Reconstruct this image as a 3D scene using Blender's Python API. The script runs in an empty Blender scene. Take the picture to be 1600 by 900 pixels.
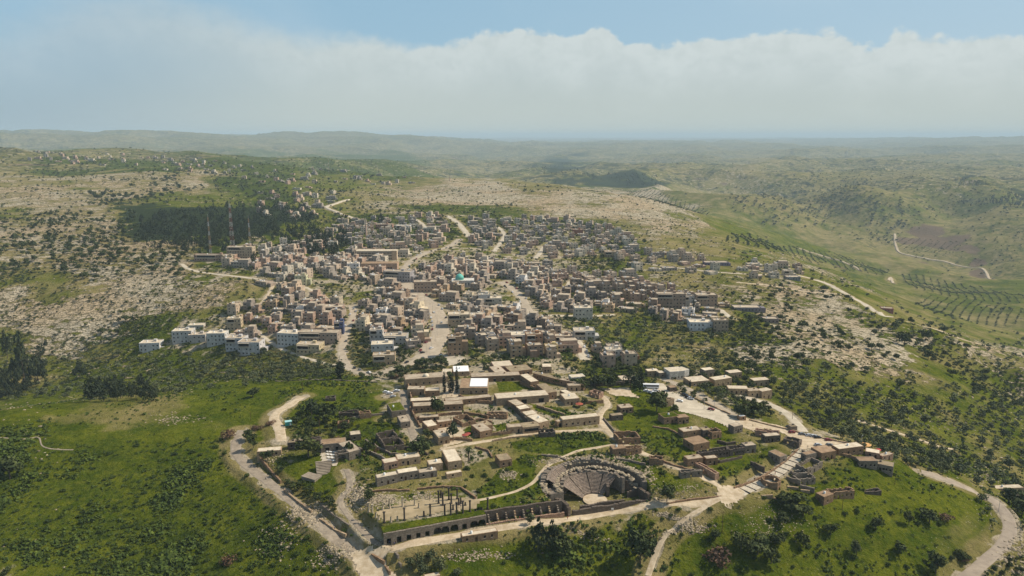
import bpy, bmesh, math, random
import numpy as np
from mathutils import Vector, Matrix
R = math.radians
C = bpy.context.scene.collection
sc = bpy.context.scene

# ---------------------------------------------------------------- camera
F, CX, CY, PITCH, ZC = 1142.0, 800.0, 450.0, R(11.77), 171.0
cam_d = bpy.data.cameras.new('camera'); cam = bpy.data.objects.new('camera', cam_d); C.objects.link(cam)
cam.location = (0, 0, ZC); cam.rotation_euler = (R(90) - PITCH, 0, 0)
cam_d.sensor_width = 36; cam_d.lens = 36 * F / 1600; cam_d.clip_start = 1; cam_d.clip_end = 200000
sc.camera = cam
# ---------------------------------------------------------------- sun, sky, exposure
SUN_AZ, SUN_EL = R(77), R(46)       # clockwise from +Y, height
sd = bpy.data.lights.new('sun', 'SUN'); sun = bpy.data.objects.new('sun', sd); C.objects.link(sun)
sd.energy = 5.0; sd.angle = R(0.5); sd.color = (1, 0.90, 0.74)
ts = Vector((math.sin(SUN_AZ) * math.cos(SUN_EL), math.cos(SUN_AZ) * math.cos(SUN_EL), math.sin(SUN_EL)))
sun.rotation_euler = ts.to_track_quat('Z', 'Y').to_euler()
sc.view_settings.view_transform = 'Standard'; sc.view_settings.look = 'None'
sc.view_settings.exposure = 0.08; sc.view_settings.gamma = 1
sc.view_settings.use_curve_mapping = False
sc.render.engine = 'CYCLES'
sc.cycles.use_denoising = True
sc.cycles.max_bounces = 4; sc.cycles.diffuse_bounces = 2; sc.cycles.glossy_bounces = 1
sc.cycles.transmission_bounces = 2; sc.cycles.volume_bounces = 0; sc.cycles.transparent_max_bounces = 4
sc.cycles.caustics_reflective = False; sc.cycles.caustics_refractive = False

class NT:
    """small helper for writing node trees"""
    def __init__(s, tree): s.t = tree; s.n = tree.nodes; s.l = tree.links
    def __call__(s, kind, ins=None, **kw):
        nd = s.n.new(kind)
        for k, v in kw.items(): setattr(nd, k, v)
        for k, v in (ins or {}).items():
            sock = nd.inputs[k]
            if isinstance(v, bpy.types.NodeSocket): s.l.new(v, sock)
            elif isinstance(v, bpy.types.Node): s.l.new(v.outputs[0], sock)
            else: sock.default_value = v
        return nd
    def math(s, op, a, b=0.0, c=None, clamp=False):
        ins = {0: a, 1: b}
        if c is not None: ins[2] = c
        return s('ShaderNodeMath', ins, operation=op, use_clamp=clamp).outputs[0]
    def mix(s, f, a, b, mode='MIX'):
        nd = s('ShaderNodeMix', None, data_type='RGBA', blend_type=mode)
        for i, v in ((0, f), (6, a), (7, b)):
            if isinstance(v, bpy.types.NodeSocket): s.l.new(v, nd.inputs[i])
            else: nd.inputs[i].default_value = v if i == 0 else (*v, 1) if len(v) == 3 else v
        return nd.outputs[2]
    def noise(s, vec, scale, detail=4, rough=0.55, dist=0.0):
        return s('ShaderNodeTexNoise', {'Vector': vec, 'Scale': scale, 'Detail': detail, 'Roughness': rough, 'Distortion': dist}).outputs[0]
    def smooth(s, v, lo, hi, o0=0.0, o1=1.0):
        return s('ShaderNodeMapRange', {'Value': v, 'From Min': lo, 'From Max': hi, 'To Min': o0, 'To Max': o1},
                 interpolation_type='SMOOTHSTEP').outputs[0]

world = bpy.data.worlds.new('World'); sc.world = world; world.use_nodes = True
def build_world():
    w = world.node_tree; w.nodes.clear(); g = NT(w)
    SKY = 0.1
    out = g('ShaderNodeOutputWorld'); bg = g('ShaderNodeBackground', {'Strength': SKY}); g.l.new(bg.outputs[0], out.inputs[0])
    sky = g('ShaderNodeTexSky', None, sky_type='NISHITA', sun_disc=False, sun_elevation=SUN_EL, sun_rotation=SUN_AZ,
            altitude=300, air_density=1.0, dust_density=1.5, ozone_density=1.5)
    co = g('ShaderNodeTexCoord').outputs['Generated']
    sep = g('ShaderNodeSeparateXYZ', {0: co})
    az = g.math('ARCTAN2', sep.outputs[0], sep.outputs[1])
    el = g.math('ARCSINE', sep.outputs[2])
    # height of the cloud bank's top along the horizon
    pts = [(-200,96),(0,92),(120,60),(230,34),(360,46),(470,74),(560,74),(640,80),(715,80),(760,62),(850,60),(895,72),(930,56),(975,80),
           (1040,83),(1100,78),(1170,68),(1270,74),(1340,96),(1380,80),(1420,88),(1520,90),(1620,97),(1800,90)]
    cv = g('ShaderNodeFloatCurve', {'Value': g.math('MULTIPLY_ADD', az, 0.5, 0.5)})
    cc = cv.mapping.curves[0]
    vals = [(math.atan2(x - CX, F) * 0.5 + 0.5, math.atan((212 - y) / F) * 4) for x, y in pts]
    vals = [(0.0, 0.5)] + vals + [(1.0, 0.5)]
    for i, (a, b) in enumerate(vals):
        if i < 2 and i < len(cc.points): cc.points[i].location = (a, b)
        else: cc.points.new(a, b)
    cc.points[0].location = vals[0]
    cv.mapping.update()
    top = g.math('MULTIPLY', cv.outputs[0], 0.25)
    vec = g('ShaderNodeCombineXYZ', {0: az, 1: g.math('MULTIPLY', el, 1.35)}).outputs[0]
    n1 = g.noise(vec, 14, 6, 0.55, 0.25); n2 = g.noise(vec, 45, 5, 0.6, 0.3); n3 = g.noise(vec, 3.1, 3, 0.5, 0.3)
    d = g.math('SUBTRACT', top, el)
    d2 = g.math('ADD', d, g.math('MULTIPLY', g.math('SUBTRACT', n1, 0.5), 0.04))
    d3 = g.math('ADD', d2, g.math('MULTIPLY', g.math('SUBTRACT', n2, 0.5), 0.018))
    right = g.smooth(az, -0.68, -0.2)
    edge = g.smooth(az, -0.5, 0.0, 0.032, 0.0035)
    mask = g('ShaderNodeMapRange', {'Value': d3, 'From Min': g.math('MULTIPLY', edge, -1.0), 'From Max': edge}, interpolation_type='SMOOTHSTEP').outputs[0]
    thick = g.smooth(az, -0.66, -0.15, 0.5, 0.86)
    mask = g.math('MULTIPLY', mask, thick)
    k = 0.91 / SKY
    hi = tuple(v * k for v in (0.70, 0.755, 0.735)); lo_r = tuple(v * k for v in (0.53, 0.595, 0.58)); lo_l = tuple(v * k for v in (0.33, 0.44, 0.53))
    # billows: sunlit tops fade into the flat grey-white veil beneath
    body = g.smooth(g.math('ADD', d3, g.math('MULTIPLY', g.math('SUBTRACT', n1, 0.5), 0.05)), 0.0, 0.105, 1.0, 0.0)
    lo = g.mix(right, lo_l, lo_r)
    puff = g.math('MULTIPLY', body, g.smooth(az, -0.5, 0.1, 0.45, 1.0))
    puff = g.math('MULTIPLY', puff, g.smooth(n2, 0.3, 0.62, 0.6, 1.0))
    cloud = g.mix(puff, lo, hi)
    # high thin veil
    blue = tuple(v * k for v in (0.34, 0.56, 0.72))
    base = g.mix(g.smooth(el, 0.22, 0.6, 0.75, 0.12), sky.outputs[0], blue)
    base = g.mix(g.math('MULTIPLY', g.smooth(az, -0.3, 0.7), 0.35), base, tuple(v * k for v in (0.56, 0.67, 0.74)))
    veil = g.math('MULTIPLY', g.smooth(n3, 0.5, 0.75), 0.18)
    base = g.mix(veil, base, tuple(v * k for v in (0.7, 0.78, 0.82)))
    col = g.mix(mask, base, cloud)
    hz = g.smooth(el, 0.0, 0.09, 0.75, 0.0)
    col = g.mix(hz, col, g.mix(1.0, lo, (1.1, 1.08, 1.02), 'MULTIPLY'))
    g.l.new(col, bg.inputs[0])
build_world()

# ---------------------------------------------------------------- pixel rays and numpy noise
def ray(px, py):
    u, v = (px - CX) / F, (py - CY) / F
    d = (u, math.cos(PITCH) - v * math.sin(PITCH), -math.sin(PITCH) - v * math.cos(PITCH))
    return d
def on_plane(px, py, z):
    d = ray(px, py); t = (z - ZC) / d[2]
    return d[0] * t, d[1] * t
def to_px(x, y, z):
    w = z - ZC
    dep = y * math.cos(PITCH) - w * math.sin(PITCH); up = y * math.sin(PITCH) + w * math.cos(PITCH)
    return CX + F * x / dep, CY - F * up / dep
def _hash(ix, iy, seed):
    h = (ix * 374761393 + iy * 668265263 + seed * 1442695041) & 0xffffffff
    h = ((h ^ (h >> 13)) * 1274126177) & 0xffffffff
    return ((h ^ (h >> 16)) & 0xffff) / 65535.0
def vnoise(x, y, wl, seed=0):
    x = x / wl; y = y / wl
    ix = np.floor(x).astype(np.int64); iy = np.floor(y).astype(np.int64)
    fx = x - ix; fy = y - iy; fx = fx * fx * (3 - 2 * fx); fy = fy * fy * (3 - 2 * fy)
    a = _hash(ix, iy, seed); b = _hash(ix + 1, iy, seed); c = _hash(ix, iy + 1, seed); d = _hash(ix + 1, iy + 1, seed)
    return (a + (b - a) * fx) * (1 - fy) + (c + (d - c) * fx) * fy - 0.5
def fbm(x, y, wl, octv=4, seed=0, gain=0.5):
    s = 0; a = 1
    for i in range(octv):
        ang = 0.7 * i; cx_, sx_ = math.cos(ang), math.sin(ang)
        s = s + a * vnoise(x * cx_ - y * sx_ + 31.7 * i, x * sx_ + y * cx_ - 17.3 * i, wl, seed + i * 7)
        wl *= 0.5; a *= gain
    return s

# ---------------------------------------------------------------- terrain heights
# control points: what the photo shows at a pixel, and the height of the land there
PZ = [
 (100,900,-22),(300,900,-22),(500,900,-17),(600,890,-13),(700,890,-14),(800,890,-17),(950,890,-22),(1100,900,-26),(1300,900,-30),(1500,900,-36),(1600,900,-42),
 (0,800,-16),(200,800,-15),(400,800,-11),(500,820,-8),(0,700,-7),(200,700,-6),(360,700,-4),(0,640,-5),(150,632,-5),(300,622,-5),(420,605,-6),(520,600,-6),(600,598,-5),
 (440,700,-1),(540,700,0),(560,650,-3),(650,650,0),(750,650,0),(850,650,0),(930,650,0),(700,600,0),(830,595,0),(900,600,0),(960,600,-2),
 (640,700,0),(700,735,0),(800,730,0),(880,700,0),(960,690,0),(560,760,-1),(700,790,-2),(600,790,-2),(800,770,-1),
 (640,848,-7),(750,832,-7),(860,812,-7),(950,803,-7),(1050,793,-7),(1130,778,-6),(1030,740,-2),(1100,740,-2),(1040,680,-1),(1100,650,-1),(1200,700,-2),
 (1250,690,-1),(1250,740,-6),(1300,780,-12),(1350,710,-5),(1400,720,-10),(1060,610,-1),(1000,640,-1),(1150,640,-2),(1200,660,-4),(1230,640,-10),
 (1100,840,-16),(1250,840,-19),(1400,830,-24),(1500,760,-24),(1560,800,-32),(1600,820,-40),(1440,740,-18),(1400,780,-18),
 (0,606,-58),(120,600,-56),(260,590,-48),(400,580,-32),(500,570,-20),(600,570,-10),
 (0,560,-52),(120,540,-44),(250,545,-36),(350,548,-30),(440,540,-22),(0,500,-30),(120,500,-26),(250,500,-22),(350,500,-20),
 (0,450,-12),(120,450,-8),(250,450,-4),(350,460,-2),(0,410,4),(120,400,8),(250,400,12),(330,410,10),(400,400,12),
 (0,350,24),(120,345,26),(250,350,26),(350,350,24),(430,350,22),(450,450,0),(480,500,-12),(550,540,-14),(600,500,-10),(650,540,-10),
 (690,500,-10),(700,570,-6),(560,420,6),(560,400,8),(650,450,-4),(720,450,-4),(800,480,-8),(850,520,-8),(760,540,-8),(850,570,-4),(930,560,-8),
 (560,350,14),(650,350,10),(750,350,6),(700,400,4),(800,400,0),(850,350,2),(900,400,-2),(980,400,-4),(900,450,-8),(1000,450,-10),(1100,500,-14),(1000,540,-16),(1100,560,-12),
 (1100,450,-12),(1050,400,-6),(1180,500,-14),(1200,560,-14),(1120,600,-6),
 (650,300,12),(720,290,14),(800,290,12),(900,300,8),(1000,312,2),(1060,330,-8),(1110,360,-16),(1180,400,-20),(1250,425,-24),(1330,465,-32),(1400,497,-38),(1500,530,-48),(1600,556,-56),
 (1250,480,-22),(1300,500,-26),(1400,550,-32),(1300,560,-20),(1400,600,-34),(1470,590,-42),(1540,640,-56),(1300,620,-20),(1400,640,-34),(1250,600,-12),
 (1420,522,-62),(1480,545,-72),(1560,590,-88),(1520,570,-80),(1600,620,-92),(1600,580,-74),
 (1350,680,-22),(1450,690,-38),(1550,700,-56),(1600,740,-62),(1500,660,-52),
 # beyond the ridges
 (1100,318,-95),(1180,345,-150),(1250,380,-165),(1320,415,-170),(1400,450,-175),(1500,480,-180),(1600,510,-180),
 (1300,350,-200),(1400,380,-215),(1500,400,-220),(1600,430,-220),(1200,320,-110),(1220,300,-70),(1300,288,-55),(1380,320,-120),(1350,300,-70),(1500,330,-150),(1600,350,-150),
 (1450,300,-85),(1560,310,-90),(1480,345,-190),(1120,290,-85),(1040,275,-60),(1000,290,-90),(900,280,-70),(880,262,-45),(960,300,-90),
 (830,278,-60),(760,275,-50),(700,270,-40),(620,275,10),(540,285,28),(450,300,32),(400,280,45),(300,290,45),(200,275,62),(100,272,66),(0,275,64),(0,315,34),(150,318,34),(280,318,38),
 (500,262,30),(380,262,62),(200,250,80),(0,245,84),(100,240,92),(300,262,66),
]
QZ = [  # (pixel column, distance, height)
 (-200,9000,60),(0,8500,40),(100,8500,30),(250,8500,0),(400,9000,-40),(600,9000,-60),(800,9000,-70),(1000,9000,-70),(1200,9000,-60),(1400,9000,-70),(1600,9000,-50),(1900,9000,-50),
 (-200,14000,190),(0,14000,190),(100,13500,200),(190,13500,185),(260,14500,165),(360,15000,165),(500,15500,170),(600,15500,165),(700,16500,90),(800,18000,10),(1000,20000,-20),(1200,20000,0),(1400,18000,60),(1600,17000,90),(1900,17000,90),
 (0,24000,100),(400,26000,60),(800,30000,20),(1200,30000,40),(1600,28000,60),(-300,45000,60),(500,45000,40),(1100,45000,30),(1900,45000,60),
 (-300,300,-20),(-500,500,-30),(-500,900,-30),(-500,1500,30),(-500,3000,60),(1900,300,-50),(2100,500,-90),(2200,900,-120),(2200,1500,-200),(2200,3000,-180),
 (800,150,-30),(800,30,-34),(-500,150,-34),(2200,150,-60),(200,150,-32),(1400,150,-44),
]
cps = []
for px, py, z in PZ:
    x, y = on_plane(px, py, z); cps.append((math.atan2(x, y), math.log(math.hypot(x, y)), z))
for px, r, z in QZ: cps.append((math.atan((px - CX) / (F * math.cos(PITCH) + 0)), math.log(r), z))
for a in (-2.6, -1.9, -1.3, 1.3, 1.9, 2.6, 3.14):
    for r, z in ((60, -40), (400, -50), (3000, -60), (45000, 30)): cps.append((a, math.log(r), z))
cps = np.array(cps)
def phi(da, ds): return np.sqrt((da * 1.15) ** 2 + ds ** 2 + 0.0006)
def solve_rbf():
    A = phi(cps[:, None, 0] - cps[None, :, 0], cps[:, None, 1] - cps[None, :, 1])
    n = len(cps)
    M = np.zeros((n + 1, n + 1)); M[:n, :n] = A + np.eye(n) * -0.004; M[:n, n] = 1; M[n, :n] = 1
    b = np.zeros(n + 1); b[:n] = cps[:, 2]
    return np.linalg.solve(M, b)
RW = solve_rbf()
def rbf(a, s):
    out = np.full(a.shape, RW[-1]); fa = a.ravel(); fs = s.ravel(); o = np.zeros(fa.size)
    for i in range(0, fa.size, 20000):
        o[i:i+20000] = phi(fa[i:i+20000, None] - cps[None, :, 0], fs[i:i+20000, None] - cps[None, :, 1]) @ RW[:-1]
    return o.reshape(a.shape) + out
AZ = np.concatenate([np.linspace(-math.pi, -0.9, 60, endpoint=False), np.linspace(-0.9, -0.66, 60, endpoint=False), np.linspace(-0.66, 0.66, 1100),
                     np.linspace(0.66, 0.9, 61)[1:], np.linspace(0.9, math.pi, 61)[1:-1]])
SR = np.concatenate([np.linspace(math.log(4), math.log(200), 40, endpoint=False), np.linspace(math.log(200), math.log(1200), 760, endpoint=False),
                     np.linspace(math.log(1200), math.log(6000), 420, endpoint=False), np.linspace(math.log(6000), math.log(45000), 200)])
NA, NR = len(AZ), len(SR)
ca = np.linspace(-math.pi, math.pi, 500); cs = np.linspace(SR[0], SR[-1], 260)
CA, CS = np.meshgrid(ca, cs)
CZ = rbf(CA, CS)
def bil(grid, ga, gs, a, s):
    ia = np.clip((a - ga[0]) / (ga[-1] - ga[0]) * (len(ga) - 1), 0, len(ga) - 1.001)
    is_ = np.clip((s - gs[0]) / (gs[-1] - gs[0]) * (len(gs) - 1), 0, len(gs) - 1.001)
    a0 = ia.astype(int); s0 = is_.astype(int); fa = ia - a0; fs = is_ - s0
    if grid.ndim == 3: fa = fa[..., None]; fs = fs[..., None]
    return (grid[s0, a0] * (1 - fa) + grid[s0, a0 + 1] * fa) * (1 - fs) + (grid[s0 + 1, a0] * (1 - fa) + grid[s0 + 1, a0 + 1] * fa) * fs
GA, GS = np.meshgrid(AZ, SR)
GX = np.sin(GA) * np.exp(GS); GY = np.cos(GA) * np.exp(GS)
# finer coarse grid inside the view
ca2 = np.linspace(-0.92, 0.92, 420); cs2 = np.linspace(math.log(150), SR[-1], 420)
CA2, CS2 = np.meshgrid(ca2, cs2); CZ2 = rbf(CA2, CS2)
GZ = bil(CZ, ca, cs, GA, GS)
inside = (np.abs(GA) < 0.9) & (GS > math.log(155))
GZ[inside] = bil(CZ2, ca2, cs2, GA[inside], GS[inside])

# ---------------------------------------------------------------- land cover map
COVER = [  # 50 x 25 pixel cells of the view from row 225 down, one letter each
 "hhhhhhhhhhhhhhhhhhhhhhhhhhhhhhhh",
 "hvvvvvvvvvvvvhhhhfhhhhhphhhhhhhh",
 "BBBBBbbvvSSSrrRRhhfffpphhkkhhhhh",
 "BBBbbSSSvSSrRRRRRRRRRYYkkkkkhhkk",
 "SbbbffffffStttttrRRRRRYYkkkkkVVV",
 "bbbbfffffSSttttttttrRrOOOYVkPPVV",
 "bbbbbbttTfStTTTTTTTtrrrSOOYYVVPV",
 "bbbbbbTTTTTTTTTTTTttrrYrrYOOOVVV",
 "SYrRRRRrSTTTTTTTTTTrrrrrQQSOOOOG",
 "RRRRRRRrSTTTTTTTTTTTTTrQQQQYYOOO",
 "RRRRRRRTTTTTTTTTTTSSTTTrQQQSYYYV",
 "RRRRtTTTTTTTTTTTTTSSSSttQQQQSQYY",
 "SRRStTTTSTTTTTTTTTSSSSSQQQQQQSQQ",
 "SSSrSSSSSSSSTTTTTTttrrrQQQQQYSrr",
 "SrSSSSSSSSLSTWWWWWttTTtSSSSrrYSS",
 "SSSSSSGGGGGGWWWWWWDGDSttSSSSSSYr",
 "YGYYYYGYGLLLWWWWWWWGGDDYSSSSSSSS",
 "GYYYYYYGGLLLWWWWUWDUGUGDYSSSSSSS",
 "LLGGGGLYWWULLWWUGGUUGUGUDDUYSSSS",
 "LLLLLLLYUUUUUUUYYUUGGUGGGUYUYSSS",
 "LLLLLLLYDGGUUUUYYUUUGUGYGUGGGGSS",
 "LLLLLLLLLGUUUUUUGUUUGYDGGGGGGGYS",
 "LLLLLLLLLUUDYGGGUUUUYUGGGGGGGGYS",
 "LLLLLLLLLUDUYUUYGGGUGGGGGGGGGGYS",
 "LLLLLLLLLUUDYYYYGGGLLGGGGGGGGYYD",
 "LLLLLLLLLLUDYYYGGLLGGGGGGGGGGYDD",
 "DDLLLLLLLLLDYYYGGGGGGGGGGGGGGYDr",
]
for i, r_ in enumerate(COVER): assert len(r_) == 32, (i, len(r_))
#        rock lush dirt dry  plough wood tree kind
KIND = dict(
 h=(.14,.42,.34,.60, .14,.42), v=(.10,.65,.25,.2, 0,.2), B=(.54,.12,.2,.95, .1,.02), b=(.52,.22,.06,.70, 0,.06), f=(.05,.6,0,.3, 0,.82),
 S=(.30,.27,.04,.45, 0,.04), r=(.42,.30,.05,.6, 0,.05), R=(.62,.16,.04,.58, .0,.03), h2=(0,0,0,0,0,0), k=(.16,.4,.0,.6, 0,.35), p=(.1,.2,.35,.8, .1,0),
 Y=(.08,.10,.03,.52, 0,0), V=(.05,.42,.06,.68, .03,.22), G=(.03,.20,0,.14, 0,0), L=(.03,.48,0,.10, 0,.0), O=(.05,.35,.05,.4, .15,.1), P=(.05,.1,.1,.5, .8,0),
 T=(.08,.4,.50,.5, 0,0), t=(.15,.55,.25,.4, 0,.05), U=(.24,.22,.25,.60, 0,0), W=(.2,.12,.52,.8, 0,0), Q=(.57,.20,.02,.42, 0,.03), D=(.1,.08,.45,.45, 0,0))
del KIND['h2']
TREES = dict(h=.35, v=1.8, B=.55, b=.9, f=0, S=.9, r=.45, R=.42, k=1.3, p=.2, V=.25, Y=.05, G=.05, L=.05, O=0, P=.05, T=.75, t=1.4, U=0, W=.02, Q=.34, D=.02)
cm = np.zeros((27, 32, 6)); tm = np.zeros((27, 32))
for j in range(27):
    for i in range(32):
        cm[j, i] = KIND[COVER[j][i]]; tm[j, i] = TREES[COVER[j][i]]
def vec_px(x, y, z):
    w = z - ZC; dep = np.maximum(y * math.cos(PITCH) - w * math.sin(PITCH), 1.0); up = y * math.sin(PITCH) + w * math.cos(PITCH)
    return CX + F * x / dep, CY - F * up / dep
def map_at(m, px, py):
    u = np.clip((px - 25) / 50, 0, 30.999); v = np.clip((py - 237) / 25, 0, 25.999)
    i = u.astype(int); j = v.astype(int); fu = u - i; fv = v - j
    fu = fu * fu * (3 - 2 * fu); fv = fv * fv * (3 - 2 * fv)
    if m.ndim == 3: fu = fu[..., None]; fv = fv[..., None]
    return (m[j, i] * (1 - fu) + m[j, i + 1] * fu) * (1 - fv) + (m[j + 1, i] * (1 - fu) + m[j + 1, i + 1] * fu) * fv
RR = np.exp(GS)
wx = fbm(GA * 10, GS * 10, 1.1, 5, 11, 0.6) * 55; wy = fbm(GA * 10, GS * 14, 1.1, 5, 23, 0.6) * 34
PXg, PYg = vec_px(GX, GY, GZ)
front = GY > 0
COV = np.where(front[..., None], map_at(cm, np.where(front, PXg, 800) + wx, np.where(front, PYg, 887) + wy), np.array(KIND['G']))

# relief that the control points leave out
far = np.clip((RR - 2500) / 5000, 0, 1)
GZ += far * (fbm(GX, GY, 3300, 6, 3) * 150) * np.clip((40000 - RR) / 20000, 0.3, 1)
mid = np.clip((RR - 1500) / 2500, 0, 1)
GZ += mid * (fbm(GX, GY, 800, 5, 5) * 45 - np.abs(fbm(GX, GY, 1300, 4, 6)) * 210 + 30)
val = np.clip((PXg - 1080) / 150, 0, 1) * np.clip((RR - 1050) / 500, 0, 1) * (GZ < -70)
GZ += val * (fbm(GX, GY, 600, 5, 8) * 85)
rk = COV[..., 0]; hard = np.clip(COV[..., 2] * 1.6, 0, 1)
near = np.clip((RR - 150) / 300, 0.3, 1)
GZ += (1 - hard) * (fbm(GX, GY, 55, 3, 9) * 2.4 * near + fbm(GX, GY, 9, 3, 10) * 0.35)
# rock ledges that follow the slope
led = rk * np.clip((1500 - RR) / 800, 0, 1) * np.clip((RR - 430) / 200, 0, 1)
hh = GZ + fbm(GX, GY, 60, 3, 14) * 7
step = hh / 3.2; fr = step - np.floor(step)
GZ += led * 3.2 * (np.clip((fr - 0.35) / 0.3, 0, 1) - fr) * 0.5
GZ += led * fbm(GX, GY, 7, 3, 15) * 1.6

def poly_px(pts, z=None):
    return np.array([on_plane(a, b, z) if z is not None else ground(a, b)[:2] for a, b in pts])
def in_poly(P, X, Y):
    c = np.zeros(X.shape, bool); n = len(P)
    for i in range(n):
        x1, y1 = P[i]; x2, y2 = P[(i + 1) % n]
        if y1 == y2: continue
        c ^= ((y1 > Y) != (y2 > Y)) & (X < (x2 - x1) * (Y - y1) / (y2 - y1) + x1)
    return c
def box_of(P, m=0):
    rr = np.hypot(P[:, 0], P[:, 1]); aa = np.arctan2(P[:, 0], P[:, 1])
    j0 = max(0, np.searchsorted(SR, math.log(rr.min())) - 30 - m); j1 = np.searchsorted(SR, math.log(rr.max())) + 30 + m
    i0 = np.searchsorted(AZ, aa.min()) - 30 - m; i1 = np.searchsorted(AZ, aa.max()) + 30 + m
    return slice(j0, j1), slice(max(i0, 0), i1)
def set_poly(P, fn):
    """apply fn(z, x, y) inside a world polygon"""
    sl = box_of(P); m = in_poly(P, GX[sl], GY[sl]); sub = GZ[sl]
    sub[m] = fn(sub[m], GX[sl][m], GY[sl][m])
# the terrace on the vaults, the street below it, the theatre's bowl
VA = on_plane(600, 848, -7); VB = on_plane(684, 829, -7); VC = on_plane(880, 800, -7)
def carve():
    global TH
    P = np.array([on_plane(572, 826, -2), on_plane(572, 766, -1), on_plane(740, 742, -1), on_plane(850, 745, -1), on_plane(890, 783, -1), on_plane(882, 790, -1.5), on_plane(690, 812, -1.5), on_plane(600, 836, -1.5)])
    set_poly(P, lambda z, x, y: z * 0 - 1.6 + fbm(x, y, 14, 3, 31) * 0.6)
    sl = box_of(P, 10); Zs = GZ[sl].copy()
    for _ in range(50): Zs[1:-1, 1:-1] = (Zs[1:-1, 1:-1] * 2 + Zs[:-2, 1:-1] + Zs[2:, 1:-1] + Zs[1:-1, :-2] + Zs[1:-1, 2:]) / 6
    GZ[sl] = Zs
    # the strip under the vault chambers and the street before them
    A_, B_, E_ = (np.array(on_plane(*q, -7)) for q in ((600, 851), (760, 821), (882, 803)))
    def back(a, b, k): d = (b - a) / np.hypot(*(b - a)); return np.array([-d[1], d[0]]) * k
    Q = np.array([A_ + back(A_, B_, 4.4), B_ + back(A_, B_, 4.4), B_ + back(B_, E_, 4.9), E_ + back(B_, E_, 4.9), on_plane(890, 798, -7), on_plane(1000, 793, -7), on_plane(1010, 806, -7), on_plane(880, 818, -7), on_plane(700, 845, -7), on_plane(596, 868, -7)])
    set_poly(Q, lambda z, x, y: z * 0 - 7)
TH = on_plane(930, 779, -9)
carve()
th_r = np.hypot(GX - TH[0], GY - TH[1])
mm = th_r < 29
GZ[mm] = np.where(th_r[mm] < 27.5, np.minimum(GZ[mm], -10.2), GZ[mm])

def paint(pts, letter, f=.9, z=0.0):
    """land cover of a small plot"""
    P = np.array([on_plane(a, b, z) for a, b in pts]); sl = box_of(P)
    wob = fbm(GX[sl], GY[sl], 9, 2, 71) * 3; m = in_poly(P, GX[sl] + wob, GY[sl] + wob)[..., None] * f
    COV[sl] = COV[sl] * (1 - m) + np.array(KIND[letter]) * m
for pts, c_ in (([(770,597),(828,596),(848,610),(782,613)],'G'), ([(824,632),(880,638),(908,650),(892,659),(850,646)],'L'), ([(730,668),(745,664),(742,680),(722,686)],'G'), ([(772,664),(790,662),(790,672),(776,674)],'G'),
    ([(775,682),(880,676),(950,674),(968,692),(890,708),(850,714),(800,700)],'L'), ([(820,712),(845,716),(820,760),(760,772),(745,762),(780,735)],'L'), ([(690,702),(745,698),(770,705),(760,730),(725,735),(720,715)],'D'),
    ([(940,622),(1000,625),(1030,650),(1010,690),(955,665)],'L'), ([(480,745),(535,742),(540,765),(520,790),(500,775)],'G'), ([(575,770),(740,762),(745,800),(600,822)],'D')): paint(pts, c_)

def hz(x, y):
    """terrain height at a world point"""
    x = np.asarray(x, float); y = np.asarray(y, float)
    a = np.arctan2(x, y); s = np.log(np.maximum(np.hypot(x, y), 4.01))
    ia = np.clip(np.interp(a, AZ, np.arange(NA)), 0, NA - 1.001); js = np.clip(np.interp(s, SR, np.arange(NR)), 0, NR - 1.001)
    i = ia.astype(int); j = js.astype(int); fa = ia - i; fs = js - j
    return (GZ[j, i] * (1 - fa) + GZ[j, i + 1] * fa) * (1 - fs) + (GZ[j + 1, i] * (1 - fa) + GZ[j + 1, i + 1] * fa) * fs
def ground(px, py, z_off=0.0):
    """the terrain point seen at a photo pixel: march along the ray"""
    d = ray(px, py); L = math.hypot(d[0], d[1]); a = math.atan2(d[0], d[1])
    ia = min(max(np.interp(a, AZ, np.arange(NA)), 0), NA - 1.001); i = int(ia); fa = ia - i
    col = GZ[:, i] * (1 - fa) + GZ[:, i + 1] * fa + z_off
    rr = np.exp(SR); zr = ZC + d[2] / L * rr
    hit = np.nonzero((zr <= col) & (rr > 100))[0]
    if len(hit) == 0: k = NR - 1; r = rr[k]
    else:
        k = hit[0]; g0 = zr[k-1] - col[k-1]; g1 = zr[k] - col[k]
        t = g0 / (g0 - g1) if g0 != g1 else 0; t = min(max(t, 0), 1); r = rr[k-1] + (rr[k] - rr[k-1]) * t
    x, y = math.sin(a) * r, math.cos(a) * r
    return (x, y, float(hz(x, y)))

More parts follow.
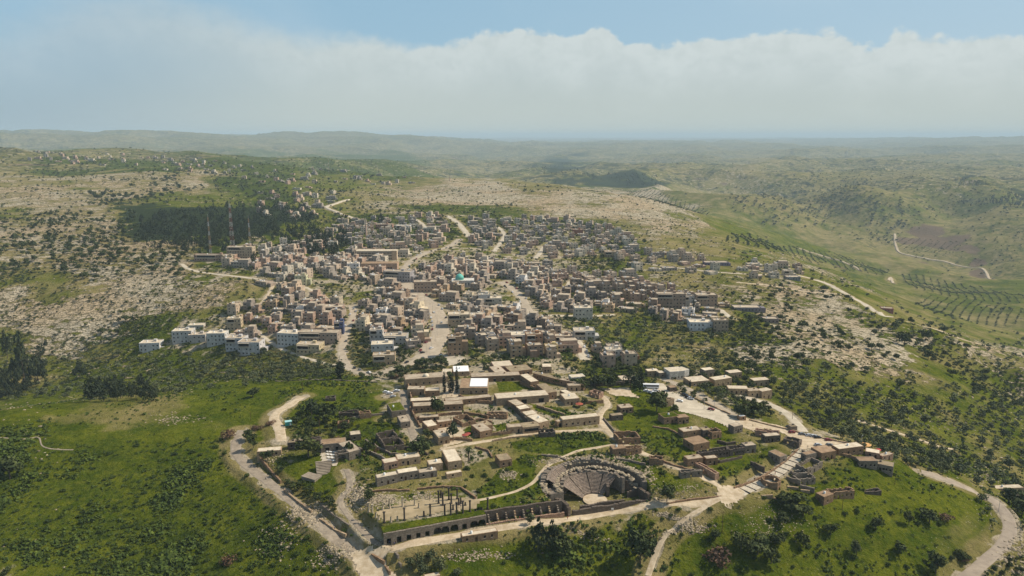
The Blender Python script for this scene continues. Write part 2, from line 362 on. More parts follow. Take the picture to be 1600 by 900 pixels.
# ---------------------------------------------------------------- materials
MATS = {}
def material(name):
    m = bpy.data.materials.new(name); m.use_nodes = True; m.node_tree.nodes.clear()
    g = NT(m.node_tree); out = g('ShaderNodeOutputMaterial'); b = g('ShaderNodeBsdfPrincipled')
    g.l.new(b.outputs[0], out.inputs[0]); b.inputs['Roughness'].default_value = 0.9
    b.inputs['Specular IOR Level'].default_value = 0.15
    MATS[name] = m; return m, g, b
def c3(*v): return tuple(v)
def ground_material():
    m, g, b = material('ground'); m.displacement_method = 'BUMP'
    pos = g('ShaderNodeNewGeometry').outputs['Position']
    A = g('ShaderNodeVertexColor', None, layer_name='cover_a'); B = g('ShaderNodeVertexColor', None, layer_name='cover_b')
    sa = g('ShaderNodeSeparateColor', {0: A.outputs[0]}); sb = g('ShaderNodeSeparateColor', {0: B.outputs[0]})
    rock, lush, dirt = sa.outputs[0], sa.outputs[1], sa.outputs[2]; dry, plough, wood = sb.outputs[0], sb.outputs[1], sb.outputs[2]
    nb = g.noise(pos, 0.004, 5, 0.6); nm = g.noise(pos, 0.035, 6, 0.62, 0.3); nf = g.noise(pos, 0.32, 5, 0.62); nx = g.noise(pos, 1.6, 3, 0.6)
    nff = g.noise(pos, 0.0011, 6, 0.62, 0.4)
    grass = g.mix(g.smooth(nm, 0.35, 0.65), c3(0.048, 0.074, 0.005), c3(0.108, 0.124, 0.009))
    grass = g.mix(g.math('MULTIPLY', g.smooth(nf, 0.4, 0.7), 0.45), grass, c3(0.17, 0.165, 0.02))
    grass = g.mix(g.smooth(g.noise(pos, 0.17, 6, 0.72, 0.4), 0.48, 0.62, 0.0, 0.65), grass, c3(0.040, 0.062, 0.006))
    grass = g.mix(g.math('MULTIPLY', g.smooth(g.noise(pos, 0.9, 3, 0.6), 0.6, 0.7), g.smooth(nb, 0.45, 0.6, 0.2, 0.8)), grass, c3(0.26, 0.24, 0.10))
    lushc = g.mix(g.smooth(nf, 0.38, 0.62), c3(0.028, 0.044, 0.006), c3(0.068, 0.090, 0.009))
    dryc = g.mix(g.smooth(nm, 0.3, 0.7), c3(0.14, 0.13, 0.035), c3(0.27, 0.215, 0.095))
    def cov(w, n, soft=0.1, gain=1.0):
        th = g.math('SUBTRACT', 0.78, g.math('MULTIPLY', w, 0.56 * gain))
        return g('ShaderNodeMapRange', {'Value': n, 'From Min': g.math('SUBTRACT', th, soft), 'From Max': g.math('ADD', th, soft)}, interpolation_type='SMOOTHSTEP').outputs[0]
    n_l = g.math('ADD', g.math('MULTIPLY', g.noise(pos, 0.06, 6, 0.7), 0.6), g.math('MULTIPLY', nb, 0.4))
    n_d = g.math('ADD', g.math('MULTIPLY', g.noise(pos, 0.018, 6, 0.66), 0.55), g.math('MULTIPLY', nff, 0.45))
    col = g.mix(cov(dry, n_d, 0.09), grass, dryc)
    col = g.mix(g.math('MULTIPLY', cov(lush, n_l, 0.07), 0.95), col, lushc)
    col = g.mix(cov(plough, g.noise(pos, 0.006, 4, 0.5), 0.03), col, g.mix(nf, c3(0.12, 0.082, 0.05), c3(0.19, 0.135, 0.085)))
    dirtc = g.mix(g.smooth(nf, 0.3, 0.7), c3(0.30, 0.245, 0.165), c3(0.44, 0.375, 0.27))
    col = g.mix(cov(dirt, g.noise(pos, 0.05, 5, 0.65), 0.06), col, dirtc)
    # limestone pavement: clumps of pale broken rock with dark joints between
    st = g('ShaderNodeMapping', {'Vector': pos, 'Rotation': (0, 0, 0.25), 'Scale': (0.6, 1.5, 1.0)}).outputs[0]
    warp = g('ShaderNodeVectorMath', {0: st, 1: g('ShaderNodeVectorMath', {0: g('ShaderNodeTexNoise', {'Vector': pos, 'Scale': 0.25, 'Detail': 3}).outputs[1], 1: (5, 5, 5)}, operation='MULTIPLY').outputs[0]}, operation='ADD').outputs[0]
    rn = g.math('ADD', g.math('MULTIPLY', g.noise(warp, 0.10, 6, 0.75), 0.66), g.math('MULTIPLY', g.noise(pos, 0.012, 5, 0.6), 0.34))
    zz = g('ShaderNodeSeparateXYZ', {0: pos}).outputs[2]
    band = g.math('SINE', g.math('ADD', g.math('MULTIPLY', zz, 1.25), g.math('MULTIPLY', g.noise(pos, 0.02, 4, 0.6), 26.0)))
    rn = g.math('ADD', rn, g.math('MULTIPLY', band, 0.045))
    rmask = cov(rock, rn, 0.022, 1.0)
    vor = g('ShaderNodeTexVoronoi', {'Vector': warp, 'Scale': 0.17}, feature='DISTANCE_TO_EDGE').outputs[0]
    rockc = g.mix(g.smooth(g.noise(pos, 0.8, 4, 0.7), 0.3, 0.7), c3(0.28, 0.23, 0.155), c3(0.66, 0.57, 0.42))
    rockc = g.mix(g.smooth(g.noise(pos, 0.008, 3, 0.5), 0.42, 0.62), rockc, g.mix(1.0, rockc, c3(0.96, 0.87, 0.78), 'MULTIPLY'))
    rockc = g.mix(g.smooth(vor, 0.0, 0.14, 0.85, 0.0), rockc, c3(0.07, 0.065, 0.03))
    col = g.mix(rmask, col, rockc)
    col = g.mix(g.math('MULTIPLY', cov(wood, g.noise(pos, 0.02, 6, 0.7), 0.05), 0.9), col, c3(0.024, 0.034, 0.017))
    sp = g('ShaderNodeTexVoronoi', {'Vector': pos, 'Scale': 0.55, 'Randomness': 1.0}).outputs[0]
    pick = g.math('MULTIPLY', g.smooth(sp, 0.10, 0.17, 1.0, 0.0), g.smooth(g.noise(pos, 0.03, 4, 0.6), 0.5, 0.62))
    col = g.mix(g.math('MULTIPLY', pick, g.smooth(rock, 0.02, 0.1)), col, c3(0.42, 0.37, 0.28))
    g.l.new(col, b.inputs['Base Color']); b.inputs['Roughness'].default_value = 1.0; b.inputs['Specular IOR Level'].default_value = 0.0
    h = g.math('ADD', g.math('MULTIPLY', rmask, 1.1), g.math('ADD', g.math('MULTIPLY', g.noise(pos, 0.5, 5, 0.75), 1.5), g.math('MULTIPLY', g.noise(pos, 0.09, 4, 0.6), 3.0)))
    bp = g('ShaderNodeBump', {'Height': h, 'Strength': 0.9, 'Distance': 1.2}); g.l.new(bp.outputs[0], b.inputs['Normal'])
    return m
GROUND = ground_material()
def mesh_np(name, co, faces, mat=None, smooth=False):
    """co (n,3); faces (m,k) all with k corners"""
    me = bpy.data.meshes.new(name); co = np.asarray(co, np.float32); faces = np.asarray(faces, np.int32)
    k = faces.shape[1]
    me.vertices.add(len(co)); me.vertices.foreach_set('co', co.ravel())
    me.loops.add(faces.size); me.loops.foreach_set('vertex_index', faces.ravel())
    me.polygons.add(len(faces)); me.polygons.foreach_set('loop_start', np.arange(0, faces.size, k, dtype=np.int32))
    if smooth: me.polygons.foreach_set('use_smooth', np.ones(len(faces), bool))
    if mat: me.materials.append(mat)
    me.update(calc_edges=True); return me
def obj(name, data, parent=None, loc=None, rotz=0):
    o = bpy.data.objects.new(name, data); C.objects.link(o)
    if parent: o.parent = parent
    if loc is not None: o.location = loc
    if rotz: o.rotation_euler = (0, 0, rotz)
    return o
def tag(o, label=None, cat=None, group=None, kind=None):
    if label: o['label'] = label
    if cat: o['category'] = cat
    if group: o['group'] = group
    if kind: o['kind'] = kind
    return o
def grid_faces(nr, na, wrap=False):
    i = np.arange(nr - 1)[:, None] * na + np.arange(na if wrap else na - 1)[None, :]
    nx = (np.arange(na if wrap else na - 1) + 1) % na
    j = np.arange(nr - 1)[:, None] * na + nx[None, :]
    return np.stack([i, j, j + na, i + na], -1).reshape(-1, 4)

# ---------------------------------------------------------------- roads (pixel polylines of the photo laid on the ground)
def catmull(P, n=10):
    P = np.array(P, float); Q = np.vstack([2 * P[0] - P[1], P, 2 * P[-1] - P[-2]]); out = []
    for i in range(1, len(Q) - 2):
        p0, p1, p2, p3 = Q[i-1], Q[i], Q[i+1], Q[i+2]
        for t in np.linspace(0, 1, n, endpoint=False):
            out.append(0.5 * ((2*p1) + (-p0+p2)*t + (2*p0-5*p1+4*p2-p3)*t*t + (-p0+3*p1-3*p2+p3)*t**3))
    out.append(Q[-2]); return np.array(out)
ROADS = []   # world centre lines with half widths, used to keep houses and trees off
def centre(pts, w, step=2.0):
    W = catmull([ground(*p)[:2] for p in pts], 12)
    d = np.r_[0, np.cumsum(np.hypot(*np.diff(W, axis=0).T))]
    n = max(int(d[-1] / step), 6); t = np.linspace(0, d[-1], n)
    L = np.stack([np.interp(t, d, W[:, 0]), np.interp(t, d, W[:, 1])], 1)
    return L
ROAD_SPECS = [ # name, label, width, material, pixel points
 ('road','asphalt',19,[(618,428),(632,440),(655,462),(676,480),(687,500),(688,522),(676,545),(655,562)]),
 ('road','asphalt',8.5,[(664,556),(640,568),(615,577),(590,584),(568,583),(550,577),(538,564),(534,550),(537,530),(545,508),(552,492),(549,478)]),
 ('road','pale_road',5,[(395,510),(410,525),(440,545),(480,560),(520,571),(548,577)]),
 ('road','pale_road',6,[(283,412),(300,422),(350,430),(425,440),(470,447),(500,460),(518,472)]),
 ('dirt_track','dirt',4,[(430,441),(415,465),(400,483)]),
 ('road','asphalt',12,[(782,440),(800,451),(815,466),(823,482),(833,497),(852,505)]),
 ('road','pale_road',10,[(884,518),(900,532),(908,545),(914,562)]),
 ('road','pale_road',6,[(830,496),(870,493),(915,494),(960,492)]),
 ('road','pale_road',11,[(698,337),(714,347),(724,358),(733,370)]),
 ('road','asphalt',11,[(718,374),(700,386),(675,392),(655,400),(640,410),(628,424)]),
 ('road','pale_road',8,[(650,343),(660,350),(666,358)]),
 ('road','pale_road',8,[(768,348),(782,358),(788,368),(783,378),(772,393)]),
 ('road','pale_road',8,[(850,386),(843,396),(836,404)]),
 ('road','pale_road',6,[(890,440),(884,450),(868,458),(850,462)]),
 ('road','pale_road',9,[(545,312),(526,318),(510,324),(530,333),(550,340),(570,346)]),
 ('road','pale_road',8,[(1235,428),(1270,436),(1300,447),(1330,464),(1360,482),(1385,494),(1415,502)]),
 ('dirt_track','dirt',4,[(1415,502),(1460,514),(1520,535),(1600,554)]),
 ('dirt_track','dirt',5,[(1150,441),(1200,446),(1260,456),(1318,461)]),
 ('road','pale_road',5,[(1020,414),(1080,421),(1120,425),(1180,429),(1240,430)]),
 ('road','pale_road',8,[(1110,480),(1125,485),(1135,492),(1145,498)]),
 ('road','asphalt',7,[(1035,592),(1060,601),(1085,613),(1110,627),(1130,640),(1150,652)]),
 ('road','pale_road',7,[(1155,618),(1185,626),(1210,636),(1230,648),(1245,662),(1256,674)]),
 ('paved_street','paving',8.5,[(1256,702),(1235,722),(1210,740),(1180,757),(1148,773)]),
 ('paved_street','dirt',6,[(590,866),(625,852),(700,839),(780,825),(860,812),(930,805),(1000,797),(1080,787),(1145,774)]),
 ('paved_street','dusty_paving',6.4,[(378,672),(370,690),(369,708),(382,724),(400,738),(440,770),(490,810),(530,845),(560,872),(592,915)]),
 ('dirt_track','dirt',7,[(472,620),(452,633),(434,643),(428,655),(436,668),(440,690)]),
 ('dirt_track','dusty_paving',1.0,[(0,684),(40,686),(60,683),(66,697),(85,702),(115,703)]),
 ('footpath','dirt',4.5,[(930,612),(944,622),(949,634),(940,644),(937,655),(948,672),(966,688),(995,704),(1030,718),(1060,732),(1100,744),(1122,757),(1145,773)]),
 ('footpath','dirt',2.5,[(972,692),(935,699),(905,704),(880,714),(858,726),(845,740),(830,756),(805,768),(770,777),(738,783)]),
 ('footpath','dirt',3,[(1140,776),(1110,790),(1075,810),(1045,830),(1032,848),(1022,872),(1012,905)]),
 ('road','grey_road',7.6,[(1440,735),(1475,748),(1510,762),(1545,780),(1568,800),(1578,825),(1568,850),(1540,876),(1500,910)]),
 ('footpath','dirt',3,[(1340,655),(1375,668),(1420,682),(1460,695),(1490,705)]),
 ('stone_steps','dusty_paving',3.4,[(541,733),(546,750),(545,765),(532,780),(536,795),(552,815),(572,832),(590,845)]),
 ('footpath','dirt',3.5,[(688,702),(730,694),(780,686),(840,676),(900,673),(950,671)]),
 ('road','dusty_paving',6,[(604,619),(618,612),(629,612),(632,622),(634,645),(641,668),(652,690)]),
 ('dirt_track','dirt',9,[(1398,366),(1400,385),(1415,398),(1460,407),(1510,418),(1540,425),(1552,436)]),
 ('dirt_track','dirt',8,[(1250,388),(1290,402),(1330,415),(1345,424)]),
 ('dirt_track','dirt',8,[(1388,438),(1392,434),(1396,443)]),
]
PLAZAS = [ # flat areas
 ('car_park','pale_road',[(1003,600),(1035,600),(1052,612),(1076,622),(1110,636),(1140,650),(1162,661),(1140,668),(1105,655),(1072,645),(1055,640),(1043,622),(1026,617),(1008,612)]),
 ('plaza','dirt',[(1140,652),(1165,652),(1215,665),(1260,680),(1310,690),(1345,700),(1330,706),(1270,703),(1248,706),(1249,692),(1222,676),(1196,670),(1182,676),(1160,668)]),
 ('plaza','dirt',[(1118,764),(1140,758),(1166,765),(1160,780),(1140,792),(1128,790),(1120,780)]),
 ('plaza','dirt',[(546,862),(572,852),(610,858),(600,876),(625,905),(560,905)]),
 ('courtyard','dirt',[(692,606),(718,604),(722,622),(690,622)]),
 ('courtyard','paving',[(500,700),(528,700),(528,728),(500,728)]),
 ('courtyard','dirt',[(680,668),(720,664),(730,690),(690,700)]),
 ('dirt_yard','dirt',[(935,606),(980,606),(1000,622),(960,618)]),
 ('street_yard','pale_road',[(690,556),(722,554),(730,566),(700,572)]),
 ('square','asphalt',[(655,540),(690,528),(692,545),(672,568),(654,566)]),
 ('terrace_floor','terrace',[(588,800),(640,782),(700,777),(750,781),(745,795),(690,800),(640,810),(600,816)]),
]
def road_materials():
    for nm, c1, c2, sc_ in (('asphalt',(0.34,0.28,0.205),(0.46,0.385,0.29),.2),('pale_road',(0.42,0.36,0.27),(0.55,0.48,0.37),.15),('dirt',(0.40,0.31,0.20),(0.56,0.46,0.33),.35),
                            ('grey_road',(0.27,0.22,0.17),(0.37,0.305,0.235),.2),('dusty_paving',(0.22,0.18,0.135),(0.34,0.28,0.21),.4),('terrace',(0.26,0.205,0.12),(0.42,0.33,0.205),.2)):
        m, g, b = material(nm); pos = g('ShaderNodeNewGeometry').outputs['Position']
        n = g.noise(pos, sc_, 6, 0.65); n2 = g.noise(pos, 1.8, 3, 0.6)
        col = g.mix(g.smooth(n, 0.33, 0.67), c1, c2); col = g.mix(g.math('MULTIPLY', g.smooth(n2, 0.55, 0.7), 0.25), col, tuple(v * 0.6 for v in c1))
        col = g.mix(g.smooth(g.noise(pos, .05, 5, .7), .45, .7, 0, .35), col, tuple(v * .72 for v in c1)); g.l.new(col, b.inputs['Base Color'])
    m, g, b = material('paving'); pos = g('ShaderNodeNewGeometry').outputs['Position']
    br = g('ShaderNodeTexVoronoi', {'Vector': pos, 'Scale': 0.9}, feature='DISTANCE_TO_EDGE').outputs[0]
    col = g.mix(g.smooth(g.noise(pos, 0.6, 4, 0.6), 0.3, 0.7), (0.42, 0.36, 0.27), (0.58, 0.51, 0.4)); col = g.mix(g.smooth(br, 0, 0.07, 0.6, 0), col, (0.16, 0.12, 0.08))
    g.l.new(col, b.inputs['Base Color'])
road_materials()
def grade_roads():
    """level the ground across each road so that the ribbon lies on it"""
    for nm, mt, w, pts in ROAD_SPECS:
        L = centre(pts, w, 3.0); ROADS.append((nm, mt, w, L))
    for nm, mt, w, L in ROADS:
        if w < 3: continue
        zz = hz(L[:, 0], L[:, 1]); k = 4
        zs = np.convolve(np.pad(zz, k, 'edge'), np.ones(2 * k + 1) / (2 * k + 1), 'valid')
        for c0 in range(0, len(L), 12):
            seg = L[c0:c0 + 13]; zseg = zs[c0:c0 + 13]
            if len(seg) < 2: continue
            sl = box_of(seg); X = GX[sl]; Y = GY[sl]; Z = GZ[sl]
            best = np.full(X.shape, 1e9); zt = np.zeros(X.shape)
            for a in range(len(seg) - 1):
                d = seg[a+1] - seg[a]; l2 = d @ d + 1e-9
                t = np.clip(((X - seg[a][0]) * d[0] + (Y - seg[a][1]) * d[1]) / l2, 0, 1)
                q = np.hypot(X - seg[a][0] - t * d[0], Y - seg[a][1] - t * d[1]); m = q < best
                best[m] = q[m]; zt[m] = (zseg[a] + (zseg[a+1] - zseg[a]) * t)[m]
            f = np.clip(1 - (best - w * 0.5 - 1.0) / (w * 0.4 + 2), 0, 1); f = f * f * (3 - 2 * f)
            Z += (zt - Z) * f
            vg = np.clip(1 - (best - w * 0.5) / (1.5 + w * .25), 0, 1) * (0.6 + 1.0 * vnoise(X, Y, 5, 77))
            CV = COV[sl]; CV[..., 2] = np.maximum(CV[..., 2], np.clip(vg, 0, 0.9) * (w >= 3)); CV[..., 3] = np.maximum(CV[..., 3], np.clip(1.4 - best / (w + 4), 0, .9)); CV[..., 1] *= np.clip(best / (w + 1), 0, 1)
grade_roads()
PLZ = []
def ribbon(nm, mt, w, L):
    step = np.hypot(*np.diff(L, axis=0).T).mean(); T = np.gradient(L, axis=0); T /= np.hypot(T[:, 0], T[:, 1])[:, None] + 1e-9
    N = np.stack([T[:, 1], -T[:, 0]], 1)
    wob = 1 + (vnoise(np.arange(len(L)) * step, np.zeros(len(L)), 9, 5) * (0.5 if mt in ('dirt', 'dusty_paving') else 0.1))
    us = np.linspace(-1, 1, 9); co = []
    for u in us:
        P = L + N * (u * w * 0.5 * wob)[:, None]
        r = np.hypot(P[:, 0], P[:, 1]); lift = 0.05 + r * 0.00022 + (r > 1500) * r * 0.0006
        z = hz(P[:, 0], P[:, 1]) + lift
        if abs(u) == 1: z = z - lift - 0.25
        co.append(np.column_stack([P, z]))
    co = np.stack(co, 1).reshape(-1, 3)
    return mesh_np(nm, co, grid_faces(len(L), 9), MATS[mt], True)
def build_roads():
    for nm, mt, w, L in ROADS:
        L2 = L
        d = np.r_[0, np.cumsum(np.hypot(*np.diff(L, axis=0).T))]; st = 1.5 if np.hypot(*L[0]) < 900 else 4
        t = np.linspace(0, d[-1], max(int(d[-1] / st), 5)); L2 = np.stack([np.interp(t, d, L[:, 0]), np.interp(t, d, L[:, 1])], 1)
        tag(obj(nm, ribbon(nm, mt, w, L2)), kind='structure')
    for nm, mt, P in PLZ:
        x0, y0 = P.min(0); x1, y1 = P.max(0); s = 1.2
        nx = int((x1 - x0) / s) + 2; ny = int((y1 - y0) / s) + 2
        X, Y = np.meshgrid(x0 + np.arange(nx) * s, y0 + np.arange(ny) * s)
        Z = hz(X, Y) + 0.11 + np.hypot(X, Y) * 0.0002
        fc = grid_faces(ny, nx); cxy = np.stack([X.ravel()[fc].mean(1), Y.ravel()[fc].mean(1)], 1)
        wob = fbm(cxy[:, 0], cxy[:, 1], 6, 2, 4) * 2
        fc = fc[in_poly(P, cxy[:, 0] + wob, cxy[:, 1] + wob)]
        me = mesh_np(nm, np.column_stack([X.ravel(), Y.ravel(), Z.ravel()]), fc, MATS[mt], True)
        bm = bmesh.new(); bm.from_mesh(me); bmesh.ops.delete(bm, geom=[v for v in bm.verts if not v.link_faces], context='VERTS'); bm.to_mesh(me); bm.free()
        tag(obj(nm, me), kind='structure')
for nm, mt, pts in PLAZAS: PLZ.append((nm, mt, poly_px(pts)))
for nm, mt, P in PLZ:
    sl = box_of(P); m = in_poly(P, GX[sl], GY[sl]); Z = GZ[sl]
    if m.sum() > 3:
        A_ = np.column_stack([GX[sl][m], GY[sl][m], np.ones(m.sum())]); q, *_ = np.linalg.lstsq(A_, Z[m], rcond=None); Z[m] = Z[m] * 0.3 + 0.7 * (A_ @ q)
build_roads()
def build_ground():
    co = np.stack([GX, GY, GZ], -1).reshape(-1, 3)
    me = mesh_np('ground', co, grid_faces(NR, NA, True)[:, ::-1], GROUND, True)
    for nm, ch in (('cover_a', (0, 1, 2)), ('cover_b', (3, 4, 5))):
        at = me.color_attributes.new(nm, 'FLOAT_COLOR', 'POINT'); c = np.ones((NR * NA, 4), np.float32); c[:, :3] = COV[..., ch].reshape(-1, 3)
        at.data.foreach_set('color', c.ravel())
    tag(obj('ground', me), kind='structure')
build_ground()

# ---------------------------------------------------------------- haze
def build_haze():
    m = bpy.data.materials.new('haze'); m.use_nodes = True; m.node_tree.nodes.clear(); g = NT(m.node_tree)
    out = g('ShaderNodeOutputMaterial'); v = g('ShaderNodeVolumePrincipled', {'Color': (0.70, 0.89, 1.0, 1), 'Density': HAZE, 'Anisotropy': 0.0})
    g.l.new(v.outputs[0], out.inputs['Volume'])
    E = 47000; zb = float(GZ.min()) - 1; zt = max(float(GZ.max()), ZC, 200) + 8
    me = bpy.data.meshes.new('haze'); bm = bmesh.new(); bmesh.ops.create_cube(bm, size=1)
    for q in bm.verts: q.co = (q.co.x * 2 * E, q.co.y * 2 * E, zb if q.co.z < 0 else zt)
    bm.to_mesh(me); bm.free(); me.materials.append(m)
    tag(obj('haze', me), 'thin pale haze that veils the far hills', 'haze', kind='stuff')
HAZE = 1 / 14500
build_haze()

# ---------------------------------------------------------------- building materials
def simple(name, color, rough=0.85, metal=0.0, var=0.0, scale=1.0):
    m, g, b = material(name); b.inputs['Roughness'].default_value = rough; b.inputs['Metallic'].default_value = metal
    if var:
        pos = g('ShaderNodeNewGeometry').outputs['Position']; n = g.noise(pos, scale, 4, 0.6)
        g.l.new(g.mix(g.smooth(n, 0.3, 0.7), tuple(v * (1 - var) for v in color), tuple(min(v * (1 + var), 0.9) for v in color)), b.inputs['Base Color'])
    else: b.inputs['Base Color'].default_value = (*color, 1)
    return m
def tinted(name, stone=True, mult=1.0):
    """wall material whose colour is the object's own colour, with courses and weathering"""
    m, g, b = material(name); pos = g('ShaderNodeNewGeometry').outputs['Position']; co = g('ShaderNodeTexCoord').outputs['Object']
    oc = g('ShaderNodeObjectInfo').outputs['Color']
    n = g.noise(pos, 0.45, 5, 0.65); n2 = g.noise(pos, 2.2, 4, 0.7)
    col = g.mix(g.smooth(n, 0.3, 0.7), g.mix(1.0, oc, (0.74, 0.72, 0.70), 'MULTIPLY'), g.mix(1.0, oc, (1.1, 1.1, 1.1), 'MULTIPLY'))
    if stone:
        v = g('ShaderNodeTexVoronoi', {'Vector': g('ShaderNodeMapping', {'Vector': co, 'Scale': (1.6, 1.6, 2.9)}).outputs[0], 'Scale': 1.0, 'Randomness': 0.75}, feature='F1')
        gy = g('ShaderNodeSeparateColor', {0: v.outputs['Color']}).outputs[0]
        col = g.mix(g.smooth(gy, 0.0, 1.0, 0.65, 0.0), col, g.mix(1.0, oc, (0.45, 0.40, 0.38), 'MULTIPLY'))
        bp = g('ShaderNodeBump', {'Height': v.outputs[0], 'Strength': 0.5, 'Distance': 0.12}); g.l.new(bp.outputs[0], b.inputs['Normal'])
    else:
        z = g('ShaderNodeSeparateXYZ', {0: pos}).outputs[2]
        st = g.noise(g('ShaderNodeMapping', {'Vector': pos, 'Scale': (1.4, 1.4, 0.12)}).outputs[0], 1.0, 4, 0.6)
        col = g.mix(g.smooth(st, 0.5, 0.72, 0.0, 0.45), col, g.mix(1.0, oc, (0.5, 0.46, 0.43), 'MULTIPLY'))
    g.l.new(col, b.inputs['Base Color']); return m
M_STONE = tinted('stone_wall'); M_PLASTER = tinted('plaster_wall', False)
def roof_mat(name, c1, c2):
    m, g, b = material(name); pos = g('ShaderNodeNewGeometry').outputs['Position']; rnd = g('ShaderNodeObjectInfo').outputs['Random']
    n = g.noise(pos, 0.35, 5, 0.65); col = g.mix(g.smooth(n, 0.32, 0.68), c1, c2)
    col = g.mix(g.math('MULTIPLY', rnd, 0.55), col, g.mix(1.0, col, (0.6, 0.57, 0.55), 'MULTIPLY'))
    col = g.mix(g.smooth(g.noise(pos, 1.5, 4, 0.6), 0.6, 0.72, 0, 0.4), col, (0.14, 0.11, 0.08)); g.l.new(col, b.inputs['Base Color']); return m
M_ROOF = roof_mat('flat_roof', (0.36, 0.29, 0.21), (0.56, 0.47, 0.35)); M_PALE = roof_mat('pale_roof', (0.54, 0.45, 0.33), (0.72, 0.63, 0.48))
M_EARTH = roof_mat('earth_roof', (0.24, 0.19, 0.12), (0.38, 0.30, 0.19)); M_BROWN = roof_mat('brown_roof', (0.25, 0.165, 0.10), (0.39, 0.27, 0.17))
M_WHITE = simple('white_sheet', (0.78, 0.78, 0.76), 0.5); M_GLASS = simple('dark_glass', (0.02, 0.022, 0.026), 0.2)
M_DARK = simple('opening_shade', (0.02, 0.015, 0.012), 0.9); M_WOOD = simple('weathered_wood', (0.10, 0.055, 0.03), 0.8, 0, 0.3, 2)  # M_DARK: near-black colour painted in for the shade inside openings
M_TRIM = simple('window_trim', (0.45, 0.39, 0.31)); M_TANK = simple('tank_white', (0.7, 0.7, 0.68), 0.5); M_TANKG = simple('tank_grey', (0.35, 0.36, 0.37), 0.45, 0.5)
M_RED = simple('red_awning', (0.30, 0.06, 0.035), 0.8); M_REDTILE = simple('red_tile', (0.33, 0.10, 0.055), 0.8, 0, 0.25, 3); M_DOME = simple('dome_green', (0.12, 0.42, 0.34), 0.5)
M_BASALT = simple('basalt', (0.045, 0.038, 0.033), 0.8, 0, 0.35, 1.5); M_LIME = simple('pale_column_stone', (0.34, 0.28, 0.2), 0.85, 0, 0.25, 2)
M_METAL = simple('painted_metal', (0.42, 0.42, 0.43), 0.5, 0.4); M_REDMETAL = simple('red_painted_metal', (0.22, 0.08, 0.065), 0.5); M_WHITEMETAL = simple('white_painted_metal', (0.42, 0.42, 0.42), 0.5)
M_TYRE = simple('tyre_rubber', (0.02, 0.02, 0.02), 0.9)
def object_paint(name, rough):
    m, g, b = material(name); b.inputs['Roughness'].default_value = rough; b.inputs['Specular IOR Level'].default_value = 0.5
    g.l.new(g('ShaderNodeObjectInfo').outputs['Color'], b.inputs['Base Color']); return m
M_PAINT = object_paint('car_paint', 0.3); M_CLOTH = object_paint('cloth', 0.9)
M_SKIN = simple('skin', (0.35, 0.2, 0.13), 0.7); M_HAIR = simple('dark_hair', (0.02, 0.015, 0.01), 0.8)

class MB:
    def __init__(s): s.v = []; s.f = []; s.m = []; s.M = Matrix(); s.sm = []
    def _a(s, pts, faces, mat, smooth=False):
        k = len(s.v); s.v += [tuple(s.M @ Vector(p)) for p in pts]
        for q in faces: s.f.append([k + i for i in q]); s.m.append(mat); s.sm.append(smooth)
    def box(s, x0, y0, z0, x1, y1, z1, mat=0, bottom=False):
        p = [(x0,y0,z0),(x1,y0,z0),(x1,y1,z0),(x0,y1,z0),(x0,y0,z1),(x1,y0,z1),(x1,y1,z1),(x0,y1,z1)]
        fs = [(4,5,6,7),(0,1,5,4),(1,2,6,5),(2,3,7,6),(3,0,4,7)]
        if bottom: fs.append((3,2,1,0))
        s._a(p, fs, mat)
    def hexa(s, pts, mat=0): s._a(pts, [(4,5,6,7),(0,1,5,4),(1,2,6,5),(2,3,7,6),(3,0,4,7),(3,2,1,0)], mat)
    def lathe(s, prof, n=12, mat=0, cx=0, cy=0, a0=0, a1=2*math.pi, smooth=True):
        full = abs(a1 - a0 - 2*math.pi) < 1e-6; na = n if full else n + 1; pts = []
        for r, z in prof:
            for i in range(na):
                a = a0 + (a1 - a0) * i / n; pts.append((cx + r * math.cos(a), cy + r * math.sin(a), z))
        fs = []
        for j in range(len(prof) - 1):
            for i in range(n):
                i2 = (i + 1) % na; fs.append((j*na+i, j*na+i2, (j+1)*na+i2, (j+1)*na+i))
        s._a(pts, fs, mat, smooth)
    def bar(s, a, b, r, mat=0, n=4):
        a = Vector(a); b = Vector(b); d = (b - a); q = d.to_track_quat('Z', 'Y').to_matrix(); pts = []
        for e in (a, b):
            for i in range(n):
                t = 2*math.pi*i/n + .785; pts.append(e + q @ Vector((r*math.cos(t), r*math.sin(t), 0)))
        fs = [(i, (i+1) % n, n+(i+1) % n, n+i) for i in range(n)] + [tuple(range(n, 2*n)), tuple(reversed(range(n)))]
        s._a(pts, fs, mat)
    def mesh(s, name, mats):
        me = bpy.data.meshes.new(name); me.from_pydata(s.v, [], s.f)
        for m in (mats if isinstance(mats, (list, tuple)) else [mats]): me.materials.append(m)
        me.polygons.foreach_set('material_index', s.m); me.polygons.foreach_set('use_smooth', s.sm); me.update(); return me
def rotm(x, y, z=0, a=0): return Matrix.Translation((x, y, z)) @ Matrix.Rotation(a, 4, 'Z')

ITEMS = []      # (object, base label, pixel x, pixel y) - labels are completed at the end so that each singles out one thing
def item(o, base, cat, xyz, group=None):
    px, py = to_px(*xyz); o['category'] = cat
    if group: o['group'] = group
    ITEMS.append((o, base, px, py)); return o
def empty(name, x, y, z, a=0):
    o = obj(name, None, None, (x, y, z), a); o.empty_display_size = 1; return o

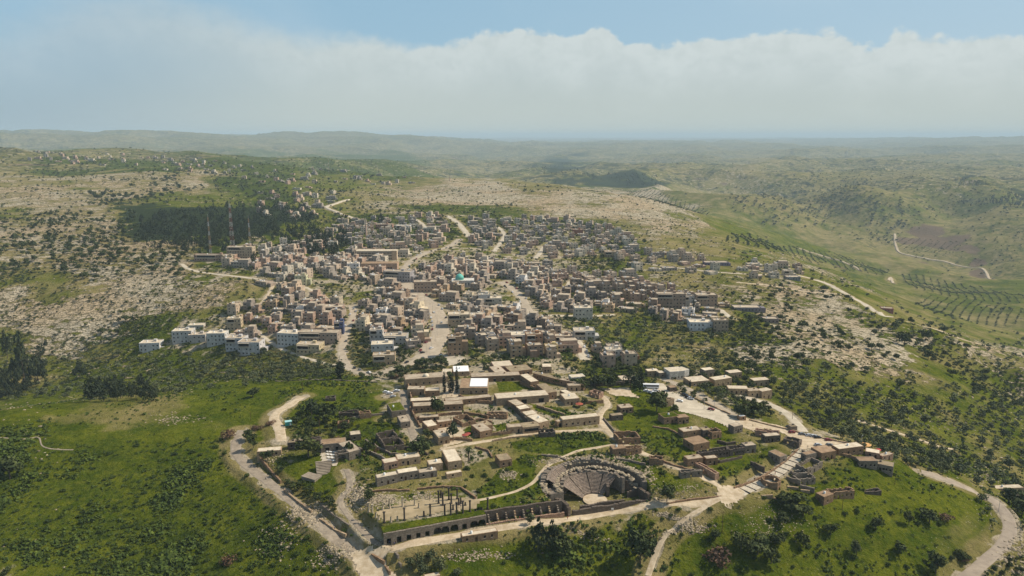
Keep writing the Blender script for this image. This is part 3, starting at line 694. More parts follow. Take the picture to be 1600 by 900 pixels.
# ---------------------------------------------------------------- stone houses of the old village and the ruins
def wall_run(mb, L, t, h, ops=(), jag=0.0, rng=random, foot=2.5, steps=1.3):
    """wall along local x; ops = (x0, x1, z0, z1); jag lets the top crumble"""
    x = 0.0; ops = sorted(ops)
    def solid(a, b, z0, hh):
        if b - a < 0.02: return
        if jag <= 0: mb.box(a, 0, z0, b, t, hh); return
        n = max(1, int((b - a) / steps)); 
        for i in range(n):
            q0, q1 = a + (b - a) * i / n, a + (b - a) * (i + 1) / n
            nz = 0.5 + 0.5 * math.sin(q0 * 0.37 + wall_run.ph) ; mb.box(q0, 0, z0, q1, t, max(z0 + 0.3, hh * (1 - jag * (0.55 * nz + 0.45 * rng.random()))))
    wall_run.ph = rng.random() * 6
    for a, b, z0, z1 in ops:
        solid(x, a, -foot, h)
        if z0 > 0: mb.box(a, 0, -foot, b, t, z0)
        if h - z1 > 0.1: mb.box(a, 0.004, z1, b, t - 0.004, h - (jag * h * 0.25 if jag else 0))
        x = b
    solid(x, L, -foot, h)
def openings(L, n, door, rng, h):
    ops = []; pitch = L / (n + 0.4)
    for i in range(n):
        cx = pitch * (i + 0.7) + rng.uniform(-.15, .15) * pitch
        if i == door: ops.append((cx - 0.55, cx + 0.55, 0, min(2.3, h - .6)))
        else: w = rng.uniform(0.4, 0.6); z = min(1.1, h * .35); ops.append((cx - w, cx + w, z, min(z + 1.35, h - .5)))
    return [o for o in ops if o[0] > .5 and o[1] < L - .5]
WALLC = {'brown': (0.31, 0.205, 0.125), 'beige': (0.44, 0.325, 0.21), 'grey': (0.26, 0.22, 0.175), 'dark': (0.15, 0.12, 0.095), 'pink': (0.42, 0.28, 0.2), 'tan': (0.50, 0.37, 0.23), 'white': (0.72, 0.69, 0.62)}
def place_roof(a, b, c, h, at=None):
    """solve a rectangle whose roof corners are seen at three pixels"""
    zg = 0.0
    if at is None: at = ((a[0] + b[0]) / 2, (a[1] + b[1]) / 2 + h * 2.2)
    zg = ground(*at)[2]
    for _ in range(3):
        A = Vector(on_plane(*a, zg + h)); B = Vector(on_plane(*b, zg + h)); Cc = Vector(on_plane(*c, zg + h))
        m = (A + B) / 2; zg = float(hz(m.x, m.y))
    d = (B - A); W = d.length; ang = math.atan2(d.y, d.x); nrm = Vector((-d.y, d.x)) / W
    return A, W, max(abs((Cc - A).dot(nrm)), 2.5), ang, zg
def stone_house(desc, a, b, c, h, wall='brown', roof='flat', nwin=3, door=1, side=1, seed=0, name='stone_house', arch=None, z=None, group=None, extra=None, foot=2.5):
    rng = random.Random(seed or int(a[0] * 7 + a[1] * 13)); A, W, D, ang, zg = place_roof(a, b, c, h)
    if z is not None: zg = z
    ruin = roof == 'none'; jag = 0.30 if ruin else 0.0; t = 0.7
    root = empty(name, A.x, A.y, zg, ang); wc = WALLC[wall]; v = rng.uniform(.9, 1.1); wc = tuple(q * v for q in wc)
    mb = MB(); panes = []
    fr = openings(W, nwin, door, rng, h); 
    if arch: fr = [(q * W - w / 2, q * W + w / 2, 0, ah) for q, w, ah in arch]
    wall_run(mb, W, t, h, fr, jag, rng, foot)
    for o_ in fr: panes.append((o_, 0))
    mb.M = rotm(0, D - t); wall_run(mb, W, t, h, [] if not ruin else openings(W, max(1, nwin - 1), -1, rng, h), jag, rng, foot)
    sd_ = openings(D - 2 * t, side, -1, rng, h) if side else []
    mb.M = rotm(t, t, 0, math.pi / 2); wall_run(mb, D - 2 * t, t, h, sd_, jag, rng, foot)
    mb.M = rotm(W, t, 0, math.pi / 2); wall_run(mb, D - 2 * t, t, h, sd_, jag, rng, foot)
    w_ = obj('walls', mb.mesh('walls', M_STONE), root); w_.color = (*wc, 1)
    for (x0, x1, z0, z1), side_ in panes:
        if ruin: break
        p = MB(); isd = z0 <= 0 and not arch
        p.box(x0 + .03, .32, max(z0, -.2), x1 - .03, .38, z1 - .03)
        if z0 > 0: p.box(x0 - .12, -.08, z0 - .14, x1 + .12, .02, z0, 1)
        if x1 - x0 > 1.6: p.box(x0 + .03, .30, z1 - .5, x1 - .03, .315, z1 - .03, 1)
        obj('doorway' if arch else ('door' if isd else 'window'), p.mesh('opening', [M_WOOD if isd and rng.random() < .6 else M_DARK, M_TRIM]), root)  # near-black panes carry the dark of the room as colour
    if not ruin:
        r = MB(); pm = {'flat': M_ROOF, 'pale': M_PALE, 'earth': M_EARTH, 'brown': M_BROWN, 'white': M_WHITE, 'green': GROUND}[roof]
        r.box(t * .6, t * .6, h - .3, W - t * .6, D - t * .6, h + .02)
        ro = obj('roof', r.mesh('roof', pm), root)
        if extra == 'dome': r = MB(); r.lathe([(2.1, h - .1), (2.1, h + .5), (1.9, h + 1.1), (1.3, h + 1.7), (.6, h + 2.05), (.02, h + 2.2)], 14, 0, W * .5, D * .35); obj('dome', r.mesh('dome', M_PALE), root)
        if extra == 'panel': r = MB(); r.box(W * .35, D * .1, h + .25, W * .98, D * .95, h + .4, 0, True); [r.box(x - .1, y - .1, h, x + .1, y + .1, h + .25) for x in (W * .4, W * .9) for y in (D * .2, D * .8)]; obj('roof_sheet', r.mesh('roof_sheet', M_WHITE), root)
        if rng.random() < .3 and W > 7: r = MB(); r.lathe([(.55, h), (.55, h + 1.1), (.1, h + 1.25)], 8, 0, W * rng.uniform(.25, .75), D * .5); obj('water_tank', r.mesh('water_tank', M_TANK), ro)
        if roof in ('flat', 'earth') and rng.random() < .5: r = MB(); x = W * rng.uniform(.2, .7); r.box(x, D * .55, h, x + 1.1, D * .55 + .8, h + .9); oo = obj('chimney', r.mesh('chimney', M_STONE), ro); oo.color = (*wc, 1)
    if extra == 'band': r = MB(); r.box(W * .1, -.06, h * .35, W * .9, .0, h * .72); obj('window', r.mesh('window', M_GLASS), root)
    k = Vector((W / 2, D / 2)); k.rotate(Matrix.Rotation(ang, 2))
    item(root, desc, 'ruin' if ruin else 'house', (A.x + k.x, A.y + k.y, zg + h / 2), group)
    FOOT.append((A.x + k.x, A.y + k.y, max(W, D) * .55)); return root
FOOT = []     # footprints kept clear of plants
VG, RG, HG = 'old stone houses of the ruined village', 'roofless ruined houses', 'houses of the new village'
VILLAGE = [
 # old village round the court: desc, roof front-left, front-right, back corner, height, options
 ('long stone wing with small dome and pale flat roof', (633,593),(700,588),(640,585),5.5,dict(wall='beige',roof='flat',nwin=6,extra='dome')),
 ('low stone block with flat roof inside the west wing', (636,608),(663,608),(638,603),4.5,dict(wall='beige',roof='flat',nwin=2)),
 ('stone block with plain pale roof beside the cypress court', (664,611),(687,610),(664,606),4,dict(wall='brown',roof='pale',nwin=1)),
 ('narrow stone range along the south of the cypress court', (641,627),(684,625),(641,622),3.6,dict(wall='brown',roof='pale',nwin=3)),
 ('long low stone range with many small windows', (645,635),(724,631),(647,629),4.2,dict(wall='brown',roof='flat',nwin=9,door=4)),
 ('low stone range with long roof between two courts', (696,627),(768,620),(698,622),3.6,dict(wall='brown',roof='flat',nwin=5)),
 ('stone house carrying a bright white sheet roof', (718,606),(762,606),(716,591),4.5,dict(wall='beige',roof='brown',nwin=4,extra='panel')),
 ('arcaded stone range north of the garden court', (736,589),(813,586),(738,583),4.2,dict(wall='brown',roof='flat',arch=[(.12,1.8,2.6),(.3,1.8,2.6),(.48,1.8,2.6),(.66,1.8,2.6),(.84,1.8,2.6)])),
 ('stone house with pale flat roof behind the garden court', (775,584),(793,582),(764,573),4,dict(wall='brown',roof='flat',nwin=2)),
 ('broad stone house with reddish walls and pale roof', (772,573),(802,571),(766,565),4,dict(wall='pink',roof='pale',nwin=3)),
 ('stone house with grey roof and columned porch', (798,581),(832,577),(786,573),3.6,dict(wall='brown',roof='earth',arch=[(.2,1.6,2.4),(.4,1.6,2.4),(.6,1.6,2.4),(.8,1.6,2.4)])),
 ('shed with bright white roof behind the cypresses', (708,581),(734,580),(702,572),3.4,dict(wall='beige',roof='white',nwin=1)),
 ('shed with pale yellow roof behind the cypresses', (690,582),(706,582),(690,576),3.2,dict(wall='tan',roof='pale',nwin=1)),
 ('stone wing with cream roof east of the garden court', (829,597),(842,595),(814,585),4.8,dict(wall='brown',roof='pale',nwin=1,side=3)),
 ('stone wing with grey slab roof at the court corner', (855,614),(870,612),(832,601),4.8,dict(wall='brown',roof='earth',nwin=1,side=4)),
 ('stone range with two arches south of the garden court', (776,623),(858,617),(768,615),5,dict(wall='beige',roof='pale',arch=[(.52,3.6,3.6),(.85,3.6,3.6)])),
 ('stone house with broad cream roof and barred windows', (883,624),(906,622),(864,616),4.5,dict(wall='beige',roof='pale',nwin=3,side=4)),
 ('second cream roofed house behind the east range', (890,618),(899,616),(875,610),4.2,dict(wall='beige',roof='pale',nwin=2)),
 ('long narrow stone wall range running to the dark wall', (870,592),(911,601),(874,590),4,dict(wall='brown',roof='flat',nwin=4)),
 ('long narrow stone range above the east court', (833,583),(872,593),(838,580),4,dict(wall='brown',roof='earth',nwin=4)),
 ('stone block with ochre roof in the east court', (888,603),(908,602),(890,599),4,dict(wall='beige',roof='flat',nwin=2)),
 ('roofless reddish block at the bend of the path', (920,611),(936,615),(922,606),3.5,dict(wall='pink',roof='none',nwin=2)),
 ('small two window tower house with pale roof', (847,573),(862,573),(849,568),5,dict(wall='beige',roof='pale',nwin=2,door=-1)),
 ('ruined stone range open to the sky above the middle court', (760,645),(792,647),(762,641),3.5,dict(wall='brown',roof='none',nwin=4)),
 ('small roofless ruin west of the middle court', (722,660),(744,655),(726,646),3.2,dict(wall='brown',roof='none',nwin=1)),
 ('stone house with flat roof in the middle range', (806,634),(820,631),(793,626),4,dict(wall='brown',roof='flat',nwin=2)),
 ('stone block with small pale terrace roof', (812,640),(829,637),(806,634),3.6,dict(wall='brown',roof='pale',nwin=1)),
 ('stone house with cluttered pale roof', (822,649),(840,646),(817,643),4,dict(wall='beige',roof='pale',nwin=2)),
 ('long stone house with smooth pale roof', (842,661),(858,657),(822,650),4.6,dict(wall='beige',roof='pale',nwin=1,side=3)),
 ('stone house with dark glazed band under its roof', (817,668),(844,665),(812,661),4.2,dict(wall='beige',roof='earth',nwin=1,extra='band')),
 ('plain stone house beside the glazed one', (793,668),(817,666),(791,663),4,dict(wall='beige',roof='flat',nwin=2)),
 ('stone house with sandy roof at the village front', (750,675),(769,671),(735,664),4,dict(wall='brown',roof='flat',nwin=1,side=2)),
 ('stone house with weedy roof at the village front', (752,667),(770,663),(748,659),3.6,dict(wall='brown',roof='earth',nwin=1)),
 ('low stone block with pale cracked roof', (655,653),(686,651),(656,649),3.2,dict(wall='brown',roof='flat',nwin=3)),
 ('square stone house with pink plaster roof', (668,667),(684,664),(661,658),4.4,dict(wall='brown',roof='pale',nwin=1,side=2)),
 ('small stone house with pale roof and two doors', (684,660),(706,657),(684,656),4,dict(wall='brown',roof='flat',nwin=3)),
 ('stone house with grey roof at the alley corner', (685,684),(703,681),(674,673),4.6,dict(wall='beige',roof='flat',nwin=2,side=2)),
 ('long stone house with smooth cream roof pointing at the terrace', (700,722),(722,719),(684,704),4.6,dict(wall='beige',roof='pale',nwin=1,side=2)),
 ('lone square house with cracked earth roof in the grass', (781,720),(800,717),(771,711),4,dict(wall='brown',roof='earth',nwin=2,side=1)),
 ('pink stone house with clean cream roof', (600,724),(622,720),(600,717),4,dict(wall='pink',roof='pale',nwin=4)),
 ('stone house with cluttered white terrace', (621,718),(657,713),(617,710),4,dict(wall='beige',roof='pale',nwin=3)),
 ('small stone block with pale roof beside the cream one', (670,726),(692,723),(668,719),4,dict(wall='beige',roof='pale',nwin=1)),
 ('dark fronted stone house with bright cream roof', (589,747),(622,741),(589,741),4.6,dict(wall='grey',roof='pale',nwin=3)),
 ('stone house with bright cream roof above the terrace', (622,740),(654,735),(616,734),4.4,dict(wall='grey',roof='pale',nwin=4)),
 ('low stone annex with pale sloping roof', (655,739),(683,735),(655,733),3.4,dict(wall='grey',roof='flat',nwin=2)),
 ('small low shed with pale slab roof', (698,741),(722,737),(697,737),2.6,dict(wall='beige',roof='pale',nwin=1)),
 ('old house with grass grown roof along the alley', (612,643),(634,640),(609,630),3.8,dict(wall='grey',roof='green',nwin=1)),
 ('small house with sandy roof along the alley', (626,660),(641,658),(620,650),4,dict(wall='grey',roof='flat',nwin=1)),
 ('long pale stone house with arched gate and small windows', (879,656),(937,650),(881,650),5,dict(wall='beige',roof='pale',nwin=6,door=3)),
 ('low stone gatehouse at the end of the long house', (871,659),(880,657),(873,655),3.8,dict(wall='beige',roof='flat',arch=[(.5,1.8,2.8)])),
 ('small dark stone hut below the village front', (845,675),(868,673),(841,669),3.6,dict(wall='dark',roof='none',nwin=1,name='stone_hut')),
 # west group by the seating
 ('low house with cream slab roof by the left road', (401,706),(439,703),(402,700),3.6,dict(wall='beige',roof='pale',nwin=3)),
 ('dark stone house with grey roof by the left road', (449,692),(462,691),(450,688),4,dict(wall='dark',roof='earth',nwin=1)),
 ('dark stone house with flat grey roof', (463,692),(480,690),(462,687),4.2,dict(wall='dark',roof='earth',nwin=1)),
 ('roofless dark stone house behind the court', (481,688),(503,684),(481,683),4,dict(wall='dark',roof='none',nwin=2)),
 ('arcaded dark stone house with brown roof over the tables', (501,695),(541,691),(500,687),4.6,dict(wall='grey',roof='brown',arch=[(.25,2.2,3),(.65,2.2,3)])),
 ('stone wing with flat brown roof east of the tables', (545,707),(564,702),(538,690),4.6,dict(wall='grey',roof='flat',nwin=1,side=2)),
 ('stone porch block with one tall arch', (524,709),(544,706),(525,703),5.2,dict(wall='grey',roof='none',arch=[(.5,4,4)])),
 ('small dark house with pale slab roof behind the court', (547,680),(564,678),(545,674),3.8,dict(wall='dark',roof='flat',nwin=1)),
 ('small roofless tower in the bushes', (527,661),(545,660),(524,656),3.6,dict(wall='brown',roof='none',nwin=1)),
 ('low roofless dark ruin in the bushes', (529,645),(560,643),(529,641),3.5,dict(wall='dark',roof='none',nwin=4)),
 ('roofless stone ruin with doorway in the bushes', (562,646),(580,644),(564,640),3.8,dict(wall='brown',roof='none',nwin=1)),
 ('low roofless ruin in the green north slope', (508,622),(524,621),(509,618),2.4,dict(wall='dark',roof='none',nwin=1)),
 ('large roofless house with jagged gable walls', (594,684),(622,679),(591,674),4.2,dict(wall='dark',roof='none',nwin=2)),
 ('overgrown roofless house beside the big dark tree', (602,697),(632,692),(596,685),4,dict(wall='dark',roof='none',nwin=1)),
 # below the street
 ('long low brick-coloured house with cream roof below the street', (722,835),(778,826),(714,830),3.6,dict(wall='brown',roof='pale',nwin=4,door=1)),
 ('low house with cream roof at the very bottom edge', (664,903),(688,898),(664,897),3,dict(wall='beige',roof='pale',nwin=1)),
 # east quarter
 ('square ruin with rubble filled roof east of the path', (970,638),(990,636),(965,632),3.8,dict(wall='brown',roof='flat',nwin=3)),
 ('small dark hut with low grey walls', (956,650),(974,648),(954,646),3.4,dict(wall='dark',roof='earth',nwin=1,name='stone_hut')),
 ('stone tower ruin at the tree beside the car park', (1042,624),(1054,622),(1040,620),5,dict(wall='beige',roof='none',nwin=0)),
 ('long roofless stone house with overgrown inside', (1038,653),(1062,650),(1036,645),4.2,dict(wall='brown',roof='green',nwin=3)),
 ('stone house with brown roof joined to the overgrown one', (1060,653),(1077,651),(1055,648),4.2,dict(wall='brown',roof='brown',nwin=3)),
 ('house with sandy roof and grass growing before it', (1068,675),(1097,671),(1065,668),3.8,dict(wall='brown',roof='flat',nwin=1)),
 ('house with orange brown roof in the east grass', (1084,695),(1109,690),(1077,683),4,dict(wall='brown',roof='brown',nwin=1)),
 ('square house with open top and two windows', (1113,675),(1128,672),(1106,668),4.6,dict(wall='brown',roof='none',nwin=2)),
 ('small house with long dark side in the east grass', (1099,673),(1112,671),(1097,667),4,dict(wall='dark',roof='earth',nwin=1)),
 ('square house with buff roof and arched doorways', (1147,667),(1161,664),(1140,662),4.4,dict(wall='grey',roof='flat',nwin=3)),
 ('roofless rubble house leaning on the path', (966,684),(1001,682),(960,673),4.4,dict(wall='brown',roof='none',nwin=3)),
 ('house with orange roof and a row of window holes', (958,702),(978,700),(953,696),4.4,dict(wall='brown',roof='brown',nwin=1)),
 ('jagged row of window holes beside the orange roof', (978,701),(1003,697),(978,696),4.4,dict(wall='brown',roof='none',nwin=5)),
 ('small roofless house on the bend of the path', (1015,715),(1037,716),(1016,709),4,dict(wall='brown',roof='none',nwin=1)),
 ('long ruined facade with two storeys of window holes', (1094,707),(1140,700),(1093,702),4.8,dict(wall='dark',roof='none',nwin=9,door=3)),
 ('ruined facade continuing to the flat roofed end', (1141,701),(1164,698),(1141,695),4.6,dict(wall='dark',roof='none',nwin=5)),
 ('end house of the long facade with buff roof', (1165,697),(1182,695),(1163,691),4.6,dict(wall='grey',roof='flat',nwin=2)),
 ('house with pale brown roof below the long facade', (1075,718),(1099,715),(1069,712),4,dict(wall='brown',roof='flat',nwin=2)),
 ('small house with broken buff roof below the long facade', (1104,717),(1122,715),(1102,712),4,dict(wall='brown',roof='flat',nwin=2)),
 ('small roofless house above the stone path corner', (1064,737),(1098,734),(1062,733),3.6,dict(wall='grey',roof='none',nwin=3)),
 ('dark red walled ruin wedge beside the path', (1086,722),(1118,738),(1090,719),3.4,dict(wall='pink',roof='none',nwin=1)),
 ('big roofless house south of the plaza', (1180,671),(1218,676),(1184,667),4,dict(wall='pink',roof='none',nwin=2)),
 ('dark house with buff roof beneath the plaza', (1196,682),(1220,680),(1193,677),4,dict(wall='dark',roof='flat',nwin=3)),
 ('crumbling dark ruin below the plaza', (1224,684),(1249,690),(1228,679),4,dict(wall='dark',roof='none',nwin=2)),
 ('narrow house with long pale brown roof', (1219,714),(1230,711),(1200,705),4.2,dict(wall='grey',roof='brown',nwin=1,side=2)),
 ('house with broad brown roof at the top of the steps', (1284,708),(1307,704),(1271,698),4.6,dict(wall='brown',roof='brown',nwin=2)),
 ('low block with pink roof left of the broad brown roof', (1260,711),(1276,707),(1259,705),3.8,dict(wall='grey',roof='brown',nwin=1)),
 ('large roofless house with three rooms', (1262,731),(1286,720),(1249,721),4.6,dict(wall='grey',roof='none',nwin=3)),
 ('small roofless block below the three room house', (1241,739),(1262,737),(1239,733),4,dict(wall='grey',roof='none',nwin=1)),
 ('square roofless house with large window holes', (1248,748),(1275,744),(1246,740),4.4,dict(wall='grey',roof='none',nwin=3)),
 ('brown roofed end of the lowest long ruin', (1288,776),(1303,771),(1275,769),4.6,dict(wall='brown',roof='brown',nwin=1,side=1)),
 ('lowest long ruin with overgrown open rooms', (1299,769),(1336,764),(1298,762),4.6,dict(wall='brown',roof='none',nwin=5,side=1)),
 ('terrace cafe with brown walls and cluttered roof', (1311,702),(1350,697),(1316,693),4.4,dict(wall='brown',roof='pale',nwin=4)),
 ('cafe wing with buff roof and dark windows', (1343,720),(1372,720),(1344,713),4.4,dict(wall='grey',roof='brown',nwin=4)),
 ('lower cafe wing with row of dark windows', (1366,723),(1396,729),(1370,717),4.2,dict(wall='grey',roof='earth',nwin=5)),
 ('small cafe pavilion with slatted roof', (1379,713),(1396,709),(1374,709),3.2,dict(wall='pink',roof='flat',nwin=2)),
 ('red cafe terrace room between two roofs', (1352,705),(1375,709),(1357,700),3.4,dict(wall='pink',roof='pale',nwin=2)),
 ('low ruined wall block in the eastern meadow', (1354,768),(1378,765),(1355,763),2.6,dict(wall='dark',roof='none',nwin=0)),
 ('villa skeleton with pale terraces below the road', (1556,764),(1600,762),(1560,758),3.6,dict(wall='beige',roof='pale',nwin=4)),
 # houses along the car park road
 ('white two storey house at the head of the car park', (1047,581),(1070,579),(1042,574),6.5,dict(wall='white',roof='pale',nwin=4)),
 ('white block joined to the two storey house', (1068,579),(1077,577),(1064,573),7,dict(wall='white',roof='pale',nwin=2)),
 ('low house with very broad cream roof above the road', (1080,597),(1109,594),(1062,590),4,dict(wall='beige',roof='pale',nwin=4)),
 ('tan two storey house with pale roof above the olives', (1117,594),(1144,590),(1111,589),5.5,dict(wall='tan',roof='pale',nwin=3)),
 ('small white house above the dark wall', (893,590),(915,588),(894,585),3.8,dict(wall='white',roof='pale',nwin=2)),
 ('low hall with crooked cream roof beside dark pines', (972,594),(998,592),(967,587),3,dict(wall='beige',roof='pale',nwin=2)),
 ('grey house with white tank behind the car park', (1101,579),(1117,577),(1103,574),5,dict(wall='grey',roof='pale',nwin=2)),
 ('small beige house on the rocky slope', (1140,583),(1160,581),(1142,578),4.5,dict(wall='beige',roof='pale',nwin=3)),
 ('beige house with dark window above the olive grove', (1178,595),(1203,593),(1180,590),4.5,dict(wall='beige',roof='pale',nwin=3)),
 ('pale villa with balconies at the olive grove', (1191,612),(1207,609),(1192,606),6,dict(wall='beige',roof='pale',nwin=2)),
 ('low tan houses row along the upper lane', (1138,607),(1170,608),(1142,602),4,dict(wall='tan',roof='pale',nwin=4)),
 ('pale house at the end of the upper lane', (1170,611),(1188,610),(1172,606),4.5,dict(wall='tan',roof='flat',nwin=2)),
 ('small red roofed house among dark trees', (1162,638),(1183,636),(1160,632),4,dict(wall='pink',roof='brown',nwin=2)),
 ('ticket kiosk with white slab roof', (1156,651),(1166,650),(1156,648),3,dict(wall='brown',roof='white',nwin=1,name='kiosk')),
 ('grey concrete box beside the curved lane', (1236,667),(1246,666),(1236,663),3,dict(wall='grey',roof='earth',nwin=0,name='concrete_shed')),
 ('dark stone guard house on the car park edge', (1047,606),(1058,605),(1048,602),3,dict(wall='dark',roof='brown',nwin=1)),
 ('beige houses beside the pale villa', (1012,580),(1030,579),(1014,576),4.5,dict(wall='beige',roof='pale',nwin=2)),
 ('small grey house left of the white two storey one', (1030,583),(1040,582),(1030,579),4,dict(wall='grey',roof='pale',nwin=1)),
]
for desc, a, b_, c_, h, kw in VILLAGE:
    stone_house(desc, a, b_, c_, h, group=RG if kw.get('roof') == 'none' else VG, **kw)

# free-standing walls of rubble
def free_wall(desc, pts, h, t=0.8, wall='brown', jag=.4, name='stone_wall'):
    P = [ground(*p) for p in pts]; x0, y0, z0 = P[0]; root = MB(); rng = random.Random(int(pts[0][0]))
    for (ax, ay, az_), (bx, by, bz) in zip(P, P[1:]):
        L = math.hypot(bx - ax, by - ay); n = max(1, int(L / 5)); a = math.atan2(by - ay, bx - ax)
        for i in range(n):
            f = i / n; x, y = ax + (bx - ax) * f, ay + (by - ay) * f
            root.M = rotm(x - x0, y - y0, float(hz(x, y)) - z0, a); wall_run(root, L / n, t, h, [], jag, rng, 1.2, 1.1)
    o = obj(name, root.mesh(name, M_STONE), None, (x0, y0, z0)); o.color = (*WALLC[wall], 1)
    m = P[len(P) // 2]; item(o, desc, 'wall', (m[0], m[1], m[2] + h / 2), 'dry stone walls'); return o
for d_, p_, h_, w_ in [
 ('long dark wall curving below the pine garden', [(905,601),(940,604),(975,602),(1006,598)], 3.2, 'dark'),
 ('retaining wall along the village front', [(742,684),(780,680),(845,672)], 2.2, 'brown'),
 ('crumbling garden wall below the grass yard', [(792,632),(812,650),(822,662)], 4, 'dark'),
 ('wall between the court and the green yard', [(908,632),(925,631),(943,630)], 2.4, 'brown'),
 ('low red stone wall along the path above the theatre', [(1018,716),(1050,728),(1085,738),(1105,742)], 1.3, 'brown'),
 ('low red wall beside the lower street', [(1042,789),(1085,782),(1128,776)], 1.3, 'brown'),
 ('rough wall along the stone street', [(1148,764),(1190,748),(1228,722),(1250,700)], 1.3, 'brown'),
 ('leaning wall below the long facade', [(1172,726),(1193,742)], 2.6, 'dark'),
 ('low wall up the hill beside the north path', [(942,655),(960,676),(985,692)], 1.3, 'grey'),
 ('thin kerb of white stones along the left road', [(498,812),(520,828),(540,842)], .8, 'beige'),
 ('low stone row across the bottom yard', [(580,868),(600,885),(608,900)], .9, 'brown'),
 ('short row of stones in the bottom yard', [(616,865),(622,880),(626,888)], .9, 'grey'),
 ('stone edge along the left road above the steps', [(443,768),(470,790),(486,802)], 1.4, 'beige'),
 ('terrace wall behind the colonnade', [(652,766),(690,762),(720,764),(742,780)], 1.4, 'brown'),
 ('broken wall in the bushes west of the village', [(545,655),(570,652),(600,648)], 1.5, 'grey'),
 ('yard wall in front of the beside-garden ruin', [(570,690),(610,712),(625,712)], 1.8, 'grey'),
 ('long field wall above the western olive valley', [(430,596),(510,594),(590,598)], .8, 'grey'),
 ('roadside wall of the car park', [(1062,615),(1100,630),(1140,648)], 1.0, 'beige'),
 ('plaza kerb wall above the olive slope', [(1170,657),(1230,672),(1290,687),(1325,694)], 1.0, 'beige'),
 ('meadow wall right of the lowest ruin', [(1230,762),(1265,772)], .9, 'beige'),
 ('loose stone row below the round house', [(1190,776),(1225,782)], .8, 'beige'),
 ('court wall west of the long range', [(640,640),(646,652),(655,668)], 2.6, 'brown'),
 ('court wall under the long range', [(648,657),(690,650),(722,648)], 2.4, 'brown'),
 ('wall from the sheet roof house to the two arches', [(716,620),(742,630),(770,632)], 2.6, 'brown'),
 ('broken wall across the middle court', [(724,648),(748,650),(762,655)], 2.2, 'brown'),
 ('wall stub north of the sandy roof house', [(735,660),(750,658),(768,662)], 2.0, 'brown'),
 ('long front wall of the village yard', [(690,692),(712,688),(738,690)], 2.2, 'brown'),
 ('high west wall of the cypress court', [(637,606),(641,622),(645,640)], 4.0, 'brown'),
 ('east garden court wall', [(812,600),(826,606),(836,612)], 3.0, 'brown'),
 ('yard wall between cream roofs', [(838,636),(862,644),(882,650)], 2.0, 'beige'),
 ('broken house wall right of the palm', [(742,700),(762,706),(768,716)], 1.4, 'brown'),
 ('double wall line inside the front yard', [(770,690),(800,685),(832,682)], 1.2, 'beige'),
 ('ruined wall west of the pink house', [(560,704),(585,712),(604,722)], 2.0, 'grey'),
 ('broken wall behind the pink house', [(622,700),(645,704),(668,712)], 2.0, 'dark'),
 ('curving wall left of the theatre path', [(846,712),(872,716),(884,722)], 1.0, 'grey'),
 ('ruined wall south of the orange roof', [(962,718),(985,722),(1008,728)], 1.2, 'grey'),
 ('small enclosure wall in the east grass', [(1020,668),(1045,672),(1066,682)], 1.2, 'brown'),
 ('ruined wall up to the long facade', [(1120,692),(1135,696),(1150,694)], 1.8, 'dark'),
 ('terrace wall under the long facade', [(1095,722),(1125,724),(1160,716)], 1.6, 'dark'),
 ('wall behind the three room house', [(1252,708),(1268,714),(1290,716)], 2.0, 'grey'),
 ('collapsed wall before the lowest long ruin', [(1228,748),(1250,762),(1272,772)], 1.6, 'grey'),
 ('cafe terrace front wall', [(1300,708),(1330,716),(1345,724)], 1.6, 'brown'),
 ('rubble wall on the left roadside', [(402,716),(418,734),(438,756)], 2.0, 'brown'),
 ('second rubble wall beside the left road', [(500,790),(520,806),(545,822)], 1.0, 'grey'),
 ('wall along the top of the colonnade yard', [(575,770),(600,768),(640,768)], 1.2, 'brown'),
]: free_wall(d_, p_, h_, wall=w_)

# round roofless house
def round_house():
    x, y, z = ground(1204, 764); x, y = Vector(on_plane(1204, 757, z))
    mb = MB(); rng = random.Random(4); n = 8
    for i in range(n):
        a = 2 * math.pi * i / n; r = 4.6; L = 2 * r * math.tan(math.pi / n)
        mb.M = Matrix.Rotation(a, 4, 'Z') @ rotm(-L / 2, -r); wall_run(mb, L, .7, 3.6, [(L * .35, L * .6, .9, 2.3)] if i % 2 else [], .2, rng)
    root = empty('round_ruin', x, y, z); o = obj('walls', mb.mesh('walls', M_STONE), root); o.color = (*WALLC['brown'], 1)
    item(root, 'eight-sided roofless stone house at the paved street', 'ruin', (x, y, z + 2))
round_house()

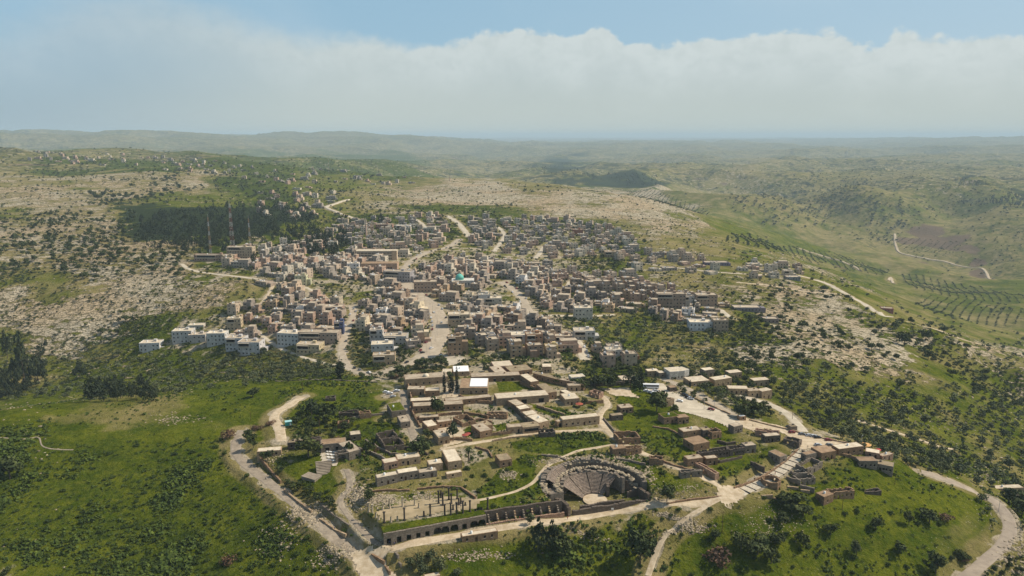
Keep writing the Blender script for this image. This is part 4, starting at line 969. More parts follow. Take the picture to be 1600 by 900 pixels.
# ---------------------------------------------------------------- theatre
def theatre():
    ax = R(17); rng = random.Random(9); root = empty('stone_theatre', TH[0], TH[1], -9.6, ax)   # local +y = axis into the seats
    ORC = 6.2
    def ang(phi): return math.pi / 2 - phi          # phi clockwise from the axis
    seats = MB(); n = 56; rows = 14; R0, DR, DZ = ORC + 1.0, 0.64, 0.44
    P0, P1 = R(-74), R(66)
    prof = [(R0 - 1.0, 0), (R0 - 1.0, .9), (R0 - .2, .9), (R0 - .2, .35)]
    prof = [(ORC, -.5), (ORC, 1.0), (ORC + .8, 1.0)]
    for i in range(rows):
        r = R0 + i * DR; z = 1.0 + i * DZ; prof += [(r, z), (r, z + DZ * .98)]
    prof += [(R0 + rows * DR, 1.0 + rows * DZ)]
    def arc(mb, prof, p0, p1, n, mat=0): mb.lathe(prof, n, mat, 0, 0, ang(p1), ang(p0), False)
    # three wedges split by two stairways
    cuts = [P0, R(-34), R(6), R(38), P1]
    for a, b in zip(cuts, cuts[1:]): arc(seats, prof, a + .022, b - .022, 12)
    so = obj('seating', seats.mesh('seating', simple('theatre_seat', (0.21, 0.165, 0.13), .9, 0, .4, 1.0)), root)
    for c in cuts[1:-1]:
        st = MB()
        for i in range(rows * 2):
            r = R0 + i * DR / 2; z = 1.0 + i * DZ / 2; arc(st, [(r, z - .6), (r, z), (r + DR / 2 + .01, z)], c - .02, c + .02, 1)
        obj('stairway', st.mesh('stairway', M_BASALT), root)
    fl = MB(); fl.lathe([(0.01, .05), (ORC, .05)], 30); obj('orchestra_floor', fl.mesh('orchestra_floor', MATS['dirt']), root)
    rt = R0 + rows * DR; zt = 1.0 + rows * DZ
    def rough_ring(name, r0, r1, zb, z_of, p0, p1, seg=1.4, mat=M_STONE, colour='grey', jit=.7):
        mb = MB(); m = int((p1 - p0) * r1 / seg)
        for i in range(m):
            a, b = p0 + (p1 - p0) * i / m, p0 + (p1 - p0) * (i + 1) / m; z = z_of((a + b) / 2) + rng.uniform(-jit, jit)
            rr0 = r0 + rng.uniform(-.15, .15)
            q = [(rr0, a), (r1, a), (r1, b), (rr0, b)]
            pts = [(r * math.cos(ang(t)), r * math.sin(ang(t)), zz) for zz in (zb, z) for r, t in q]
            mb.hexa([pts[3], pts[2], pts[1], pts[0], pts[7], pts[6], pts[5], pts[4]])
        o = obj(name, mb.mesh(name, mat), root); o.color = (*WALLC[colour], 1); return o
    rough_ring('gangway_wall', rt, rt + 1.6, 0, lambda p: zt + .9, R(-80), R(82), 1.2)
    # upper seating survives on the left
    up = MB(); pr = [(rt + 1.6, zt - .5), (rt + 2.6, zt + .2)]
    for i in range(7): r = rt + 2.7 + i * .72; z = zt + .4 + i * .42; pr += [(r, z), (r, z + .44)]
    pr += [(rt + 8.6, zt + 3.3)]
    arc(up, pr, R(-72), R(-24), 20); obj('upper_seating', up.mesh('upper_seating', MATS['theatre_seat']), root)
    rough_ring('outer_wall', 25.2, 27.6, -1.5, lambda p: 9.0 + (0.8 if -1.2 < p < .2 else 0) + 1.0 * math.sin(p * 5) - max(0, abs(p) - 1.25) * 5, R(-98), R(96), 1.3)
    rough_ring('inner_rubble_bank', rt + 1.6, 25.2, -1, lambda p: zt - 2.6 + (2.8 if p < -.3 else 0) - (1.2 if p > .1 else 0), R(-96), R(-79), 1.1)
    rough_ring('rubble_bank', 21, 23.4, -1, lambda p: 3.6 + math.sin(p * 7), R(-18), R(92), 1.0, colour='grey')
    for p_ in (-.05, .35, .75, 1.1):
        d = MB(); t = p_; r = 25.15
        d.M = Matrix.Rotation(-t, 4, 'Z') @ Matrix.Translation((0, r, 0)); d.box(-1, -.12, 4.2, 1, .0, 6.8); obj('doorway', d.mesh('doorway', M_DARK), root)  # solid near-black slab, the doorway's inner shade put into its colour
    # stage building: two rough walls across the front
    for nm, y0, x0, x1, h in (('stage_wall', -7.2, -11, 13, 2.1), ('front_wall', -11.6, -17, 25, 3.0), ('side_wall', -2, 17, 25.5, 3.2)):
        mb = MB(); mb.M = rotm(x0, y0); wall_run(mb, x1 - x0, 1.2, h, [], .35, rng, 2, 1.3); o = obj(nm, mb.mesh(nm, M_STONE), root); o.color = (*WALLC['dark'], 1)
    for x0, y0, a, L, h in ((25.3, -11, R(96), 12, 5.2), (-18, -12, R(108), 15, 6.5)):
        mb = MB(); mb.M = rotm(x0, y0, 0, a); wall_run(mb, L, 1.6, h, [], .3, rng, 2, 1.3); o = obj('wing_wall', mb.mesh('wing_wall', M_STONE), root); o.color = (*WALLC['dark'], 1)
    gate = MB(); gate.M = rotm(8.5, 1.5, 0, R(70))
    wall_run(gate, 9, 1.4, 5.2, [(3, 5.4, 0, 3.6)], .25, rng, 2); o = obj('gate_wall', gate.mesh('gate_wall', M_STONE), root); o.color = (*WALLC['dark'], 1)
    item(root, 'half-round ancient stone theatre with stepped seats', 'theatre', (TH[0], TH[1], -6))
theatre()

# ---------------------------------------------------------------- vaulted shops under the terrace
def vaults():
    A = Vector(on_plane(600, 851, -7)); B = Vector(on_plane(760, 821, -7)); E = Vector(on_plane(882, 803, -7))
    d = B - A; W = d.length; a = math.atan2(d.y, d.x); root = empty('vaulted_shops', A.x, A.y, -7, a); H = 5.3; rng = random.Random(2)
    xs = []
    for px in (608, 624, 639, 654, 668, 684, 696, 710, 726, 741, 753):
        q = Vector(on_plane(px, 851 - (px - 600) * 30 / 160, -7)); xs.append((q - A).dot(d) / W)
    mb = MB(); ops = []
    for i, x in enumerate(xs):
        w, h = (1.0, 2.6) if i < 5 else ((1.9, 3.7) if i not in (8,) else (1.1, 2.8)); ops.append((x - w, x + w, 0, h))
    ops = [o for o in ops if o[0] > 0]
    wall_run(mb, W, 1.0, H, ops, .06, rng, 1.5, 2.2)
    for i, (x0, x1, z0, z1) in enumerate(ops):    # arch haunches
        if x1 - x0 > 3:
            for s_ in (0, 1):
                xa = x0 if s_ == 0 else x1
                for k in range(4):
                    w = (x1 - x0) / 2 * (1 - math.cos(math.asin(min((k + 1) / 4.0, 1)))); zz = z1 - 1.9 + 1.9 * k / 4 + .05
                    mb.box(min(xa, xa + (w if s_ == 0 else -w)), .05, zz, max(xa, xa + (w if s_ == 0 else -w)), .95, zz + .5)
    o = obj('front_wall', mb.mesh('front_wall', M_STONE), root); o.color = (*WALLC['grey'], 1)
    for i, (x0, x1, z0, z1) in enumerate(ops):
        p = MB(); p.box(x0 - .6, 1.02, -.3, x1 + .6, 4.6, z1 + .4, 0, True); p.f = [q for k, q in enumerate(p.f) if k != 1]; p.m = p.m[:len(p.f)]; p.sm = p.sm[:len(p.f)]
        oo = obj('chamber', p.mesh('chamber', M_STONE), root); oo.color = (*WALLC['dark'], 1)
    top = MB(); top.box(0, .9, H - .35, W, 6.4, H + .12); obj('terrace_edge', top.mesh('terrace_edge', GROUND), root)
    item(root, 'long row of dark vaulted shops facing the street', 'ruin', (A.x + d.x / 2, A.y + d.y / 2, -5))
    # fallen bays on the right: back wall and piers
    d2 = E - B; W2 = d2.length; a2 = math.atan2(d2.y, d2.x); r2 = empty('collapsed_vaults', B.x, B.y, -7, a2); mb = MB()
    mb.M = rotm(0, 3.7); wall_run(mb, W2, 1.1, 5.4, [], .08, rng, 1.5); mb.M = rotm(0, 0)
    o = obj('back_wall', mb.mesh('back_wall', M_STONE), r2); o.color = (*WALLC['dark'], 1)
    for i in range(9):
        x = (i + .4) * W2 / 9; mb = MB(); mb.M = rotm(x, .2, 0, math.pi / 2)
        for k in range(4): mb.box(k * .87, -.35, -1.5, k * .87 + .86, .35, .9 + k * .8 + rng.uniform(-.3, .3))
        o = obj('pier', mb.mesh('pier', M_STONE), r2); o.color = (*WALLC['beige' if i % 2 else 'grey'], 1)
    mb = MB(); wall_run(mb, W2, .8, 1.0, [], .5, rng, 1.5); o = obj('sill_wall', mb.mesh('sill_wall', M_STONE), r2); o.color = (*WALLC['pink'], 1)
    item(r2, 'collapsed vault bays with slanting piers left of the theatre', 'ruin', (B.x + d2.x / 2, B.y + d2.y / 2, -5))
vaults()

# ---------------------------------------------------------------- columns of the terrace
COLS = [(576.4,800,787,0),(582,803,790,0),(587.6,809,800,0),(591.6,812,805,0),(600.6,817,802,1),(598,797,788,0),(609,795,780,0),(611,816,807,0),(621,814,806,0),
 (632,813,796,1),(629,792,778,0),(648,790,777,0),(652,809,804,0),(654.4,794,786,0),(662.4,807,798,1),(672.4,806,790,1),(685.4,787,769,1),(689,778,766,1),(692,790,772,1),
 (695,807,790,1),(701.4,781,764,1),(704.4,806,788,1),(705.2,787,773,1),(713.6,804,787,1),(714.4,780,765,1),(717,789,778,1),(720,787,777,1),(723.4,803,785,1),(734.4,800,784,1),
 (762,795,780,1),(743.4,799,795,1),(753,797,792,1),(672.4,780,772,0),(708,797,788,1),(727,790,784,1)]
for i, (px, pb, pt, dk) in enumerate(COLS):
    x, y, z = ground(px, pb); slant = math.sqrt(x * x + y * y + (ZC - z) ** 2); h = max((pb - pt) * slant / F / math.cos(math.asin((ZC - z) / slant)), .8)
    r = .42; mb = MB(); mb.box(-.6, -.6, -.5, .6, .6, .3); mb.lathe([(.55, .3), (.5, .45), (r, .55), (r * .88, h - .5)], 12)
    full = h > 4.5; root = empty('stone_column', x, y, z)
    obj('shaft', mb.mesh('shaft', M_BASALT if dk else M_LIME), root)
    if full: mb = MB(); mb.lathe([(r * .88, h - .5), (.55, h - .1)], 12); mb.box(-.58, -.58, h - .1, .58, .58, h + .12); obj('capital', mb.mesh('capital', M_BASALT if dk else M_LIME), root)
    size = 'tall' if h > 5.2 else ('medium' if h > 3 else 'broken stump of a')
    item(root, f"{size} {'dark basalt' if dk else 'pale limestone'} column on the terrace", 'column', (x, y, z + h / 2), 'columns standing on the terrace')

# stepped seating beside the court
def steps_seating():
    x, y, z = ground(505, 742); root = MB(); n = 9
    for i in range(n):
        root.box(-3.2 - i * .12, i * 1.0, -1, 3.2 + i * .12, (i + 1) * 1.0, .35 + i * .42)
    o = obj('stepped_seating', root.mesh('stepped_seating', MATS['dusty_paving']), None, (x, y, z), R(12)); item(o, 'stepped stone seating below the table court', 'steps', (x, y + 4, z + 2))
    x, y, z = ground(487, 747); mb = MB(); mb.box(-4.5, -2.6, -1, 4.5, 2.6, 1.1); mb.box(-4.7, -2.8, 1.1, 4.7, 2.8, 1.3); o = obj('stone_platform', mb.mesh('stone_platform', MATS['dusty_paving']), None, (x, y, z), R(-28))
    item(o, 'pinkish stone platform left of the stepped seating', 'platform', (x, y, z))
steps_seating()
def stair_bands():
    nm, mt, w, L = [q for q in ROADS if q[1] == 'paving' and q[2] > 8][0]
    d = np.r_[0, np.cumsum(np.hypot(*np.diff(L, axis=0).T))]; k = 0
    for s in np.arange(6, d[-1] - 3, 5.2):
        x = np.interp(s, d, L[:, 0]); y = np.interp(s, d, L[:, 1]); x2 = np.interp(s + 1, d, L[:, 0]); y2 = np.interp(s + 1, d, L[:, 1])
        mb = MB(); mb.box(-.2, -w / 2, -.3, .2, w / 2, .22); 
        o = obj('street_band', mb.mesh('street_band', M_BASALT), None, (x, y, float(hz(x, y)) + .12), math.atan2(y2 - y, x2 - x)); tag(o, kind='structure')  # dark bars laid across the paved street at even spacing
stair_bands()
# tables in the west court
tb = MB(); tb.box(-.9, -.4, .68, .9, .4, .74, 0, True); tl = MB(); tl.box(-.05, -.05, 0, .05, .05, .68)
TT, TL = tb.mesh('tabletop', M_WHITE), tl.mesh('leg', M_METAL)
for i in range(4):
    for j in range(3):
        x, y, z = ground(511 + j * 5.5 + i * 1.1, 707 + i * 4.6 + j * .6); root = empty('white_table', x, y, z + .1, R(-30))
        obj('tabletop', TT, root)
        for sx in (-.8, .8):
            for sy in (-.3, .3): obj('leg', TL, root, (sx, sy, 0))
        item(root, 'long white table standing in the paved court', 'table', (x, y, z), 'white tables in the west court')

# ---------------------------------------------------------------- the new village on the hill
rngT = random.Random(77)
def town_variant(k, parts=True):
    """one flat-roofed concrete or stone-faced house; returns list of (name, mesh, parent name)"""
    rng = random.Random(1000 + k); W = rng.choice([8, 10, 11, 12, 14, 17, 21]) * rng.uniform(.93, 1.07); D = rng.uniform(7.5, 12.5); n = [1, 2, 1, 2, 3, 1, 3, 2][k % 8]; fh = 3.2; H = n * fh
    body = MB(); body.box(0, 0, -4, W, D, H)
    setb = n > 1 and k % 3 == 1
    if setb: body.box(W * .35, D * .25, H, W - .3, D - .3, H + fh); 
    for x0, y0, x1, y1 in ((0, 0, W, .25), (0, D - .25, W, D), (0, .25, .25, D - .25), (W - .25, .25, W, D - .25)): body.box(x0, y0, H + .0, x1, y1, H + .75)
    out = []
    if k % 2: body.box(W * .6, D * .4, H, W * .6 + 3, D * .4 + 3.4, H + 2.5)
    if k % 3 != 0:      # lower side or front wing
        h2 = max(1, n - 1) * fh - (.8 if n == 1 else 0); w2 = rng.uniform(3, 6)
        if k % 3 == 1: body.box(W + .01, D * .2, -4, W + w2, D * .95, h2)
        else: body.box(W * .1, -w2 * .7, -4, W * .55, -.01, h2)
    if k % 5 == 2:      # unfinished upper floor: bare columns
        for cx_ in (.5, W * .5, W - .5):
            for cy_ in (.5, D - .5): body.box(cx_ - .15, cy_ - .15, H, cx_ + .15, cy_ + .15, H + 2.9)
    for f in range(n):     # floor bands
        if f: body.box(-.08, -.08, f * fh - .12, W + .08, D + .08, f * fh + .06)
    roof = MB(); roof.box(.26, .26, H, W - .26, D - .26, H + .15)
    if setb: roof.box(W * .35, D * .25, H + fh, W - .3, D - .3, H + fh + .12)
    if k % 2: roof.box(W * .6, D * .4, H + 2.5, W * .6 + 3, D * .4 + 3.4, H + 2.6)
    wins = []
    nx = max(2, int(W / 3.6)); ny = max(2, int(D / 4))
    for f in range(n):
        for i in range(nx):
            if rng.random() < .12: continue
            x = W * (i + .5) / nx; w = rng.choice([.55, .65, .9]); z = f * fh + 1.1; hh = 1.35
            if f == 0 and i == nx // 2: z = .0; hh = 2.3; w = .6
            m = MB(); m.box(x - w, -.05, z, x + w, .02, z + hh); m.box(x - w - .12, -.14, z - .12, x + w + .12, .02, z, 1); m.box(x - w - .1, -.12, z + hh, x + w + .1, .02, z + hh + .14, 1)
            wins.append(('door' if z == 0 else 'window', m))
        for i in range(ny):
            if rng.random() < .3: continue
            y = D * (i + .5) / ny; w = .6; z = f * fh + 1.1
            for xx, s_ in ((0, -1), (W, 1)):
                m = MB(); m.box(xx - .05, y - w, z, xx + .05, y + w, z + 1.3); m.box(xx - .13, y - w - .1, z - .1, xx + .13, y + w + .1, z, 1); wins.append(('window', m))
    if n > 1 and k % 4 in (1, 2):   # balcony with dark recess
        z = fh * (n - 1); m = MB(); m.box(W * .1, -1.3, z - .15, W * .5, -.15, z, 0, True); m.box(W * .1, -1.3, z, W * .5, -1.2, z + .9, 0, True); out.append(('balcony', m, [M_TRIM]))
    tk = []
    for i in range(rng.choice([1, 2, 3, 4])):
        m = MB(); x = rng.uniform(1.5, W * .45); y = rng.uniform(1.5, D - 1.5)
        if rng.random() < .5: m.lathe([(.6, H + .3), (.6, H + 1.5), (.15, H + 1.7)], 8, 0, x, y)
        else: m.box(x - .7, y - .6, H + .5, x + .7, y + .6, H + 1.6)
        tk.append((m, M_TANK if rng.random() < .6 else M_TANKG))
    if k % 3 == 0: m = MB(); m.hexa([(1.2,1.5,H+.3),(4,1.5,H+.3),(4,3,H+1.2),(1.2,3,H+1.2),(1.2,1.5,H+.4),(4,1.5,H+.4),(4,3,H+1.3),(1.2,3,H+1.3)]); out.append(('solar_panel', m, [M_GLASS]))
    rust = MB(); 
    for i in range(rng.choice([0, 4, 6])): x = W * rng.random(); y = rng.choice([.15, D - .15]); rust.box(x - .07, y - .07, H + .7, x + .07, y + .07, H + 1.9)
    return dict(W=W, D=D, H=H + (fh if setb else 0), n=n, setb=setb, body=body, roof=roof, wins=wins, tanks=tk, extra=out, rust=rust, tanksn=len(tk), stair=k % 2)
NV = 26; VAR = [town_variant(k) for k in range(NV)]
for v in VAR:
    v['m_body'] = v['body'].mesh('walls', M_PLASTER); v['m_roof'] = v['roof'].mesh('roof', M_ROOF)
    v['m_win'] = [(nm, m.mesh(nm, [M_GLASS, M_TRIM])) for nm, m in v['wins']]
    v['m_tank'] = [m.mesh('water_tank', mt) for m, mt in v['tanks']]; v['m_ex'] = [(nm, m.mesh(nm, mt)) for nm, m, mt in v['extra']]
    one = MB(); one.v = list(v['body'].v); one.f = list(v['body'].f); one.m = [0] * len(one.f); one.sm = [False] * len(one.f)
    def add(m, f):
        k0 = len(one.v); one.v.extend(m.v); one.f.extend([[k0 + i for i in q] for q in m.f]); one.m.extend([f(x) for x in m.m]); one.sm.extend(m.sm)
    add(v['roof'], lambda x: 1); [add(m, lambda x: 2 + x) for _, m in v['wins']]; [add(m, lambda x: 4) for m, _ in v['tanks']]; [add(m, lambda x: 3) if _n == 'balcony' else add(m, lambda x: 2) for _n, m, _ in v['extra']]
    v['one'] = one; v['m_one'] = one.mesh('town_house', [M_PLASTER, M_ROOF, M_GLASS, M_TRIM, M_TANK])
TOWNC = [('beige', (0.46, 0.36, 0.265)), ('pinkish', (0.41, 0.285, 0.215)), ('grey', (0.29, 0.25, 0.215)), ('cream', (0.56, 0.48, 0.35)), ('brown', (0.30, 0.215, 0.155)), ('dusty', (0.36, 0.29, 0.23)), ('white', (0.68, 0.66, 0.64)), ('tan', (0.46, 0.33, 0.21))]
TOWNW = [5, 5, 5, 2, 4, 6, 1.0, 2]
def clear_of_roads(x, y, m):
    for P, w in RD_ALL:
        if ((P[:, 0] - x) ** 2 + (P[:, 1] - y) ** 2).min() < (w / 2 + m) ** 2: return False
    return True
RD_ALL = [(L, w) for _, _, w, L in ROADS]
for _, _, P in PLZ:
    x0, y0 = P.min(0); x1, y1 = P.max(0); s = 5; X, Y = np.meshgrid(np.arange(x0, x1, s), np.arange(y0, y1, s)); k = in_poly(P, X, Y)
    if k.any(): RD_ALL.append((np.column_stack([X[k], Y[k]]), 5))
def px_in(poly, px, py):
    c = False; n = len(poly)
    for i in range(n):
        x1, y1 = poly[i]; x2, y2 = poly[(i + 1) % n]
        if (y1 > py) != (y2 > py) and px < (x2 - x1) * (py - y1) / (y2 - y1) + x1: c = not c
    return c
TOWN = [ # polygon, acceptance
 ([(298,404),(400,392),(440,384),(500,372),(545,392),(625,400),(650,412),(640,436),(625,440),(560,440),(510,436),(470,434),(420,424),(380,420),(300,412)], 1),
 ([(410,430),(470,440),(520,470),(540,480),(536,505),(530,520),(535,545),(500,545),(455,540),(420,525),(400,508),(352,502),(350,488),(400,482),(412,470)], 1),
 ([(350,500),(395,512),(415,535),(400,552),(352,548)], .8),
 ([(560,438),(640,440),(670,480),(684,505),(676,530),(655,548),(640,545),(560,530),(552,500),(570,478),(600,470)], 1),
 ([(640,425),(720,405),(800,408),(860,420),(900,430),(985,432),(1010,450),(1080,462),(1140,482),(1128,500),(1075,512),(1010,492),(960,488),(925,495),(880,492),(836,480),(800,450),(770,440),(760,470),(790,480),(825,500),(870,520),(905,555),(860,562),(800,560),(740,548),(698,552),(692,520),(690,490),(665,455)], 1),
 ([(925,548),(975,552),(990,572),(960,578),(925,568)], .9),
 ([(500,368),(530,348),(600,342),(680,338),(700,352),(690,385),(650,395),(560,392)], .5),
 ([(735,340),(780,345),(860,342),(940,352),(985,372),(1000,392),(930,402),(860,404),(800,400),(760,392),(730,378)], .5),
 ([(400,300),(520,290),(540,318),(470,345),(400,340)], .22),
 ([(940,402),(1010,395),(1100,405),(1180,425),(1130,430),(1000,425)], .22),
 ([(40,238),(300,245),(420,262),(560,268),(660,275),(640,290),(420,292),(330,272),(180,262),(40,252)], .30),
 ([(1170,412),(1260,420),(1255,436),(1170,436)], .12),
]
GARD = [[(500,442),(585,448),(580,478),(540,474)], [(752,446),(788,452),(800,470),(770,480),(750,468)], [(690,440),(720,446),(712,452)], [(700,540),(740,535),(760,552),(700,556)], [(560,535),(640,548),(600,575),(560,570)],
        [(468,400),(545,385),(545,398),(470,408)], [(640,398),(800,402),(860,402),(860,412),(740,404),(640,408)], [(925,500),(1090,512),(1085,555),(925,545)], [(575,395),(625,400),(640,425),(600,412)]]
HOUSES = []; SPEC_FP = []
def feature(v):
    f = []
    if v['setb']: f.append('set-back top')
    if v['stair']: f.append('roof stair room')
    f.append({1: 'one tank', 2: 'two tanks', 3: 'three tanks', 4: 'four tanks'}[v['tanksn']])
    return f
STO = {1: 'low', 2: 'two storey', 3: 'three storey', 4: 'four storey'}
def put_house(x, y, yaw, v, col, cname, desc=None, group=HG, detailed=True, z=None):
    z = float(min(hz(x, y), hz(x + 4, y - 4) + 1, hz(x - 4, y - 4) + 1)) + .2 if z is None else z
    c, s_ = math.cos(yaw), math.sin(yaw); ox = x - (v['W'] / 2 * c - v['D'] / 2 * s_); oy = y - (v['W'] / 2 * s_ + v['D'] / 2 * c)
    if detailed:
        root = empty('town_house', ox, oy, z, yaw); o = obj('walls', v['m_body'], root); o.color = (*col, 1); ro = obj('roof', v['m_roof'], root)
        for nm, m in v['m_win'] + v['m_ex']: obj(nm, m, root)
        for m in v['m_tank']: obj('water_tank', m, ro)
    else: root = obj('town_house', v['m_one'], None, (ox, oy, z), yaw); root.color = (*col, 1)
    if desc is None:
        desc = f"{STO[v['n']]} {cname} house with {feature(v)[0]}"
    item(root, desc, 'house', (x, y, z + v['H'] / 2), group); return root
# houses that stand out
def custom(px, py, wpx, storeys, col, cname, desc, yaw=0.0, depth=None):
    x, y, z = ground(px, py); slant = math.sqrt(x * x + y * y + (ZC - z) ** 2); W = wpx * slant / F; D = depth or min(max(W * .7, 8), 14); FH = 3.9; H = storeys * FH
    mb = MB(); mb.box(0, 0, -5, W, D, H); [mb.box(*q) for q in ((0, 0, H, W, .25, H + .8), (0, D - .25, H, W, D, H + .8), (0, .25, H, .25, D - .25, H + .8), (W - .25, .25, H, W, D - .25, H + .8))]
    yaw_ = yaw; c, s_ = math.cos(yaw_), math.sin(yaw_); root = empty('town_house', x - W / 2 * c, y - W / 2 * s_, z, yaw_)
    o = obj('walls', mb.mesh('walls', M_PLASTER), root); o.color = (*col, 1); mb = MB(); mb.box(.26, .26, H, W - .26, D - .26, H + .2); obj('roof', mb.mesh('roof', M_PALE if cname in ('white', 'cream') else M_ROOF), root)
    nx = max(2, int(W / 3.4)); rq = random.Random(int(px * 3 + py)); jq = rq.uniform(.84, 1.06); col = tuple(q * jq for q in col); o.color = (*col, 1)
    if storeys > 1 and rq.random() < .6:
        bz = (storeys - 1) * FH; m = MB(); m.box(W * .05, -1.5, bz - .2, W * .55, -.01, bz, 0, True); m.box(W * .05, -1.5, bz, W * .55, -1.4, bz + 1, 0, True); m.box(W * .05, -1.5, H - .3, W * .55, -.01, H, 0, True); obj('balcony', m.mesh('balcony', M_TRIM), root)
        m = MB(); m.box(W * .08, -.05, bz + .3, W * .52, .02, H - .5); obj('veranda_shade', m.mesh('veranda_shade', M_DARK), root)  # near-black panel on the solid wall, painted as the veranda's shade
    if rq.random() < .5: h2 = max(1, storeys - 1) * FH - rq.uniform(0, 1); m = MB(); m.box(W + .01, D * .15, -5, W + rq.uniform(3, 6), D * .9, h2); oo = obj('side_wing', m.mesh('side_wing', M_PLASTER), root); oo.color = (*[q * .85 for q in col], 1)
    for f in range(storeys):
        for i in range(nx):
            if rq.random() < .18: continue
            xx = W * (i + .5) / nx; m = MB(); zz = f * FH + 1.2; m.box(xx - .65, -.06, zz, xx + .65, .02, zz + 1.3); m.box(xx - .8, -.16, zz - .14, xx + .8, .02, zz, 1); obj('window', m.mesh('window', [M_GLASS, M_TRIM]), root)
        for i in range(2):
            yy = D * (i + .5) / 2
            for xx in (0, W): m = MB(); zz = f * FH + 1.2; m.box(xx - .06, yy - .6, zz, xx + .06, yy + .6, zz + 1.3); obj('window', m.mesh('window', M_GLASS), root)
    mb = MB(); mb.lathe([(.6, H + .2), (.6, H + 1.5), (.15, H + 1.7)], 8, 0, W * .3, D * .5); obj('water_tank', mb.mesh('water_tank', M_TANK), root)
    if storeys > 1: mb = MB(); mb.box(W * .6, D * .5, H, W * .6 + 3, D * .5 + 3, H + 2.5); oo = obj('stair_room', mb.mesh('stair_room', M_PLASTER), root); oo.color = (*col, 1)
    item(root, desc, 'house', (x, y + D / 2, z + H / 2), HG); SPEC_FP.append((x - s_ * D / 2, y + c * D / 2, max(W, D) * .6)); FOOT.append((x - s_ * D / 2, y + c * D / 2, max(W, D) * .55))
WH = (0.62, 0.60, 0.57)
for q in [
 (234,549,27,2,WH,'white','white two storey house standing apart at the west end',.12), (285,536,27,3,WH,'white','white three storey house with square tower block',.12),
 (308,536,24,2,(.5,.46,.42),'grey','grey house with long balcony beside the white tower',.1), (338,540,26,3,WH,'white','white house with blue shade awning in the west row',.05),
 (306,515,22,1,(.55,.5,.42),'cream','low cream house behind the western white houses',.1), (367,548,27,3,(.55,.53,.52),'grey','pale grey house in the west row',-.05),
 (389,555,33,3,(.55,.53,.52),'grey','pale grey house with dark balconies at the lane',-.05), (366,516,20,3,(.56,.45,.3),'cream','cream tower house behind the west row',.1),
 (450,541,34,3,WH,'white','bright white stepped house by the olive slope',-.2), (497,540,60,3,(.36,.29,.235),'dusty','very wide dusty three storey block with rows of windows',-.06,13),
 (530,523,14,3,(.13,.15,.27),'blue','small house painted deep blue beside the side street',.1), (481,553,36,2,(.5,.42,.27),'tan','low tan villa beneath the wide dusty block',-.1),
 (600,571,34,2,(.46,.35,.23),'tan','tan lower house under the white villa',.1,10), (598,553,34,2,WH,'white','white villa with two gabled roof blocks in the green bend',.15),
 (617,540,36,2,(.5,.48,.45),'grey','grey walled yard house with long pale roof',0), (588,536,20,3,(.6,.55,.5),'pale','pale square house with nine windows',.0),
 (519,492,30,2,(.36,.26,.2),'pinkish','pinkish house at the top of the side street',0), (577,400,44,2,(.46,.31,.21),'tan','orange walled annex left of the school',.05),
 (835,552,26,4,(.42,.235,.135),'orange','orange four storey house with yellow side wall',.1), (862,556,20,2,(.6,.48,.24),'yellow','small yellow house beside the orange one',.1),
 (711,556,22,4,(.40,.28,.18),'tan','tall tan house at the edge of the square',.1), (717,511,34,3,(.55,.43,.29),'cream','cream three storey house on the high street',.05),
 (743,506,30,2,(.62,.6,.55),'white','white fronted house with open balconies',.05), (768,478,32,2,(.6,.55,.45),'cream','cream house with wide window front above the gardens',.0),
 (757,478,18,3,(.66,.63,.58),'white','narrow white block above the mosque street',.1), (665,457,36,3,(.45,.33,.24),'tan','tan three storey house on the mosque corner',.1),
 (620,440,44,3,(.38,.355,.35),'grey','blue grey house with rows of balconies',-.25), (913,531,33,2,(.62,.6,.56),'white','white boxy house with regular windows above the gardens',0),
 (815,538,34,2,(.6,.58,.56),'white','white two storey house with three dark windows',.03), (912,500,28,3,(.6,.54,.45),'cream','cream block with twelve windows by the side road',.05),
 (960,562,26,2,(.62,.58,.52),'white','white house with terrace near the lower street',.1), (985,565,28,1,(.35,.17,.09),'red','low brick red house near the lower street',.0),
 (1095,517,34,2,(.62,.62,.62),'white','white balconied house above the green gardens',-.05), (1126,520,22,3,(.42,.32,.23),'tan','tan house right of the balconied white one',0),
 (1048,482,44,4,(.36,.27,.20),'brown','very large plain brown block at the eastern edge',-.05,12), (1104,478,32,3,(.4,.3,.22),'tan','tan square block on the eastern edge',.0),
 (1168,487,40,1,(.22,.2,.22),'grey','long open shed with flat roof on columns',-.02), (1075,480,18,3,(.5,.48,.46),'pale','pale narrow house by the cypress',.1),
 (552,427,18,3,(.62,.58,.55),'white','pale narrow house beneath the long roofs',.1), (470,447,17,3,(.52,.5,.33),'green','pale green house beside the western lane',.05),
 (375,405,38,4,(.52,.42,.3),'cream','cream tower block beneath the lattice mast',-.05,12), (335,408,60,2,(.42,.29,.21),'pinkish','long pinkish house left of the mast',-.05,10),
 (355,410,14,2,(.5,.42,.3),'cream','small cream house under the left mast',0), (600,358,26,2,(.4,.24,.18),'pinkish','pink upper house near the far minaret',0),
 (630,360,22,2,(.66,.64,.62),'white','white upper house near the far minaret',0), (880,540,26,2,(.36,.25,.18),'brown','brown walled house along the lower street',.0),
 (1120,415,36,1,(.25,.22,.3),'grey','lilac grey bungalow on the eastern slope',0), (1232,432,14,2,(.6,.52,.4),'cream','cream house alone on the eastern spur',0), (1240,438,20,1,(.3,.3,.3),'grey','low grey shed on the eastern spur',0),
 (1386,487,16,1,(.34,.13,.10),'red','tiny red and grey hut beside the ridge road',-.3), (1205,505,22,1,(.3,.25,.22),'grey','half buried grey house on the eastern slope',.0),
 (955,402,20,2,(.5,.36,.22),'tan','tan house at the edge of the rock field',0), (903,366,16,2,(.32,.14,.09),'red','red walled house in the upper quarter',0)]:
    custom(*q)
